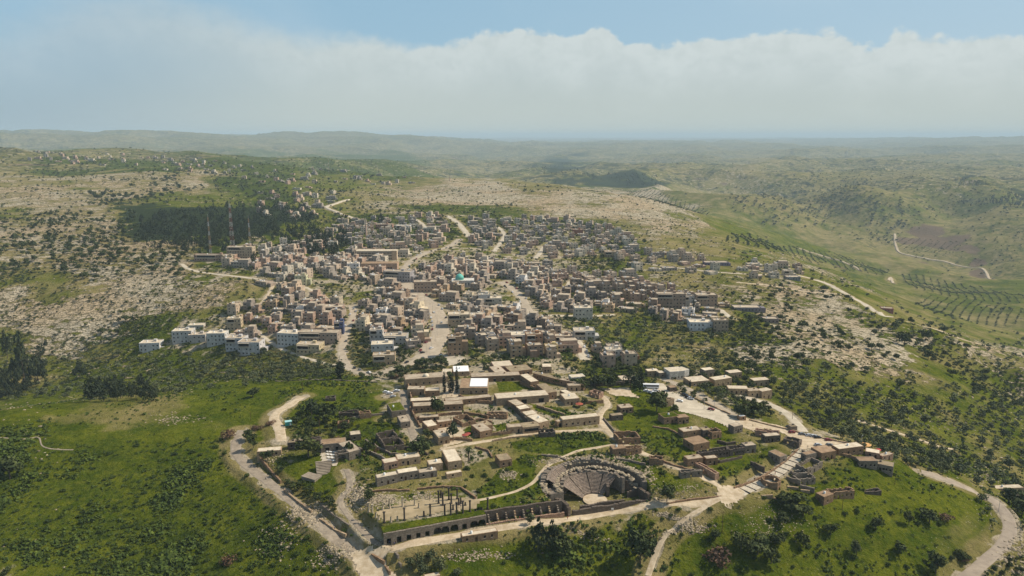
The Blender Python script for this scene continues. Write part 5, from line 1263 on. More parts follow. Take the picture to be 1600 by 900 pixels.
def school():
    x, y, z = ground(588, 406); slant = math.sqrt(x*x + y*y + (ZC - z)**2); W = 62 * slant / F; D = 14; H = 11.5; root = empty('school_building', x - W / 2, y, z, R(2))
    mb = MB(); mb.box(0, 0, -5, W, D, H); o = obj('walls', mb.mesh('walls', M_PLASTER), root); o.color = (.55, .43, .31, 1)
    mb = MB(); mb.box(-.3, -.3, H, W + .3, D + .3, H + .6); obj('roof', mb.mesh('roof', M_PALE), root)
    for f in range(3):
        for i in range(10):
            m = MB(); xx = W * (i + .5) / 11 + 1; zz = 1.3 + f * 3.6; m.box(xx - 2.1, -.08, zz, xx + 2.1, .02, zz + 1.3); m.box(xx - 2.3, -.5, zz + 1.3, xx + 2.3, .02, zz + 1.55, 1); obj('window', m.mesh('window', [M_GLASS, M_TRIM]), root)
    m = MB(); m.box(W * .88, -.7, -5, W + .4, 0, H + .8); oo = obj('end_tower', m.mesh('end_tower', M_PLASTER), root); oo.color = (.52, .38, .26, 1)
    item(root, 'long cream school building with three bands of windows', 'school', (x, y + 5, z + 6)); SPEC_FP.extend([(x + k, y + 7, 14) for k in (-22, -8, 8, 22)])
    x, y, z = ground(592, 424); slant = math.sqrt(x*x + y*y + (ZC - z)**2); W = 56 * slant / F; root = empty('school_hall', x - W / 2, y, z, R(2)); mb = MB(); mb.box(0, 0, -5, W, 16, 9.5); o = obj('walls', mb.mesh('walls', M_PLASTER), root); o.color = (.42, .29, .2, 1)
    mb = MB(); mb.box(.3, .3, 9.5, W - .3, 15.7, 9.9); obj('roof', mb.mesh('roof', M_BROWN), root)
    for i in range(5): m = MB(); m.box(W * .55 + i * 3, -.06, 2, W * .55 + i * 3 + 2.2, .02, 5); obj('window', m.mesh('window', M_GLASS), root)
    item(root, 'broad flat tan hall in front of the school', 'hall', (x, y + 5, z + 4)); SPEC_FP.extend([(x + k, y + 8, 14) for k in (-20, -6, 6, 20)])
school()
def mosque():
    x, y, z = ground(722, 449); root = empty('mosque', x - 12, y, z, R(3)); mb = MB(); mb.box(0, 0, -4, 26, 15, 7.5); mb.box(-.3, -.3, 7.5, 26.3, 15.3, 8.1); o = obj('walls', mb.mesh('walls', M_PLASTER), root); o.color = (.62, .58, .52, 1)
    mb = MB(); mb.lathe([(5.0, 8.1), (5.0, 9.4), (5.1, 9.4), (4.9, 11.2), (4.1, 12.8), (2.8, 14), (1.3, 14.7), (.15, 15.1), (.1, 16.3)], 20, 0, 9, 7); obj('dome', mb.mesh('dome', M_DOME), root)
    for i in range(7): m = MB(); m.box(1.8 + i * 3.5, -.07, 2, 3.0 + i * 3.5, .02, 5.2); obj('window', m.mesh('window', M_GLASS), root)
    item(root, 'white mosque hall under a turquoise green dome', 'mosque', (x, y + 6, z + 6)); SPEC_FP.append((x, y + 7, 17))
    for px, pb, pt, d in ((728, 430, 404, 'slim stone minaret behind the domed mosque'), (572.5, 371, 341, 'pale minaret in the upper quarter of the village'), (703, 283, 274, 'tiny far minaret in the distant hamlet')):
        x, y, z = ground(px, pb); slant = math.sqrt(x*x + y*y + (ZC - z)**2); h = (pb - pt) * slant / F; root = empty('minaret', x, y, z); mb = MB(); r = 1.7
        mb.lathe([(r, -3), (r, h * .3), (r * .85, h * .32), (r * .8, h * .68)], 10); o = obj('shaft', mb.mesh('shaft', M_PLASTER), root); o.color = (.5, .36, .28, 1)
        mb = MB(); mb.lathe([(r * .8, h * .66), (r * 1.5, h * .69), (r * 1.5, h * .72), (r * .7, h * .72)], 10); o = obj('balcony', mb.mesh('balcony', M_PLASTER), root); o.color = (.6, .5, .4, 1)
        mb = MB(); mb.lathe([(r * .65, h * .71), (r * .6, h * .84), (r * .8, h * .85), (.1, h * .98), (.05, h)], 10); o = obj('spire', mb.mesh('spire', M_PLASTER), root); o.color = (.5, .42, .36, 1)
        item(root, d, 'minaret', (x, y, z + h / 2)); SPEC_FP.append((x, y, 5))
mosque()
def lattice():
    for px, pb, pt, wide, d in ((365, 404, 324, 5.0, 'tallest red and white lattice mast above the village'), (330, 404, 344, 2.4, 'slender rusty lattice mast left of the tallest one'), (392.5, 404, 345, 2.4, 'slender grey lattice mast right of the tallest one'), (514, 272, 246, 2.0, 'thin far mast on the skyline hamlet')):
        x, y, z = ground(px, pb); slant = math.sqrt(x*x + y*y + (ZC - z)**2); h = (pb - pt) * slant / F; root = empty('lattice_mast', x, y, z); n = 12 if wide > 3 else 9
        secs = [(h * i / n, wide * (1 - i / n * .8) / 2 + .15) for i in range(n + 1)]
        for cx_, cy_ in ((-1, -1), (1, -1), (1, 1), (-1, 1)):
            m = MB()
            for i, ((z0, r0), (z1, r1)) in enumerate(zip(secs, secs[1:])): m.bar((cx_*r0, cy_*r0, z0 - (3 if i == 0 else 0)), (cx_*r1, cy_*r1, z1), .09, i % 2)
            obj('leg', m.mesh('leg', [M_REDMETAL, M_WHITEMETAL] if 340 < px < 390 else [M_BROWN, M_METAL]), root)
        m = MB()
        for i, ((z0, r0), (z1, r1)) in enumerate(zip(secs, secs[1:])):
            c0 = [(-r0,-r0,z0),(r0,-r0,z0),(r0,r0,z0),(-r0,r0,z0)]; c1 = [(-r1,-r1,z1),(r1,-r1,z1),(r1,r1,z1),(-r1,r1,z1)]
            for k in range(4): m.bar(c0[k], c1[(k+1) % 4], .05, i % 2); m.bar(c0[(k+1) % 4], c1[k], .05, i % 2); m.bar(c1[k], c1[(k+1) % 4], .05, i % 2)
        obj('brace', m.mesh('brace', [M_REDMETAL, M_WHITEMETAL] if 340 < px < 390 else [M_BROWN, M_METAL]), root)
        m = MB(); m.bar((0, 0, h), (0, 0, h + 4), .12, 0); obj('antenna', m.mesh('antenna', [M_METAL]), root)
        if wide > 3:
            for k in range(4): m = MB(); m.M = Matrix.Translation((0, -1.1, h * (.55 + k * .1))); m.lathe([(.02, 0), (.9, .15), (1.0, .4)], 10); oo = obj('dish', m.mesh('dish', M_WHITEMETAL), root)
        item(root, d, 'mast', (x, y, z + h / 2)); SPEC_FP.append((x, y, 4))
lattice()

def fill_town():
    rng = random.Random(5); got = []; cell = {}; rgx = np.random.RandomState(3)
    fp = [(x, y, r) for x, y, r in SPEC_FP] + FOOT[:]
    for poly, acc in TOWN:
        xs = [p[0] for p in poly]; ys = [p[1] for p in poly]; area = (max(xs) - min(xs)) * (max(ys) - min(ys)); far_ = min(ys) < 300
        for _ in range(int(area * .22)):
            px, py = rng.uniform(min(xs), max(xs)), rng.uniform(min(ys), max(ys))
            if not px_in(poly, px, py) or any(px_in(g_, px, py) for g_ in GARD): continue
            if rng.random() > acc * (.15 if far_ else 1): continue
            x, y, z = ground(px, py); y += 5
            k = rng.randrange(NV); v = VAR[k]; rad = (max(v['W'], v['D']) + 1.5) * (.56 + (0 if acc == 1 else .16)); c = (int(x // 20), int(y // 20)); ok = True
            if far_: rad *= 1.5
            for i in (-1, 0, 1):
                for j in (-1, 0, 1):
                    for X, Y, r2 in cell.get((c[0] + i, c[1] + j), ()):
                        if (X - x) ** 2 + (Y - y) ** 2 < (rad + r2) ** 2 * .93: ok = False; break
            if not ok or any((X - x) ** 2 + (Y - y) ** 2 < (rad + r2 - 2) ** 2 for X, Y, r2 in fp): continue
            if not clear_of_roads(x, y - 1.5, v['D'] * .5 + 2.5): continue
            cell.setdefault(c, []).append((x, y, rad)); yaw = float(vnoise(np.array([x]), np.array([y]), 120, 2)[0]) * 1.1 + rng.choice([0, 0, 0, math.pi / 2]) * .0 + rng.uniform(-.08, .08) - .05
            got.append((math.hypot(x, y), x, y, yaw, v))
    got.sort(key=lambda q: q[0]); rng2 = random.Random(8)
    far_v, far_f, far_m = [], [], []
    wsum = [c for c in TOWNC]
    for i, (r, x, y, yaw, v) in enumerate(got):
        cn, col = rng2.choices(TOWNC, TOWNW)[0]; j = rng2.uniform(.80, 1.2); col = tuple(q * j for q in col)
        if i < 300 - 60: put_house(x, y, yaw, v, col, cn, detailed=i < 95); FOOT.append((x, y, v['D'] * .45))
        else:
            FOOT.append((x, y, v['D'] * .42)); z = float(hz(x, y)) + .2; c, s_ = math.cos(yaw), math.sin(yaw); sc_ = 1 if r < 2500 else .95
            P = np.array(v['one'].v); P[:, 0] -= v['W'] / 2; P[:, 1] -= v['D'] / 2; P *= sc_
            base = len(far_v); Q = np.column_stack([P[:, 0] * c - P[:, 1] * s_ + x, P[:, 0] * s_ + P[:, 1] * c + y, P[:, 2] + z]); far_v.extend(Q.tolist())
            wi = [0, 5, 6, 7][rng2.randrange(4)]
            far_f.extend([[base + k for k in q] for q in v['one'].f]); far_m.extend([wi if m == 0 else m for m in v['one'].m])
    print('houses', len(got))
    me = bpy.data.meshes.new('distant_houses'); me.from_pydata(far_v, [], far_f)
    ms = [simple('far_wall_' + n, c, .9, 0, .2, .3) for n, c in (('beige', (.46, .36, .27)), ('pink', (.40, .28, .21)), ('grey', (.30, .26, .22)), ('cream', (.50, .44, .35)))]
    for m in [ms[0], M_ROOF, M_GLASS, M_TRIM, M_TANK, *ms[1:]]: me.materials.append(m)
    me.polygons.foreach_set('material_index', far_m); me.update()
    tag(obj('distant_houses', me), 'many small pale houses crowding the far hillside beyond the village', 'houses', kind='stuff')
fill_town()

# ---------------------------------------------------------------- plants
def leaf_mat(name, c1, c2):
    m, g, b = material(name); pos = g('ShaderNodeNewGeometry').outputs['Position']; rnd = g('ShaderNodeObjectInfo').outputs['Random']
    ins = g('ShaderNodeNewGeometry').outputs['Random Per Island']
    col = g.mix(ins, c1, c2); col = g.mix(g.math('MULTIPLY', rnd, .5), col, g.mix(1.0, col, (1.25, 1.1, .8), 'MULTIPLY')); col = g.mix(g.smooth(g.noise(pos, .12, 3, .6), .4, .65), col, g.mix(1.0, col, (.62, .68, .75), 'MULTIPLY'))
    g.l.new(col, b.inputs['Base Color']); b.inputs['Roughness'].default_value = .8; return m
L_OLIVE = leaf_mat('olive_leaves', (.066, .082, .036), (.125, .140, .066)); L_OAK = leaf_mat('oak_leaves', (.034, .048, .016), (.078, .095, .028))
L_PINE = leaf_mat('pine_needles', (.022, .034, .017), (.055, .068, .032)); L_SHRUB = leaf_mat('shrub_leaves', (.034, .056, .010), (.080, .112, .020))
L_BROWN = leaf_mat('brown_leaves', (.10, .055, .035), (.17, .10, .06)); L_CYP = leaf_mat('cypress_leaves', (.012, .02, .012), (.028, .04, .02)); L_WEED = leaf_mat('weed_leaves', (.045, .075, .012), (.10, .135, .022))
M_BARK = simple('bark', (.10, .075, .055), .9, 0, .3, 3)
def quads_at(P, N, size, rs):
    """small leaf clumps: one quad at each point, facing roughly outward"""
    n = len(P); N = N + rs.normal(0, .55, (n, 3)); N /= np.linalg.norm(N, axis=1)[:, None] + 1e-9
    A = np.cross(N, rs.normal(0, 1, (n, 3))); A /= np.linalg.norm(A, axis=1)[:, None] + 1e-9; B = np.cross(N, A)
    s = (size * rs.uniform(.6, 1.3, n))[:, None]; s2 = s * rs.uniform(.55, 1.0, n)[:, None]
    co = np.stack([P - A*s - B*s2*.6, P + A*s*.9 - B*s2, P + A*s + B*s2*.7, P - A*s*.7 + B*s2], 1)
    return co.reshape(-1, 3), np.arange(4 * n).reshape(-1, 4)
def lobes(kind, rs):
    L = []
    if kind == 'pine':
        for i in range(9):
            t = i / 8; a = rs.uniform(0, 6.28); r = (1 - t) * .30 + .04; L.append((math.cos(a)*r, math.sin(a)*r, .35 + t*.55, .30*(1-t*.6), .17))
    elif kind == 'cypress':
        for i in range(8): t = i / 7; L.append((rs.uniform(-.02, .02), rs.uniform(-.02, .02), .1 + .83*t, .13*math.sin(math.pi*min(1, .25+t*.72))+.015, .11))
    elif kind == 'shrub':
        for i in range(6): a = rs.uniform(0, 6.28); r = rs.uniform(.05, .32); L.append((math.cos(a)*r, math.sin(a)*r, rs.uniform(.12, .38), rs.uniform(.16, .27), rs.uniform(.14, .24)))
    else:
        for i in range(10): a = i*2.4 + rs.uniform(-.4, .4); r = rs.uniform(.05, .30); L.append((math.cos(a)*r, math.sin(a)*r, rs.uniform(.38, .78), rs.uniform(.14, .24), rs.uniform(.12, .19)))
    return L
def crown_mesh(name, kind, seed, n, size, mat):
    rs = np.random.RandomState(seed); L = lobes(kind, rs); P = []; N = []
    w = np.array([l[3] ** 2 for l in L]); w /= w.sum()
    for l, k in zip(L, (w * n).astype(int) + 2):
        d = rs.normal(0, 1, (k, 3)); d /= np.linalg.norm(d, axis=1)[:, None]; rr = rs.uniform(.72, 1.08, (k, 1))
        P.append(np.array(l[:3]) + d * rr * np.array([l[3], l[3], l[4]])); N.append(d)
    co, f = quads_at(np.vstack(P), np.vstack(N), size, rs); co[:, 2] = np.maximum(co[:, 2], .005); return mesh_np(name, co, f, mat), co, f
def trunk_mesh(kind, seed):
    rng = random.Random(seed); mb = MB(); mb.lathe([(.03, -.06), (.022, .2), (.016, .42)], 6)
    if kind in ('pine', 'cypress'): mb.bar((0, 0, .4), (.01, 0, .8), .011)
    else:
        for i in range(4): a = i * 1.6 + rng.random(); mb.bar((0, 0, .33), (math.cos(a)*.2, math.sin(a)*.2, .62), .010)
    return mb.mesh('trunk', M_BARK)
PROTO = {}
for kind, mat, n, size in (('olive', L_OLIVE, 420, .045), ('oak', L_OAK, 480, .05), ('pine', L_PINE, 420, .045), ('shrub', L_SHRUB, 300, .055), ('cypress', L_CYP, 380, .028), ('brown', L_BROWN, 360, .035), ('garden', L_OAK, 420, .05)):
    base = {'brown': 'shrub', 'garden': 'olive'}.get(kind, kind); PROTO[kind] = []
    for s_ in range(5):
        me, co, f = crown_mesh('crown', base if base in ('pine', 'cypress', 'shrub') else 'round', 31 * s_ + len(kind), n, size, mat); PROTO[kind].append((me, trunk_mesh(base, s_)))
LOW = {}
for kind, sz, n in (('olive', .11, 26), ('oak', .12, 26), ('pine', .10, 24), ('shrub', .13, 16), ('garden', .12, 26)):
    LOW[kind] = [crown_mesh('low', {'garden': 'round', 'olive': 'round', 'oak': 'round'}.get(kind, kind), 77 + s_, n, sz, None)[1:] for s_ in range(4)]
KNAME = dict(olive='olive_tree', oak='oak_tree', pine='pine_tree', shrub='shrub', cypress='cypress_tree', brown='shrub', garden='garden_tree')
KCAT = dict(olive='tree', oak='tree', pine='tree', shrub='shrub', cypress='tree', brown='shrub', garden='tree')
KDES = dict(olive='grey-green olive tree', oak='dark oak tree', pine='dark pine tree', shrub='low green shrub', cypress='slim dark cypress', brown='dry brown shrub', garden='green garden tree')
KGRP = dict(olive='olive trees around the ruins', oak='oaks dotted over the rocky hill', pine='pines of the dark woods', shrub='shrubs in the meadows', cypress='cypresses', brown='dry brown shrubs', garden='trees between the village houses')
PSLOT = [0]
def plant(kind, x, y, w, h, z=None, desc=None, parts=True, rng=random):
    z = float(hz(x, y)) - .1 if z is None else z; cm_, tm_ = PROTO[kind][rng.randrange(5)]
    k = 1 / .9 if kind not in ('cypress',) else 1 / .28
    sx = w * k; 
    if kind in ('shrub', 'brown') or not parts:
        o = obj(KNAME[kind], cm_, None, (x, y, z), rng.uniform(0, 6.28)); o.scale = (sx, sx, h * (1.15 if kind != 'shrub' else 1.6))
    else:
        o = empty(KNAME[kind], x, y, z, rng.uniform(0, 6.28)); o.scale = (sx, sx, h * 1.05); obj('crown', cm_, o); obj('trunk', tm_, o)
    sz = 'small' if w < {'shrub': 2.2, 'brown': 2.2}.get(kind, 4.6) else ('large' if w > {'shrub': 3.6, 'brown': 3.6}.get(kind, 6.6) else 'mid-sized')
    item(o, desc or f"{sz} {KDES[kind]}", KCAT[kind], (x, y, z + h / 2), KGRP[kind]); return o
def near_foot(x, y, m=0):
    return ((FA[:, 0] - x) ** 2 + (FA[:, 1] - y) ** 2 < (FA[:, 2] + m) ** 2).any()
FA = np.array(FOOT + SPEC_FP + [(TH[0], TH[1], 29)])
ROADP = np.vstack([np.column_stack([P, np.full(len(P), w)]) for P, w in RD_ALL])
def blocked(x, y, m): return near_foot(x, y, m * .4) or (((ROADP[:, 0] - x) ** 2 + (ROADP[:, 1] - y) ** 2) < (ROADP[:, 2] * .5 + m) ** 2).any()
# single plants read from the photograph: kind, pixel of the foot, crown width and height in pixels
SINGLES = [
 ('oak',1026,643,36,32,'big dark spreading tree beside the car park'),('oak',1000,884,46,60,'big dark tree with reddish crown at the lower path'),('pine',841,862,26,52,'tall dark pine left of a pair below the street'),('pine',862,862,24,48,'tall dark pine right of a pair below the street'),
 ('oak',880,868,40,36,'broad grey-green bush beside the tall pines'),('oak',660,712,40,32,'big dark fig tree in the ruined quarter'),('oak',482,714,44,34,'big dark tree beside the table court'),
 ('oak',682,650,28,34,'airy olive tree against the long range'),('olive',708,690,24,34,'thin grey tree before the grass court'),('cypress',694.5,614,6,36,'leftmost cypress in the court'),('cypress',704,614,9,30,'broad second cypress in the court'),('cypress',707.5,612,6,28,'third cypress in the court'),('cypress',714,614,5.5,44,'tallest cypress in the court'),
 ('cypress',532,592,13,34,'thick dark cypress at the road bend'),('pine',40,606,22,70,'tall dark pine at the western valley edge'),('pine',60,600,18,36,'second dark pine at the western valley'),('pine',125,592,14,26,'small pine on the western rocks'),('pine',12,560,12,36,'leftmost pine on the western rocks'),
 ('oak',395,621,20,16,'round dark bush alone in the green meadow'),('oak',482,603,9,8,'small round bush at the meadow top'),('oak',16,748,34,28,'reddish dark bush at the far left of the meadow'),
 ('brown',357,684,26,20,'bare brown bush right of the meadow'),('brown',400,672,22,14,'brown bushy clump above the left road'),('brown',422,664,20,12,'second brown clump above the left road'),('brown',357,882,26,28,'rust red bush in the lower left scrub'),('brown',1127,880,50,34,'wide rusty bush at the bottom'),
 ('oak',1158,860,30,26,'dark bush beside the wide rusty one'),('oak',1184,866,40,26,'wide olive clump at the bottom'),('oak',1205,880,26,22,'bottom green clump'),('oak',1220,846,14,12,'small bush above the bottom clump'),('oak',1212,850,22,16,'paired bush above the bottom clump'),
 ('oak',1255,855,24,24,'round bush with clear shadow in the meadow'),('oak',1222,818,20,16,'dark bush on the white flowered slope'),('oak',1118,842,22,16,'bush with brown tint near the lamp pole'),('oak',1298,835,20,18,'lone bush in the right meadow'),('oak',1368,828,20,20,'thick bush in the right meadow'),
 ('olive',1338,868,18,24,'slender tree with thin trunk in the right meadow'),('oak',1405,864,20,18,'round tree in the right meadow'),('oak',1420,820,14,20,'upright bush in the right meadow'),('oak',1462,896,26,28,'big bush at the bottom right'),('brown',1476,812,22,16,'brown bush in the right meadow'),('oak',1452,816,26,18,'green bush by the brown one'),
 ('oak',1504,876,20,12,'bush near the bottom road curve'),('brown',1506,878,20,14,'purplish bush near the bottom road curve'),('oak',1240,796,42,24,'broad dark thicket below the round ruin'),('oak',1255,806,32,20,'second dark thicket below the round ruin'),('oak',1220,788,24,14,'small thicket beside the round ruin'),
 ('oak',1042,784,26,26,'bush right of the theatre'),('oak',927,842,20,18,'bush below the theatre street'),('olive',828,820,16,18,'olive tree beside the collapsed vaults'),
 ('olive',643,890,20,20,'left olive at the bottom yard'),('olive',655,885,20,22,'second olive at the bottom yard'),('olive',673,876,22,18,'third olive at the bottom yard'),('olive',688,893,26,22,'right olive at the bottom yard'),('olive',660,898,22,18,'lowest olive at the bottom yard'),('olive',715,900,18,12,'small olive at the bottom edge'),
 ('oak',548,712,18,24,'tree among the western ruins'),('oak',575,712,22,26,'bushy tree before the western ruins'),('brown',588,706,10,14,'brown little tree before the western ruins'),('brown',522,690,26,10,'brown creeper tree on the arcade roof'),('oak',505,660,40,34,'big olive tree in the western bushes'),('pine',487,650,24,26,'dark tree left in the western bushes'),
 ('oak',418,720,18,18,'tree left of the white table court'),('oak',396,700,18,22,'dark bush beside the left road'),('oak',388,688,20,16,'dark bush above the left road'),('oak',950,608,30,24,'dark pine garden tree in the middle'),('pine',930,606,24,24,'left tree of the pine garden'),('pine',985,606,26,26,'right tree of the pine garden'),('pine',1000,596,14,20,'small pine by the cream hall'),('oak',910,608,20,16,'bush at the dark wall'),
 ('oak',870,598,20,12,'olive clump behind the long roof'),('oak',895,603,22,14,'bush behind the long roof'),('oak',1178,650,30,22,'dark tree beside the red roof'),('oak',1158,652,26,22,'tree left of the red roof'),('oak',1200,648,18,14,'round tree right of the red roof'),('olive',1190,652,20,18,'tree in front of the red roof'),
 ('oak',660,575,34,18,'dark bush at the road bend'),('brown',655,586,18,10,'brown bush at the road bend'),('oak',690,572,24,16,'bush slope above the cypress court'),('oak',625,586,26,16,'round bushes under the road bend'),('brown',620,590,20,10,'greyish bush under the road bend'),
 ('oak',790,566,12,14,'garden tree by the square'),('oak',1408,505,10,8,'dark tree on the ridge road'),('oak',1423,506,10,10,'second dark tree on the ridge road'),('oak',1314,524,10,10,'lone tree on the pale rocks'),('oak',1413,540,18,20,'dark tree in the gully top'),('oak',1446,532,16,16,'second tree in the gully top'),('oak',1450,562,16,14,'tree in the gully'),
 ('oak',1405,606,14,12,'tree at the foot of the rocks'),('oak',1590,800,30,26,'tree below the villa skeleton'),('oak',1575,786,24,20,'dark tree beside the road curve'),('cypress',1083,488,4,24,'lone slim cypress at the eastern houses'),('cypress',1078,605,4,12,'small cypress on the car park road'),
 ('pine',596,350,12,16,'pine beside the far minaret'),('pine',520,405,16,24,'dark pine above the western houses'),('pine',495,405,18,26,'second dark pine above the western houses'),('pine',398,412,10,18,'dark pine beside the right mast'),('pine',535,498,10,16,'dark tree on the side street'),
]
rngP = random.Random(21)
for kind, px, py, w, h, d in SINGLES:
    x, y, z = ground(px, py); slant = math.sqrt(x*x + y*y + (ZC - z) ** 2); s = slant / F
    plant(kind, x, y, w * s, h * s, z - .1, d, True, rngP)
def palm():
    x, y, z = ground(732, 721); root = empty('palm_tree', x, y, z); mb = MB(); mb.lathe([(.45, -.4), (.32, 1), (.28, 7.5)], 8); obj('trunk', mb.mesh('trunk', M_BARK), root)
    mb = MB()
    for i in range(26):
        a = i * 2.4; e = .9 - 1.6 * (i / 26); d = Vector((math.cos(a), math.sin(a), 0)); s_ = Vector((-d.y, d.x, 0)); p = Vector((0, 0, 7.5)); 
        for k in range(5):
            q = p + d * .75 * math.cos(e) + Vector((0, 0, .75 * math.sin(e))); w = .32 * (1 - abs(k - 1.5) / 5); mb._a([p - s_ * w, p + s_ * w, q + s_ * w, q - s_ * w], [(0, 1, 2, 3)], 0); p = q; e -= .38
    obj('crown', mb.mesh('crown', L_OAK), root); mb = MB(); mb.lathe([(.2, 5.2), (.75, 5.6), (.8, 6.8), (.3, 7.5)], 8); obj('dead_fronds', mb.mesh('dead_fronds', L_BROWN), root)
    item(root, 'lone date palm on the bare ground before the village', 'palm', (x, y, z + 4))
palm()

WOODS = [([(212,375),(222,350),(250,335),(300,328),(345,322),(400,320),(440,318),(475,325),(500,345),(480,370),(470,395),(430,380),(395,390),(330,400),(290,395),(235,392)], 'pine', .94),
 ([(440,372),(500,362),(545,365),(545,400),(480,402),(450,392)], 'pine', .8), ([(648,400),(720,398),(800,400),(880,408),(870,424),(820,412),(760,412),(690,414)], 'garden', .9),
 ([(0,590),(60,560),(75,540),(60,600),(30,625),(0,625)], 'pine', .8), ([(130,605),(230,600),(245,628),(140,628)], 'pine', .6), ([(845,263),(880,255),(905,262),(900,276),(850,274)], 'pine', 1), ([(905,273),(960,270),(1030,276),(1035,290),(990,292),(930,284)], 'pine', 1),
 ([(1210,600),(1260,605),(1330,640),(1400,690),(1500,760),(1460,740),(1330,700),(1230,640)], 'olive', .75), ([(1090,605),(1150,625),(1160,650),(1130,640),(1085,620)], 'olive', 1),
 ([(1410,520),(1480,540),(1600,600),(1600,640),(1550,640),(1480,585)], 'oak', .7), ([(560,535),(650,550),(640,570),(590,578),(560,572)], 'garden', .9), ([(500,438),(590,446),(580,474),(530,470)], 'garden', .55),
 ([(385,548),(440,552),(530,575),(530,590),(440,594),(330,592),(300,580)], 'olive', .8), ([(920,500),(1000,505),(1080,520),(1110,545),(1130,590),(1020,575),(960,550)], 'olive', .42), ([(410,760),(450,755),(540,790),(530,800),(470,775)], 'oak', .8),
 ([(1370,690),(1600,700),(1600,760),(1540,770)], 'olive', .6), ([(450,650),(560,660),(560,690),(470,690)], 'garden', .5), ([(1290,318),(1320,330),(1380,345),(1380,362),(1300,352),(1255,335),(1230,320)], 'oak', .7), ([(1490,318),(1600,308),(1600,325),(1520,325)], 'pine', .8)]
CLEAR = [[(0,628),(300,618),(420,600),(620,592),(630,612),(480,640),(380,680),(0,700)], [(760,680),(960,680),(960,700),(860,712),(770,700)]]
TREE_W = dict(olive=(4.4, 7.8), oak=(3.6, 7.6), pine=(5.0, 8.5), garden=(4, 7), shrub=(1.6, 3.4))
def grow():
    rng = random.Random(99); rs = np.random.RandomState(12); N = 130000
    us = rs.uniform(-120, 1720, N); vs = 228 + (905 - 228) * rs.uniform(0, 1, N) ** 1.0
    dens = map_at(tm, us, vs); cells = {}; out = []; k = 0
    for u, v, d in zip(us, vs, dens):
        kind = None; acc = 0
        for poly, kd, a in WOODS:
            if px_in(poly, u, v): kind, acc = kd, a; break
        jx = min(max(int((u + rng.uniform(-20, 20)) / 50), 0), 31); jy = min(max(int((v - 225 + rng.uniform(-12, 12)) / 25), 0), 26); L = COVER[jy][jx]
        if kind is None:
            if any(px_in(c, u, v) for c in CLEAR): continue
            acc = TREES[L] * .55 * (.55 if L == 'S' and u > 1150 else 1)
            kind = 'garden' if L in 'Ttv' else ('oak' if L in 'bBrRkhp' else ('olive' if L == 'S' and (u > 860 or v > 540) else 'oak'))
            if L in 'UGLY': kind = 'shrub'; acc = {'U': .05, 'G': .045, 'L': .17, 'Y': .015}[L]
            if L == 'S' and v > 230 and v < 300: acc *= .7
        if rng.random() > acc * 1.5: continue
        x, y, z = ground(u, v); r = math.hypot(x, y)
        cl_ = 1.0 + 2.4 * float(fbm(np.array([x]), np.array([y]), 45 if r < 1500 else 140, 2, 91)[0])
        if acc > .7: cl_ = max(cl_, .45)
        if rng.random() > cl_ * .75: continue
        w = rng.uniform(*TREE_W[kind]) * rng.choice([.5, .6, .75, .9, 1, 1, 1.1, 1.3])
        if L in 'rRB' and kind == 'oak': w *= .62
        if L in 'b' and kind == 'oak': w *= 1.45
        if L in 'T' and kind == 'garden': w *= .8
        if r > 1800: w *= 1.35
        if L == 'k': w *= 1.3
        gap = w * (.80 if acc > .7 else 1.0) * (1 if r < 2500 or L == 'k' else 1.6); c = (int(x // 12), int(y // 12)); ok = True
        for i in (-1, 0, 1):
            for j in (-1, 0, 1):
                for X, Y, g2 in cells.get((c[0] + i, c[1] + j), ()):
                    if (X - x) ** 2 + (Y - y) ** 2 < ((gap + g2) / 2) ** 2: ok = False
        if not ok or r > 9000: continue
        if r < 2600 and blocked(x, y, w * (.1 if L in 'Tt' else .45)): continue
        cells.setdefault(c, []).append((x, y, gap)); h = w * {'pine': rng.uniform(1.25, 1.7), 'shrub': .55}.get(kind, rng.uniform(.72, .95))
        out.append((w / r, kind, x, y, z, w, h))
    out.sort(key=lambda q: -q[0]); count = {}; SP = {kd: [] for kd in LOW}
    for _, kind, x, y, z, w, h in out:
        n = count.get(kind, 0); px, py = to_px(x, y, z)
        cap = {'oak': 215, 'garden': 250, 'olive': 280, 'shrub': 285, 'pine': 270}[kind]
        if n < cap and 0 <= px <= 1600 and py < 905: count[kind] = n + 1; plant(kind, x, y, w, h, z - .1, None, kind != 'shrub' and w * F / math.hypot(x, y) > 7, rng)
        else: SP[kind].append((x, y, z, w, h))
    print('plants', count, {k: len(v) for k, v in SP.items()})
    NM = dict(olive=('distant_olive_grove', L_OLIVE, 'grey-green olive groves covering the far slopes'), oak=('distant_oak_scrub', L_OAK, 'dark oak scrub dotted over the far hills'), pine=('distant_pine_wood', L_PINE, 'dense dark pine wood on the hill behind the masts'),
              shrub=('low_scrub', L_SHRUB, 'low green scrub scattered in the meadows'), garden=('distant_garden_trees', L_OAK, 'dark trees between the far village houses'))
    for kd, lst in SP.items():
        if not lst: continue
        co_, f_, b = [], [], 0
        for i, (x, y, z, w, h) in enumerate(lst):
            c0, f0 = LOW[kd][i % 4]; a = i * 1.3; ca_, sa_ = math.cos(a), math.sin(a); s = w / .85
            co_.append(np.column_stack([(c0[:, 0]*ca_ - c0[:, 1]*sa_)*s + x, (c0[:, 0]*sa_ + c0[:, 1]*ca_)*s + y, c0[:, 2]*h*1.05 + z])); f_.append(f0 + b); b += len(c0)
        nm, mt, d = NM[kd]; tag(obj(nm, mesh_np(nm, np.vstack(co_), np.vstack(f_), mt)), d, 'vegetation', kind='stuff')
grow()

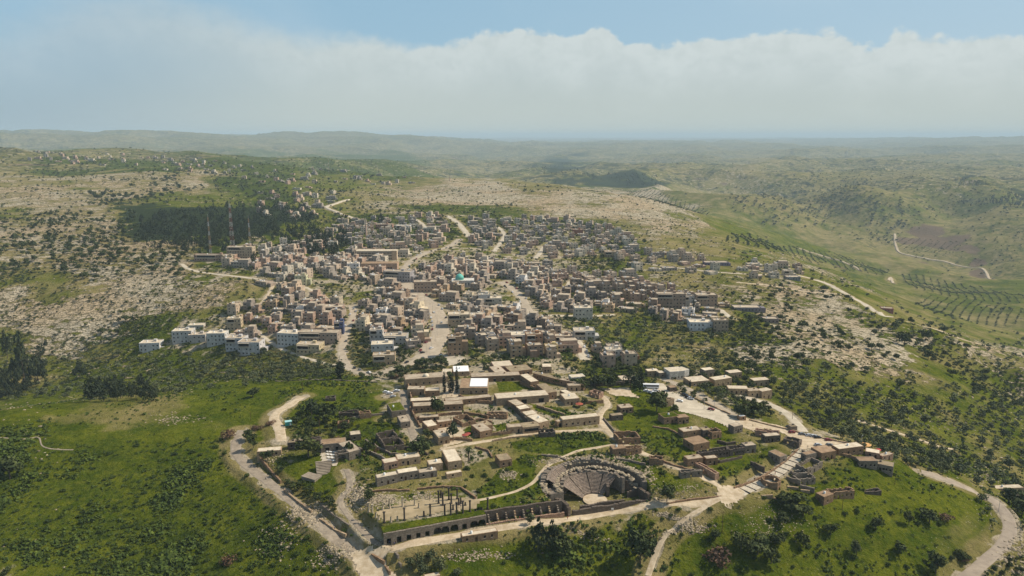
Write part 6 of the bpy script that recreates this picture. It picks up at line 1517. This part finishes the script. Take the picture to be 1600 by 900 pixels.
# orchard rows on the right-hand slopes
def orchards():
    co_, f_, b = [], [], 0; rng = random.Random(6)
    for poly, ang, row, sp in (([(1140,366),(1180,370),(1240,385),(1320,402),(1390,420),(1380,432),(1290,412),(1200,392),(1130,378)], 1.35, 19, 11), ([(1400,428),(1480,440),(1560,455),(1600,462),(1600,475),(1500,468),(1420,450)], 1.2, 18, 10),
                               ([(1440,462),(1530,470),(1600,488),(1600,505),(1560,512),(1480,498),(1430,480)], .9, 17, 11), ([(980,298),(1060,310),(1110,330),(1080,332),(1000,312)], 1.2, 20, 12), ([(1350,362),(1420,372),(1500,380),(1490,396),(1400,388)], .6, 24, 12)):
        P = poly_px(poly); cx_, cy_ = P.mean(0); ex = np.array([math.cos(ang), math.sin(ang)]); ey = np.array([-ex[1], ex[0]]); R_ = np.hypot(*(P - [cx_, cy_]).T).max()
        n = 0
        for i in np.arange(-R_, R_, row):
            for j in np.arange(-R_, R_, sp):
                q = np.array([cx_, cy_]) + ey * (i + 5 * math.sin(j / 60)) + ex * j + np.array([rng.uniform(-1, 1), rng.uniform(-1, 1)])
                if not in_poly(P, np.array([q[0]]), np.array([q[1]]))[0] or rng.random() < .06: continue
                n += 1
                if n > 2600: break
                c0, f0 = LOW['olive'][n % 4]; w = rng.uniform(4.0, 6.2); z = float(hz(q[0], q[1])); s = w / .85
                co_.append(np.column_stack([c0[:, 0]*s + q[0], c0[:, 1]*s + q[1], c0[:, 2]*w*.9 + z])); f_.append(f0 + b); b += len(c0)
    tag(obj('orchard_rows', mesh_np('orchard_rows', np.vstack(co_), np.vstack(f_), L_OAK)), 'long planted orchard rows on the right-hand valley slopes', 'orchard', kind='stuff')
orchards()

# ---------------------------------------------------------------- ground cover near the camera, loose rock
def scatter_cover():
    rs = np.random.RandomState(41); n = 190000
    r = np.exp(rs.uniform(math.log(235), math.log(720), n)); a = rs.uniform(-.72, .72, n); x = np.sin(a) * r; y = np.cos(a) * r
    ia = np.searchsorted(AZ, a) ; ir = np.searchsorted(SR, np.log(r)); ia = np.clip(ia, 0, NA - 1); ir = np.clip(ir, 0, NR - 1); cv = COV[ir, ia]; z = hz(x, y)
    clump = fbm(x, y, 22, 4, 51); fine = fbm(x, y, 6, 2, 52)
    p = np.clip(cv[:, 1] * 1.0 - .02, .03, 1) * np.clip(.45 + clump * 2.6 + fine * .8, .0, 1)
    keep = rs.uniform(0, 1, n) < p
    u, v = vec_px(x, y, z)
    for q in ROADP[::1]:
        pass
    x, y, z, cvk, clump = x[keep], y[keep], z[keep], cv[keep], clump[keep]
    # keep roads and buildings clear with a coarse occupancy grid
    occ = set(); 
    for X, Y, w in ROADP:
        k = int(w / 2 // 1.5) + 1
        for i in range(-k, k + 1):
            for j in range(-k, k + 1):
                if (i*i + j*j) * 2.25 <= (w / 2 + 1) ** 2: occ.add((int(X // 1.5) + i, int(Y // 1.5) + j))
    for X, Y, w in FA:
        k = int(w * .8 // 1.5)
        for i in range(-k, k + 1):
            for j in range(-k, k + 1):
                if i*i + j*j <= k*k: occ.add((int(X // 1.5) + i, int(Y // 1.5) + j))
    m = np.array([(int(a_ // 1.5), int(b_ // 1.5)) not in occ for a_, b_ in zip(x, y)]); x, y, z, cvk, clump = x[m], y[m], z[m], cvk[m], clump[m]
    n = len(x); size = rs.uniform(.25, .8, n) * (1 + 1.5 * cvk[:, 1]) * (1 + np.clip(clump, 0, 1) * 2.2); K = 9
    print('tufts', n)
    P = np.repeat(np.column_stack([x, y, z + size * .22]), K, 0); S = np.repeat(size, K); d = rs.normal(0, 1, (n * K, 3)); d /= np.linalg.norm(d, axis=1)[:, None]; d[:, 2] = np.abs(d[:, 2])
    P = P + d * S[:, None] * [[.75, .75, .55]] * rs.uniform(.5, 1, (n * K, 1)); co, f = quads_at(P, d + [[0, 0, .3]], S * .36, rs)
    half = (rs.uniform(0, 1, n) < .25 + .6 * cvk[:, 1]); fm = np.repeat(half, K)
    me = mesh_np('undergrowth', co, f, L_WEED); me.materials.append(L_SHRUB); me.polygons.foreach_set('material_index', fm.astype(np.int32)); me.update()
    tag(obj('undergrowth', me), 'dense low green weeds and scrub over the near slopes', 'undergrowth', kind='stuff')
def scatter_rocks():
    rs = np.random.RandomState(42); n = 170000
    r = np.exp(rs.uniform(math.log(240), math.log(2300), n)); a = rs.uniform(-.72, .72, n); x = np.sin(a) * r; y = np.cos(a) * r
    ia = np.clip(np.searchsorted(AZ, a), 0, NA - 1); ir = np.clip(np.searchsorted(SR, np.log(r)), 0, NR - 1); cv = COV[ir, ia]; z = hz(x, y)
    cl = fbm(x * .6, y * 1.6, 26, 4, 61); p = np.clip(cv[:, 0] * 1.15 - .12, 0, 1) * np.clip(.35 + cl * 3, 0, 1) * (cv[:, 2] < .5)
    keep = rs.uniform(0, 1, n) < p; x, y, r, z = x[keep], y[keep], r[keep], z[keep]; size = rs.uniform(.25, .75, len(x)) * np.clip(r / 650, .45, 2.4)
    ex = [];   # rubble heaps seen beside the ruins
    for px, py, wx, wy, k, s in ((1075,822,34,8,420,.5),(1050,808,26,6,260,.5),(480,802,30,14,500,.7),(520,862,30,14,320,.55),(590,782,34,12,420,.6),(560,772,20,16,300,.7),(660,775,24,8,200,.5),(935,716,60,6,500,.7),(868,740,10,24,300,.7),(925,830,44,12,420,.45),(795,742,14,8,160,.5),(858,777,14,8,160,.5),
                              (1010,750,14,30,300,.6),(1200,815,70,26,300,.35),(600,848,20,10,160,.5),(440,840,40,30,120,.6),(1545,745,26,20,200,.6),(40,640,40,12,80,.8),(270,655,50,8,120,.6),(420,712,24,14,160,.5),(1060,770,50,14,260,.4),(745,868,60,8,240,.45),(870,720,40,6,200,.5),(1000,700,12,8,80,.5),(1590,860,26,40,160,.9),(880,790,12,14,160,.6),(985,785,20,8,160,.6),(970,735,22,12,260,.6),(900,730,26,8,220,.6)):
        X, Y, Z = ground(px, py); X2, Y2, _ = ground(px + wx, py); X3, Y3, _ = ground(px, py - wy); g1 = rs.normal(0, .5, k); g2 = rs.normal(0, .5, k)
        ex.append(np.column_stack([X + g1*(X2-X) + g2*(X3-X), Y + g1*(Y2-Y) + g2*(Y3-Y), rs.uniform(.5, 1.3, k) * s]))
    ex = np.vstack(ex); m = np.hypot(ex[:, 0] - TH[0], ex[:, 1] - TH[1]) > 29; ex = ex[m]; x = np.r_[x, ex[:, 0]]; y = np.r_[y, ex[:, 1]]; z = np.r_[z, hz(ex[:, 0], ex[:, 1])]; size = np.r_[size, ex[:, 2] * .75]
    # crown of fallen stone on the theatre's wall
    k = 900; ph = rs.uniform(R(-95), R(95), k) + R(17); rr = rs.choice([26.4, 19.8, 22.5], k, p=[.45, .3, .25]) + rs.normal(0, .7, k); tx = TH[0] - np.sin(ph * 1.0) * rr * -1; 
    ax = R(17); tx = TH[0] + np.cos(math.pi/2 - (ph - R(17)) + ax) * rr; ty = TH[1] + np.sin(math.pi/2 - (ph - R(17)) + ax) * rr; tz = -9.6 + np.where(rr > 25, 8.7, np.where(rr > 21.2, 4.0, 8.4))
    x = np.r_[x, tx]; y = np.r_[y, ty]; z = np.r_[z, tz]; size = np.r_[size, rs.uniform(.3, .8, k)]
    B = np.array([(-1,-1,-.5),(1,-1,-.5),(1,1,-.5),(-1,1,-.5),(-.8,-.8,.6),(.8,-.7,.6),(.7,.8,.6),(-.8,.7,.6)]); n = len(x); print('rocks', n)
    J = B[None] + rs.uniform(-.28, .28, (n, 8, 3)); J *= size[:, None, None] * np.stack([rs.uniform(.7, 1.5, n), rs.uniform(.6, 1.0, n), rs.uniform(.35, .8, n)], 1)[:, None, :]
    an = rs.uniform(-.7, .9, n); c, s = np.cos(an)[:, None], np.sin(an)[:, None]; X = J[..., 0]*c - J[..., 1]*s + x[:, None]; Y = J[..., 0]*s + J[..., 1]*c + y[:, None]; Z = J[..., 2] + z[:, None] + size[:, None] * .1
    co = np.stack([X, Y, Z], -1).reshape(-1, 3); F_ = np.array([(4,5,6,7),(0,1,5,4),(1,2,6,5),(2,3,7,6),(3,0,4,7)]); f = (np.arange(n) * 8)[:, None, None] + F_[None]
    m, g, b = material('limestone_rock'); isl = g('ShaderNodeNewGeometry').outputs['Random Per Island']; pos = g('ShaderNodeNewGeometry').outputs['Position']
    col = g.mix(isl, (.14, .11, .075), (.44, .36, .25)); col = g.mix(g.smooth(g.noise(pos, 1.1, 4, .6), .45, .65, 0, .5), col, (.2, .17, .12)); g.l.new(col, b.inputs['Base Color'])
    tag(obj('limestone_rubble', mesh_np('limestone_rubble', co, f.reshape(-1, 4), m)), 'pale limestone blocks and rubble strewn over slopes and ruins', 'rocks', kind='stuff')
scatter_cover(); scatter_rocks()

# ---------------------------------------------------------------- cars, bus, people, poles
def car_meshes():
    b = MB(); w = .88
    prof = [(-2.15, .35), (-2.15, .75), (-1.95, .92), (-1.0, .98), (1.15, .98), (2.1, .82), (2.2, .6), (2.2, .35)]
    pts = [(x, -w, z) for x, z in prof] + [(x, w, z) for x, z in prof]; n = len(prof)
    b._a(pts, [tuple(range(n)), tuple(reversed(range(n, 2*n)))] + [((i+1) % n, i, n+i, n+(i+1) % n) for i in range(n)], 0)
    b.hexa([(-1.75,-.8,.96),(1.05,-.8,.96),(1.05,.8,.96),(-1.75,.8,.96),(-1.3,-.66,1.46),(.35,-.66,1.46),(.35,.66,1.46),(-1.3,.66,1.46)])
    g_ = MB(); g_.hexa([(-1.77,-.7,1.0),(1.08,-.7,1.0),(1.08,.7,1.0),(-1.77,.7,1.0),(-1.36,-.6,1.40),(.42,-.6,1.40),(.42,.6,1.40),(-1.36,.6,1.40)]); g_.hexa([(-1.5,-.82,1.0),(.8,-.82,1.0),(.8,.82,1.0),(-1.5,.82,1.0),(-1.25,-.70,1.40),(.3,-.70,1.40),(.3,.70,1.40),(-1.25,.70,1.40)])
    wh = MB(); wh.M = Matrix.Rotation(R(90), 4, 'X'); wh.lathe([(.02, -.1), (.32, -.1), (.32, .1), (.02, .1)], 12)
    return b.mesh('body', M_PAINT), g_.mesh('windows', M_GLASS), wh.mesh('wheel', M_TYRE)
CB, CG, CW = car_meshes()
CCOL = {'white': (.75, .75, .75), 'silver': (.42, .43, .45), 'black': (.015, .015, .018), 'dark red': (.2, .02, .02), 'blue': (.05, .09, .22), 'grey': (.16, .165, .17)}
CARS = [(1010,612,'white',.1),(1016,614,'silver',.1),(1021,615,'white',.15),(1024,612,'silver',.1),(1070,618,'black',-.5),(1075,622,'black',-.5),(1079,624,'white',-.45),(1111,641,'dark red',-.3),(1233,669,'black',-.2),(1237,677,'dark red',.2),(1253,680,'grey',.1),
 (1264,682,'silver',.2),(1271,683,'silver',.2),(1277,685,'black',.2),(1294,689,'dark red',.1),(1278,697,'silver',0),(1296,697,'grey',0),(609,616,'white',.2),(614,621,'silver',.3),(620,612,'white',.2),(603,614,'white',.1),
 (683,462,'grey',1.9),(700,476,'blue',2.0),(697,497,'black',1.6),(672,530,'white',1.3),(666,536,'dark red',1.2),(674,545,'white',1.0),(655,525,'grey',1.2),(669,513,'black',1.4),(690,505,'silver',1.6),(678,489,'white',1.8),(700,490,'black',1.8),(547,492,'white',1.6),(553,483,'silver',1.5),(660,552,'black',.6),(832,500,'black',1.7),(690,557,'white',0),(1062,628,'white',-.4)]
rngC = random.Random(13)
for ri in (0, 1, 5, 9, 10, 6):
    nm_, mt_, w_, L_ = ROADS[ri]
    for k in range(3, len(L_) - 3, 5):
        if rngC.random() < .45: continue
        t_ = L_[k + 1] - L_[k]; t_ /= np.hypot(*t_); sd_2 = rngC.choice([-1, 1]); q_ = L_[k] + np.array([t_[1], -t_[0]]) * sd_2 * (w_ / 2 - 1.4); pq = to_px(q_[0], q_[1], float(hz(*q_)))
        CARS.append((pq[0], pq[1], rngC.choice(['white', 'white', 'silver', 'grey', 'black', 'dark red', 'silver']), math.atan2(t_[1], t_[0])))
for px, py, cn, yaw in CARS:
    x, y, z = ground(px, py); root = empty('parked_car', x, y, z + .25, yaw); o = obj('body', CB, root); o.color = (*CCOL[cn], 1); obj('windows', CG, root)
    for wx_ in (-1.35, 1.35):
        for wy_ in (-.8, .8): obj('wheel', CW, root, (wx_, wy_, .32))
    item(root, f"{cn} car parked in the open", 'car', (x, y, z + .8), 'cars parked along streets and car park')
def bus():
    x, y, z = ground(1017, 607); root = empty('coach', x, y, z + .2, R(-3)); m = MB(); m.box(-5.5, -1.25, .4, 5.5, 1.25, 3.1, 0, True); o = obj('body', m.mesh('body', M_PAINT), root); o.color = (.72, .72, .72, 1)
    m = MB(); m.box(-5.2, -1.28, 1.6, 5.1, 1.28, 2.6, 0, True); m.box(5.4, -1.1, 1.3, 5.53, 1.1, 2.7, 0, True); obj('windows', m.mesh('windows', M_GLASS), root)
    for wx_ in (-3.4, 3.4):
        for wy_ in (-1.15, 1.15): o = obj('wheel', CW, root, (wx_, wy_, .45)); o.scale = (1.5,) * 3
    item(root, 'white coach with dark windows at the top of the car park', 'coach', (x, y, z + 1.5))
bus()
def person_mesh(seed, walk):
    me = bpy.data.meshes.new('person'); st = .22 * walk
    V = [(0,0,.95),(0,0,1.2),(0,0,1.42),(0,0,1.52),(0,.02,1.62),(-.1,0,.9),(-.11,st,.5),(-.11,st*1.3,.08),(-.11,st*1.3+.14,.04),(.1,0,.9),(.11,-st*.6,.5),(.11,-st*1.5,.1),(.11,-st*1.5+.14,.04),
         (-.2,0,1.42),(-.26,-st*.5,1.13),(-.24,-st*.3+.06,.88),(.2,0,1.42),(.26,st*.5,1.13),(.24,st*.7+.06,.88)]
    E = [(0,1),(1,2),(2,3),(3,4),(0,5),(5,6),(6,7),(7,8),(0,9),(9,10),(10,11),(11,12),(2,13),(13,14),(14,15),(2,16),(16,17),(17,18)]
    Rr = [.15,.15,.15,.065,.105,.1,.075,.05,.04,.1,.075,.05,.04,.07,.05,.035,.07,.05,.035]
    me.from_pydata(V, E, []); o = bpy.data.objects.new('tmp', me); C.objects.link(o); o.modifiers.new('s', 'SKIN'); sk = me.skin_vertices[0].data
    for i, r_ in enumerate(Rr): sk[i].radius = (r_, r_ * .8); 
    sk[0].use_root = True; ss = o.modifiers.new('b', 'SUBSURF'); ss.levels = 1
    dg = bpy.context.evaluated_depsgraph_get(); out = bpy.data.meshes.new_from_object(o.evaluated_get(dg)); bpy.data.objects.remove(o)
    out.materials.clear(); [out.materials.append(m) for m in (M_SKIN, M_CLOTH, MATS['trouser_cloth'], M_HAIR)]
    for p in out.polygons:
        c = p.center; p.material_index = 3 if c.z > 1.66 or (c.z > 1.56 and c.y < -.02) else (0 if c.z > 1.47 or (abs(c.x) > .2 and c.z < 1.0 and c.z > .8) else (1 if c.z > .93 else 2)); p.use_smooth = True
    return out
simple('trouser_cloth', (.04, .045, .07)); PM = [person_mesh(i, w) for i, w in enumerate((0, 1, .6))]
PCOL = {'white': (.7, .7, .7), 'black': (.02, .02, .02), 'red': (.4, .03, .03), 'blue': (.06, .1, .3), 'pale': (.5, .45, .4)}
for px, py, c_, k, where in [(609,850,'blue',0,'before the vaults'),(613,851,'white',0,'before the vaults'),(616,852,'blue',2,'before the vaults'),(618,850,'black',0,'before the vaults'),(415,750,'black',1,'walking down the left road'),(416,750,'white',1,'walking down the left road'),(523,828,'blue',1,'on the left road'),
    (804,817,'black',1,'on the street by the collapsed vaults'),(887,812,'red',0,'by the theatre corner'),(906,813,'white',0,'by the theatre corner'),(956,797,'white',1,'in front of the theatre'),(1176,667,'black',1,'near the ticket kiosk'),(1183,672,'white',1,'near the ticket kiosk'),(1262,700,'pale',0,'at the top of the steps'),(1240,706,'black',1,'on the paved street'),
    (1211,742,'red',1,'on the paved street'),(1207,745,'white',1,'on the paved street'),(1190,750,'black',1,'low on the paved street'),(716,792,'black',0,'among the columns'),(720,793,'blue',0,'among the columns'),(724,795,'pale',1,'among the columns'),(698,620,'white',0,'in the cypress court'),(706,620,'red',0,'in the cypress court'),(1360,708,'red',0,'on the cafe terrace'),(1366,709,'black',0,'on the cafe terrace'),(812,812,'red',0,'inside the fallen bays'),(1110,643,'white',1,'in the car park')]:
    x, y, z = ground(px, py); o = obj('person', PM[k], None, (x, y, z + .12), rngP.uniform(0, 6.28)); o.color = (*PCOL[c_], 1); item(o, f"person in {c_} top {'walking' if k else 'standing'} {where}".replace('walking walking', 'walking'), 'person', (x, y, z + .9))
def pole(px, py, h, d, lamp=True, cat='street lamp', name='street_lamp', grp='street lamps'):
    x, y, z = ground(px, py); root = empty(name, x, y, z, R(px * 7 % 360)); m = MB(); m.lathe([(.13, -.5), (.09, h)], 6); obj('pole', m.mesh('pole', M_METAL if lamp else M_WOOD), root); m = MB()
    if lamp: m.bar((0, 0, h), (1.6, 0, h + .3), .05); arm = obj('arm', m.mesh('arm', M_METAL), root); m = MB(); m.box(1.3, -.16, h + .22, 2.0, .16, h + .36, 0, True); obj('lamp_head', m.mesh('lamp_head', M_METAL), arm)
    else: m.bar((-1, 0, h - .6), (1, 0, h - .6), .06); obj('crossarm', m.mesh('crossarm', M_WOOD), root)
    item(root, d, cat, (x, y, z + h / 2), grp)
for q in ((672,480),(676,488),(680,496),(683,505),(684,515),(683,525),(680,534),(674,542),(667,550),(664,470),(653,462),(645,455)): pole(*q, 9, 'grey lamp on the main street median')
for q, d in (((1083,618),'lamp on the car park road'),((1098,626),'lamp on the car park road'),((1116,637),'lamp on the car park road'),((1344,663),'lamp above the olive slope'),((1100,640),'lamp on the car park road'),((1560,800),'lamp at the road curve'),((1345,700),'lamp at the cafe')): pole(*q, 7, d)
for q, h, d in (((1128,832),11,'tall dark pole on the grassy slope'),((710,873),7,'bare pole on the bottom yard'),((1316,796),6,'lone pole in the right meadow'),((1398,757),5,'short pole right of the cafe'),((473,612),7,'pole at the meadow top'),((428,633),6,'pole by the field wall'),((392,658),6,'pole above the left road'),((1238,655),8,'pole at the curved lane'),((500,676),8,'pole in the western bushes')): pole(*q, h, d, False, 'pole', 'utility_pole', 'utility poles')
def small_things():
    x, y, z = ground(451, 664); m = MB(); m.box(-2, -1.5, 0, 2, 1.5, 2.4); root = empty('portable_cabin', x, y, z, R(20)); o = obj('walls', m.mesh('walls', M_PAINT), root); o.color = (.06, .42, .36, 1); m = MB(); m.box(-2.1, -1.6, 2.4, 2.1, 1.6, 2.55, 0, True); oo = obj('roof', m.mesh('roof', M_PAINT), root); oo.color = (.35, .6, .58, 1)
    m = MB(); m.box(.6, -1.55, 0, 1.4, -1.48, 1.9); obj('door', m.mesh('door', M_WHITE), root); item(root, 'small turquoise cabin beside the dirt track', 'cabin', (x, y, z + 1))
    for i, (px, py, c_, d, w) in enumerate([(727,685,(.28,.05,.035),'red parasol in the front court',2.2),(731,683,(.28,.05,.035),'second red parasol in the front court',1.8),(905,636,(.30,.07,.035),'orange red awning at the barred house',2.6),(1352,700,(.55,.3,.1),'long ochre awning at the cafe',3.2),(1340,705,(.5,.08,.05),'red parasol on the cafe terrace',1.6),(1357,711,(.6,.2,.15),'pink parasol on the cafe terrace',1.6),(1372,708,(.5,.05,.05),'dark red parasol at the cafe end',1.5),(1331,703,(.7,.68,.62),'white parasol on the cafe roof',1.6),(930,598,(.75,.75,.75),'white parasol before the dark wall',1.4)]):
        x, y, z = ground(px, py); root = empty('parasol', x, y, z); m = MB(); m.lathe([(w, 2.2), (w * .5, 2.6), (.05, 2.9)], 8); o = obj('canopy', m.mesh('canopy', M_CLOTH), root); o.color = (*c_, 1); m = MB(); m.lathe([(.05, 0), (.04, 2.8)], 6); obj('pole', m.mesh('pole', M_METAL), root)
        item(root, d, 'parasol', (x, y, z + 2), 'parasols')
    x, y, z = ground(957, 799); o = MB(); o.box(-.6, -.05, .8, .6, .05, 1.7, 0, True); o.box(-.5, -.04, -.2, -.42, .04, .8); o.box(.42, -.04, -.2, .5, .04, .8); ob = obj('notice_board', o.mesh('notice_board', M_WHITE), None, (x, y, z + .1)); item(ob, 'white notice board in front of the theatre', 'notice board', (x, y, z + 1))
small_things()

# ---------------------------------------------------------------- finish the labels
MARKS = [('domed mosque', 722, 435), ('lattice masts', 362, 372), ('school', 588, 400), ('stone theatre', 930, 765), ('column terrace', 665, 792), ('car park', 1085, 638), ('garden court', 815, 606), ('village square', 672, 548), ('orange tower house', 835, 545),
         ('white villa', 600, 555), ('western white houses', 285, 528), ('turquoise cabin', 452, 662), ('left road', 440, 775), ('lowest long ruin', 1308, 775), ('cafe', 1350, 705), ('road curve', 1570, 810), ('tall pines', 852, 840), ('bottom olives', 665, 885), ('table court', 515, 715),
         ('ridge road', 1360, 480), ('eastern brown block', 1048, 475), ('green gardens', 1010, 540), ('far minaret', 572, 355), ('upper rock field', 900, 310), ('western rock slope', 150, 490), ('western valley', 150, 600), ('upper left hill', 120, 300), ('olive slope', 1400, 650), ('long dark facade', 1130, 705), ('curved lane', 1230, 650),
         ('upper pine wood', 320, 350), ('skyline hamlet', 470, 270), ('rusty bush', 1127, 868), ('rust red bush', 357, 870), ('brown meadow bush', 357, 680), ('wooded far hill', 1280, 320), ('gully', 1480, 580), ('paved street', 1200, 748), ('path bend', 948, 635), ('left dirt patch', 30, 885)]
ORD = ['leftmost', 'second', 'third', 'fourth', 'fifth', 'sixth', 'seventh', 'eighth', 'ninth', 'tenth', 'eleventh', 'twelfth']
def finish_labels():
    bylab = {}
    seen = {}
    for it in ITEMS: seen[it[1]] = seen.get(it[1], 0) + 1
    for o, base, px, py in ITEMS:
        if seen[base] == 1: o['label'] = base if len(base.split()) > 3 else base + ' on open ground'; continue
        d, nm, mx, my = min((math.hypot(mx - px, (my - py) * 1.6), nm, mx, my) for nm, mx, my in MARKS)
        dx, dy = px - mx, py - my
        w = 'right of' if abs(dx) > abs(dy) * 1.6 and dx > 0 else ('left of' if abs(dx) > abs(dy) * 1.6 else ('before' if dy > 0 else 'behind'))
        q = 'close ' if d < 45 else ('' if d < 100 else 'well ')
        q = {'close ': 'just ', '': '', 'well ': 'well '}[q]
        bylab.setdefault(f"{base} {q}{w} the {nm}", []).append((px, o))
    def fit(s):
        while len(s.split()) > 16 and ' the ' in s: s = s.replace(' the ', ' ', 1)
        for w_ in (' well', ' just', ' with', ' from left'):
            if len(s.split()) > 16: s = s.replace(w_, '', 1)
        return s
    for lab, lst in bylab.items():
        lst.sort(key=lambda t: t[0]); n = len(lst)
        for i, (px, o) in enumerate(lst):
            if n == 1: o['label'] = fit(lab)
            elif i == n - 1: o['label'] = fit(f"{lab}, rightmost of {n}")
            else: o['label'] = f"{lab}, {ORD[i] if i < 12 else str(i + 1) + 'th'}{'' if i == 0 else ' from left'} of {n}"; o['label'] = fit(o['label'])
finish_labels()
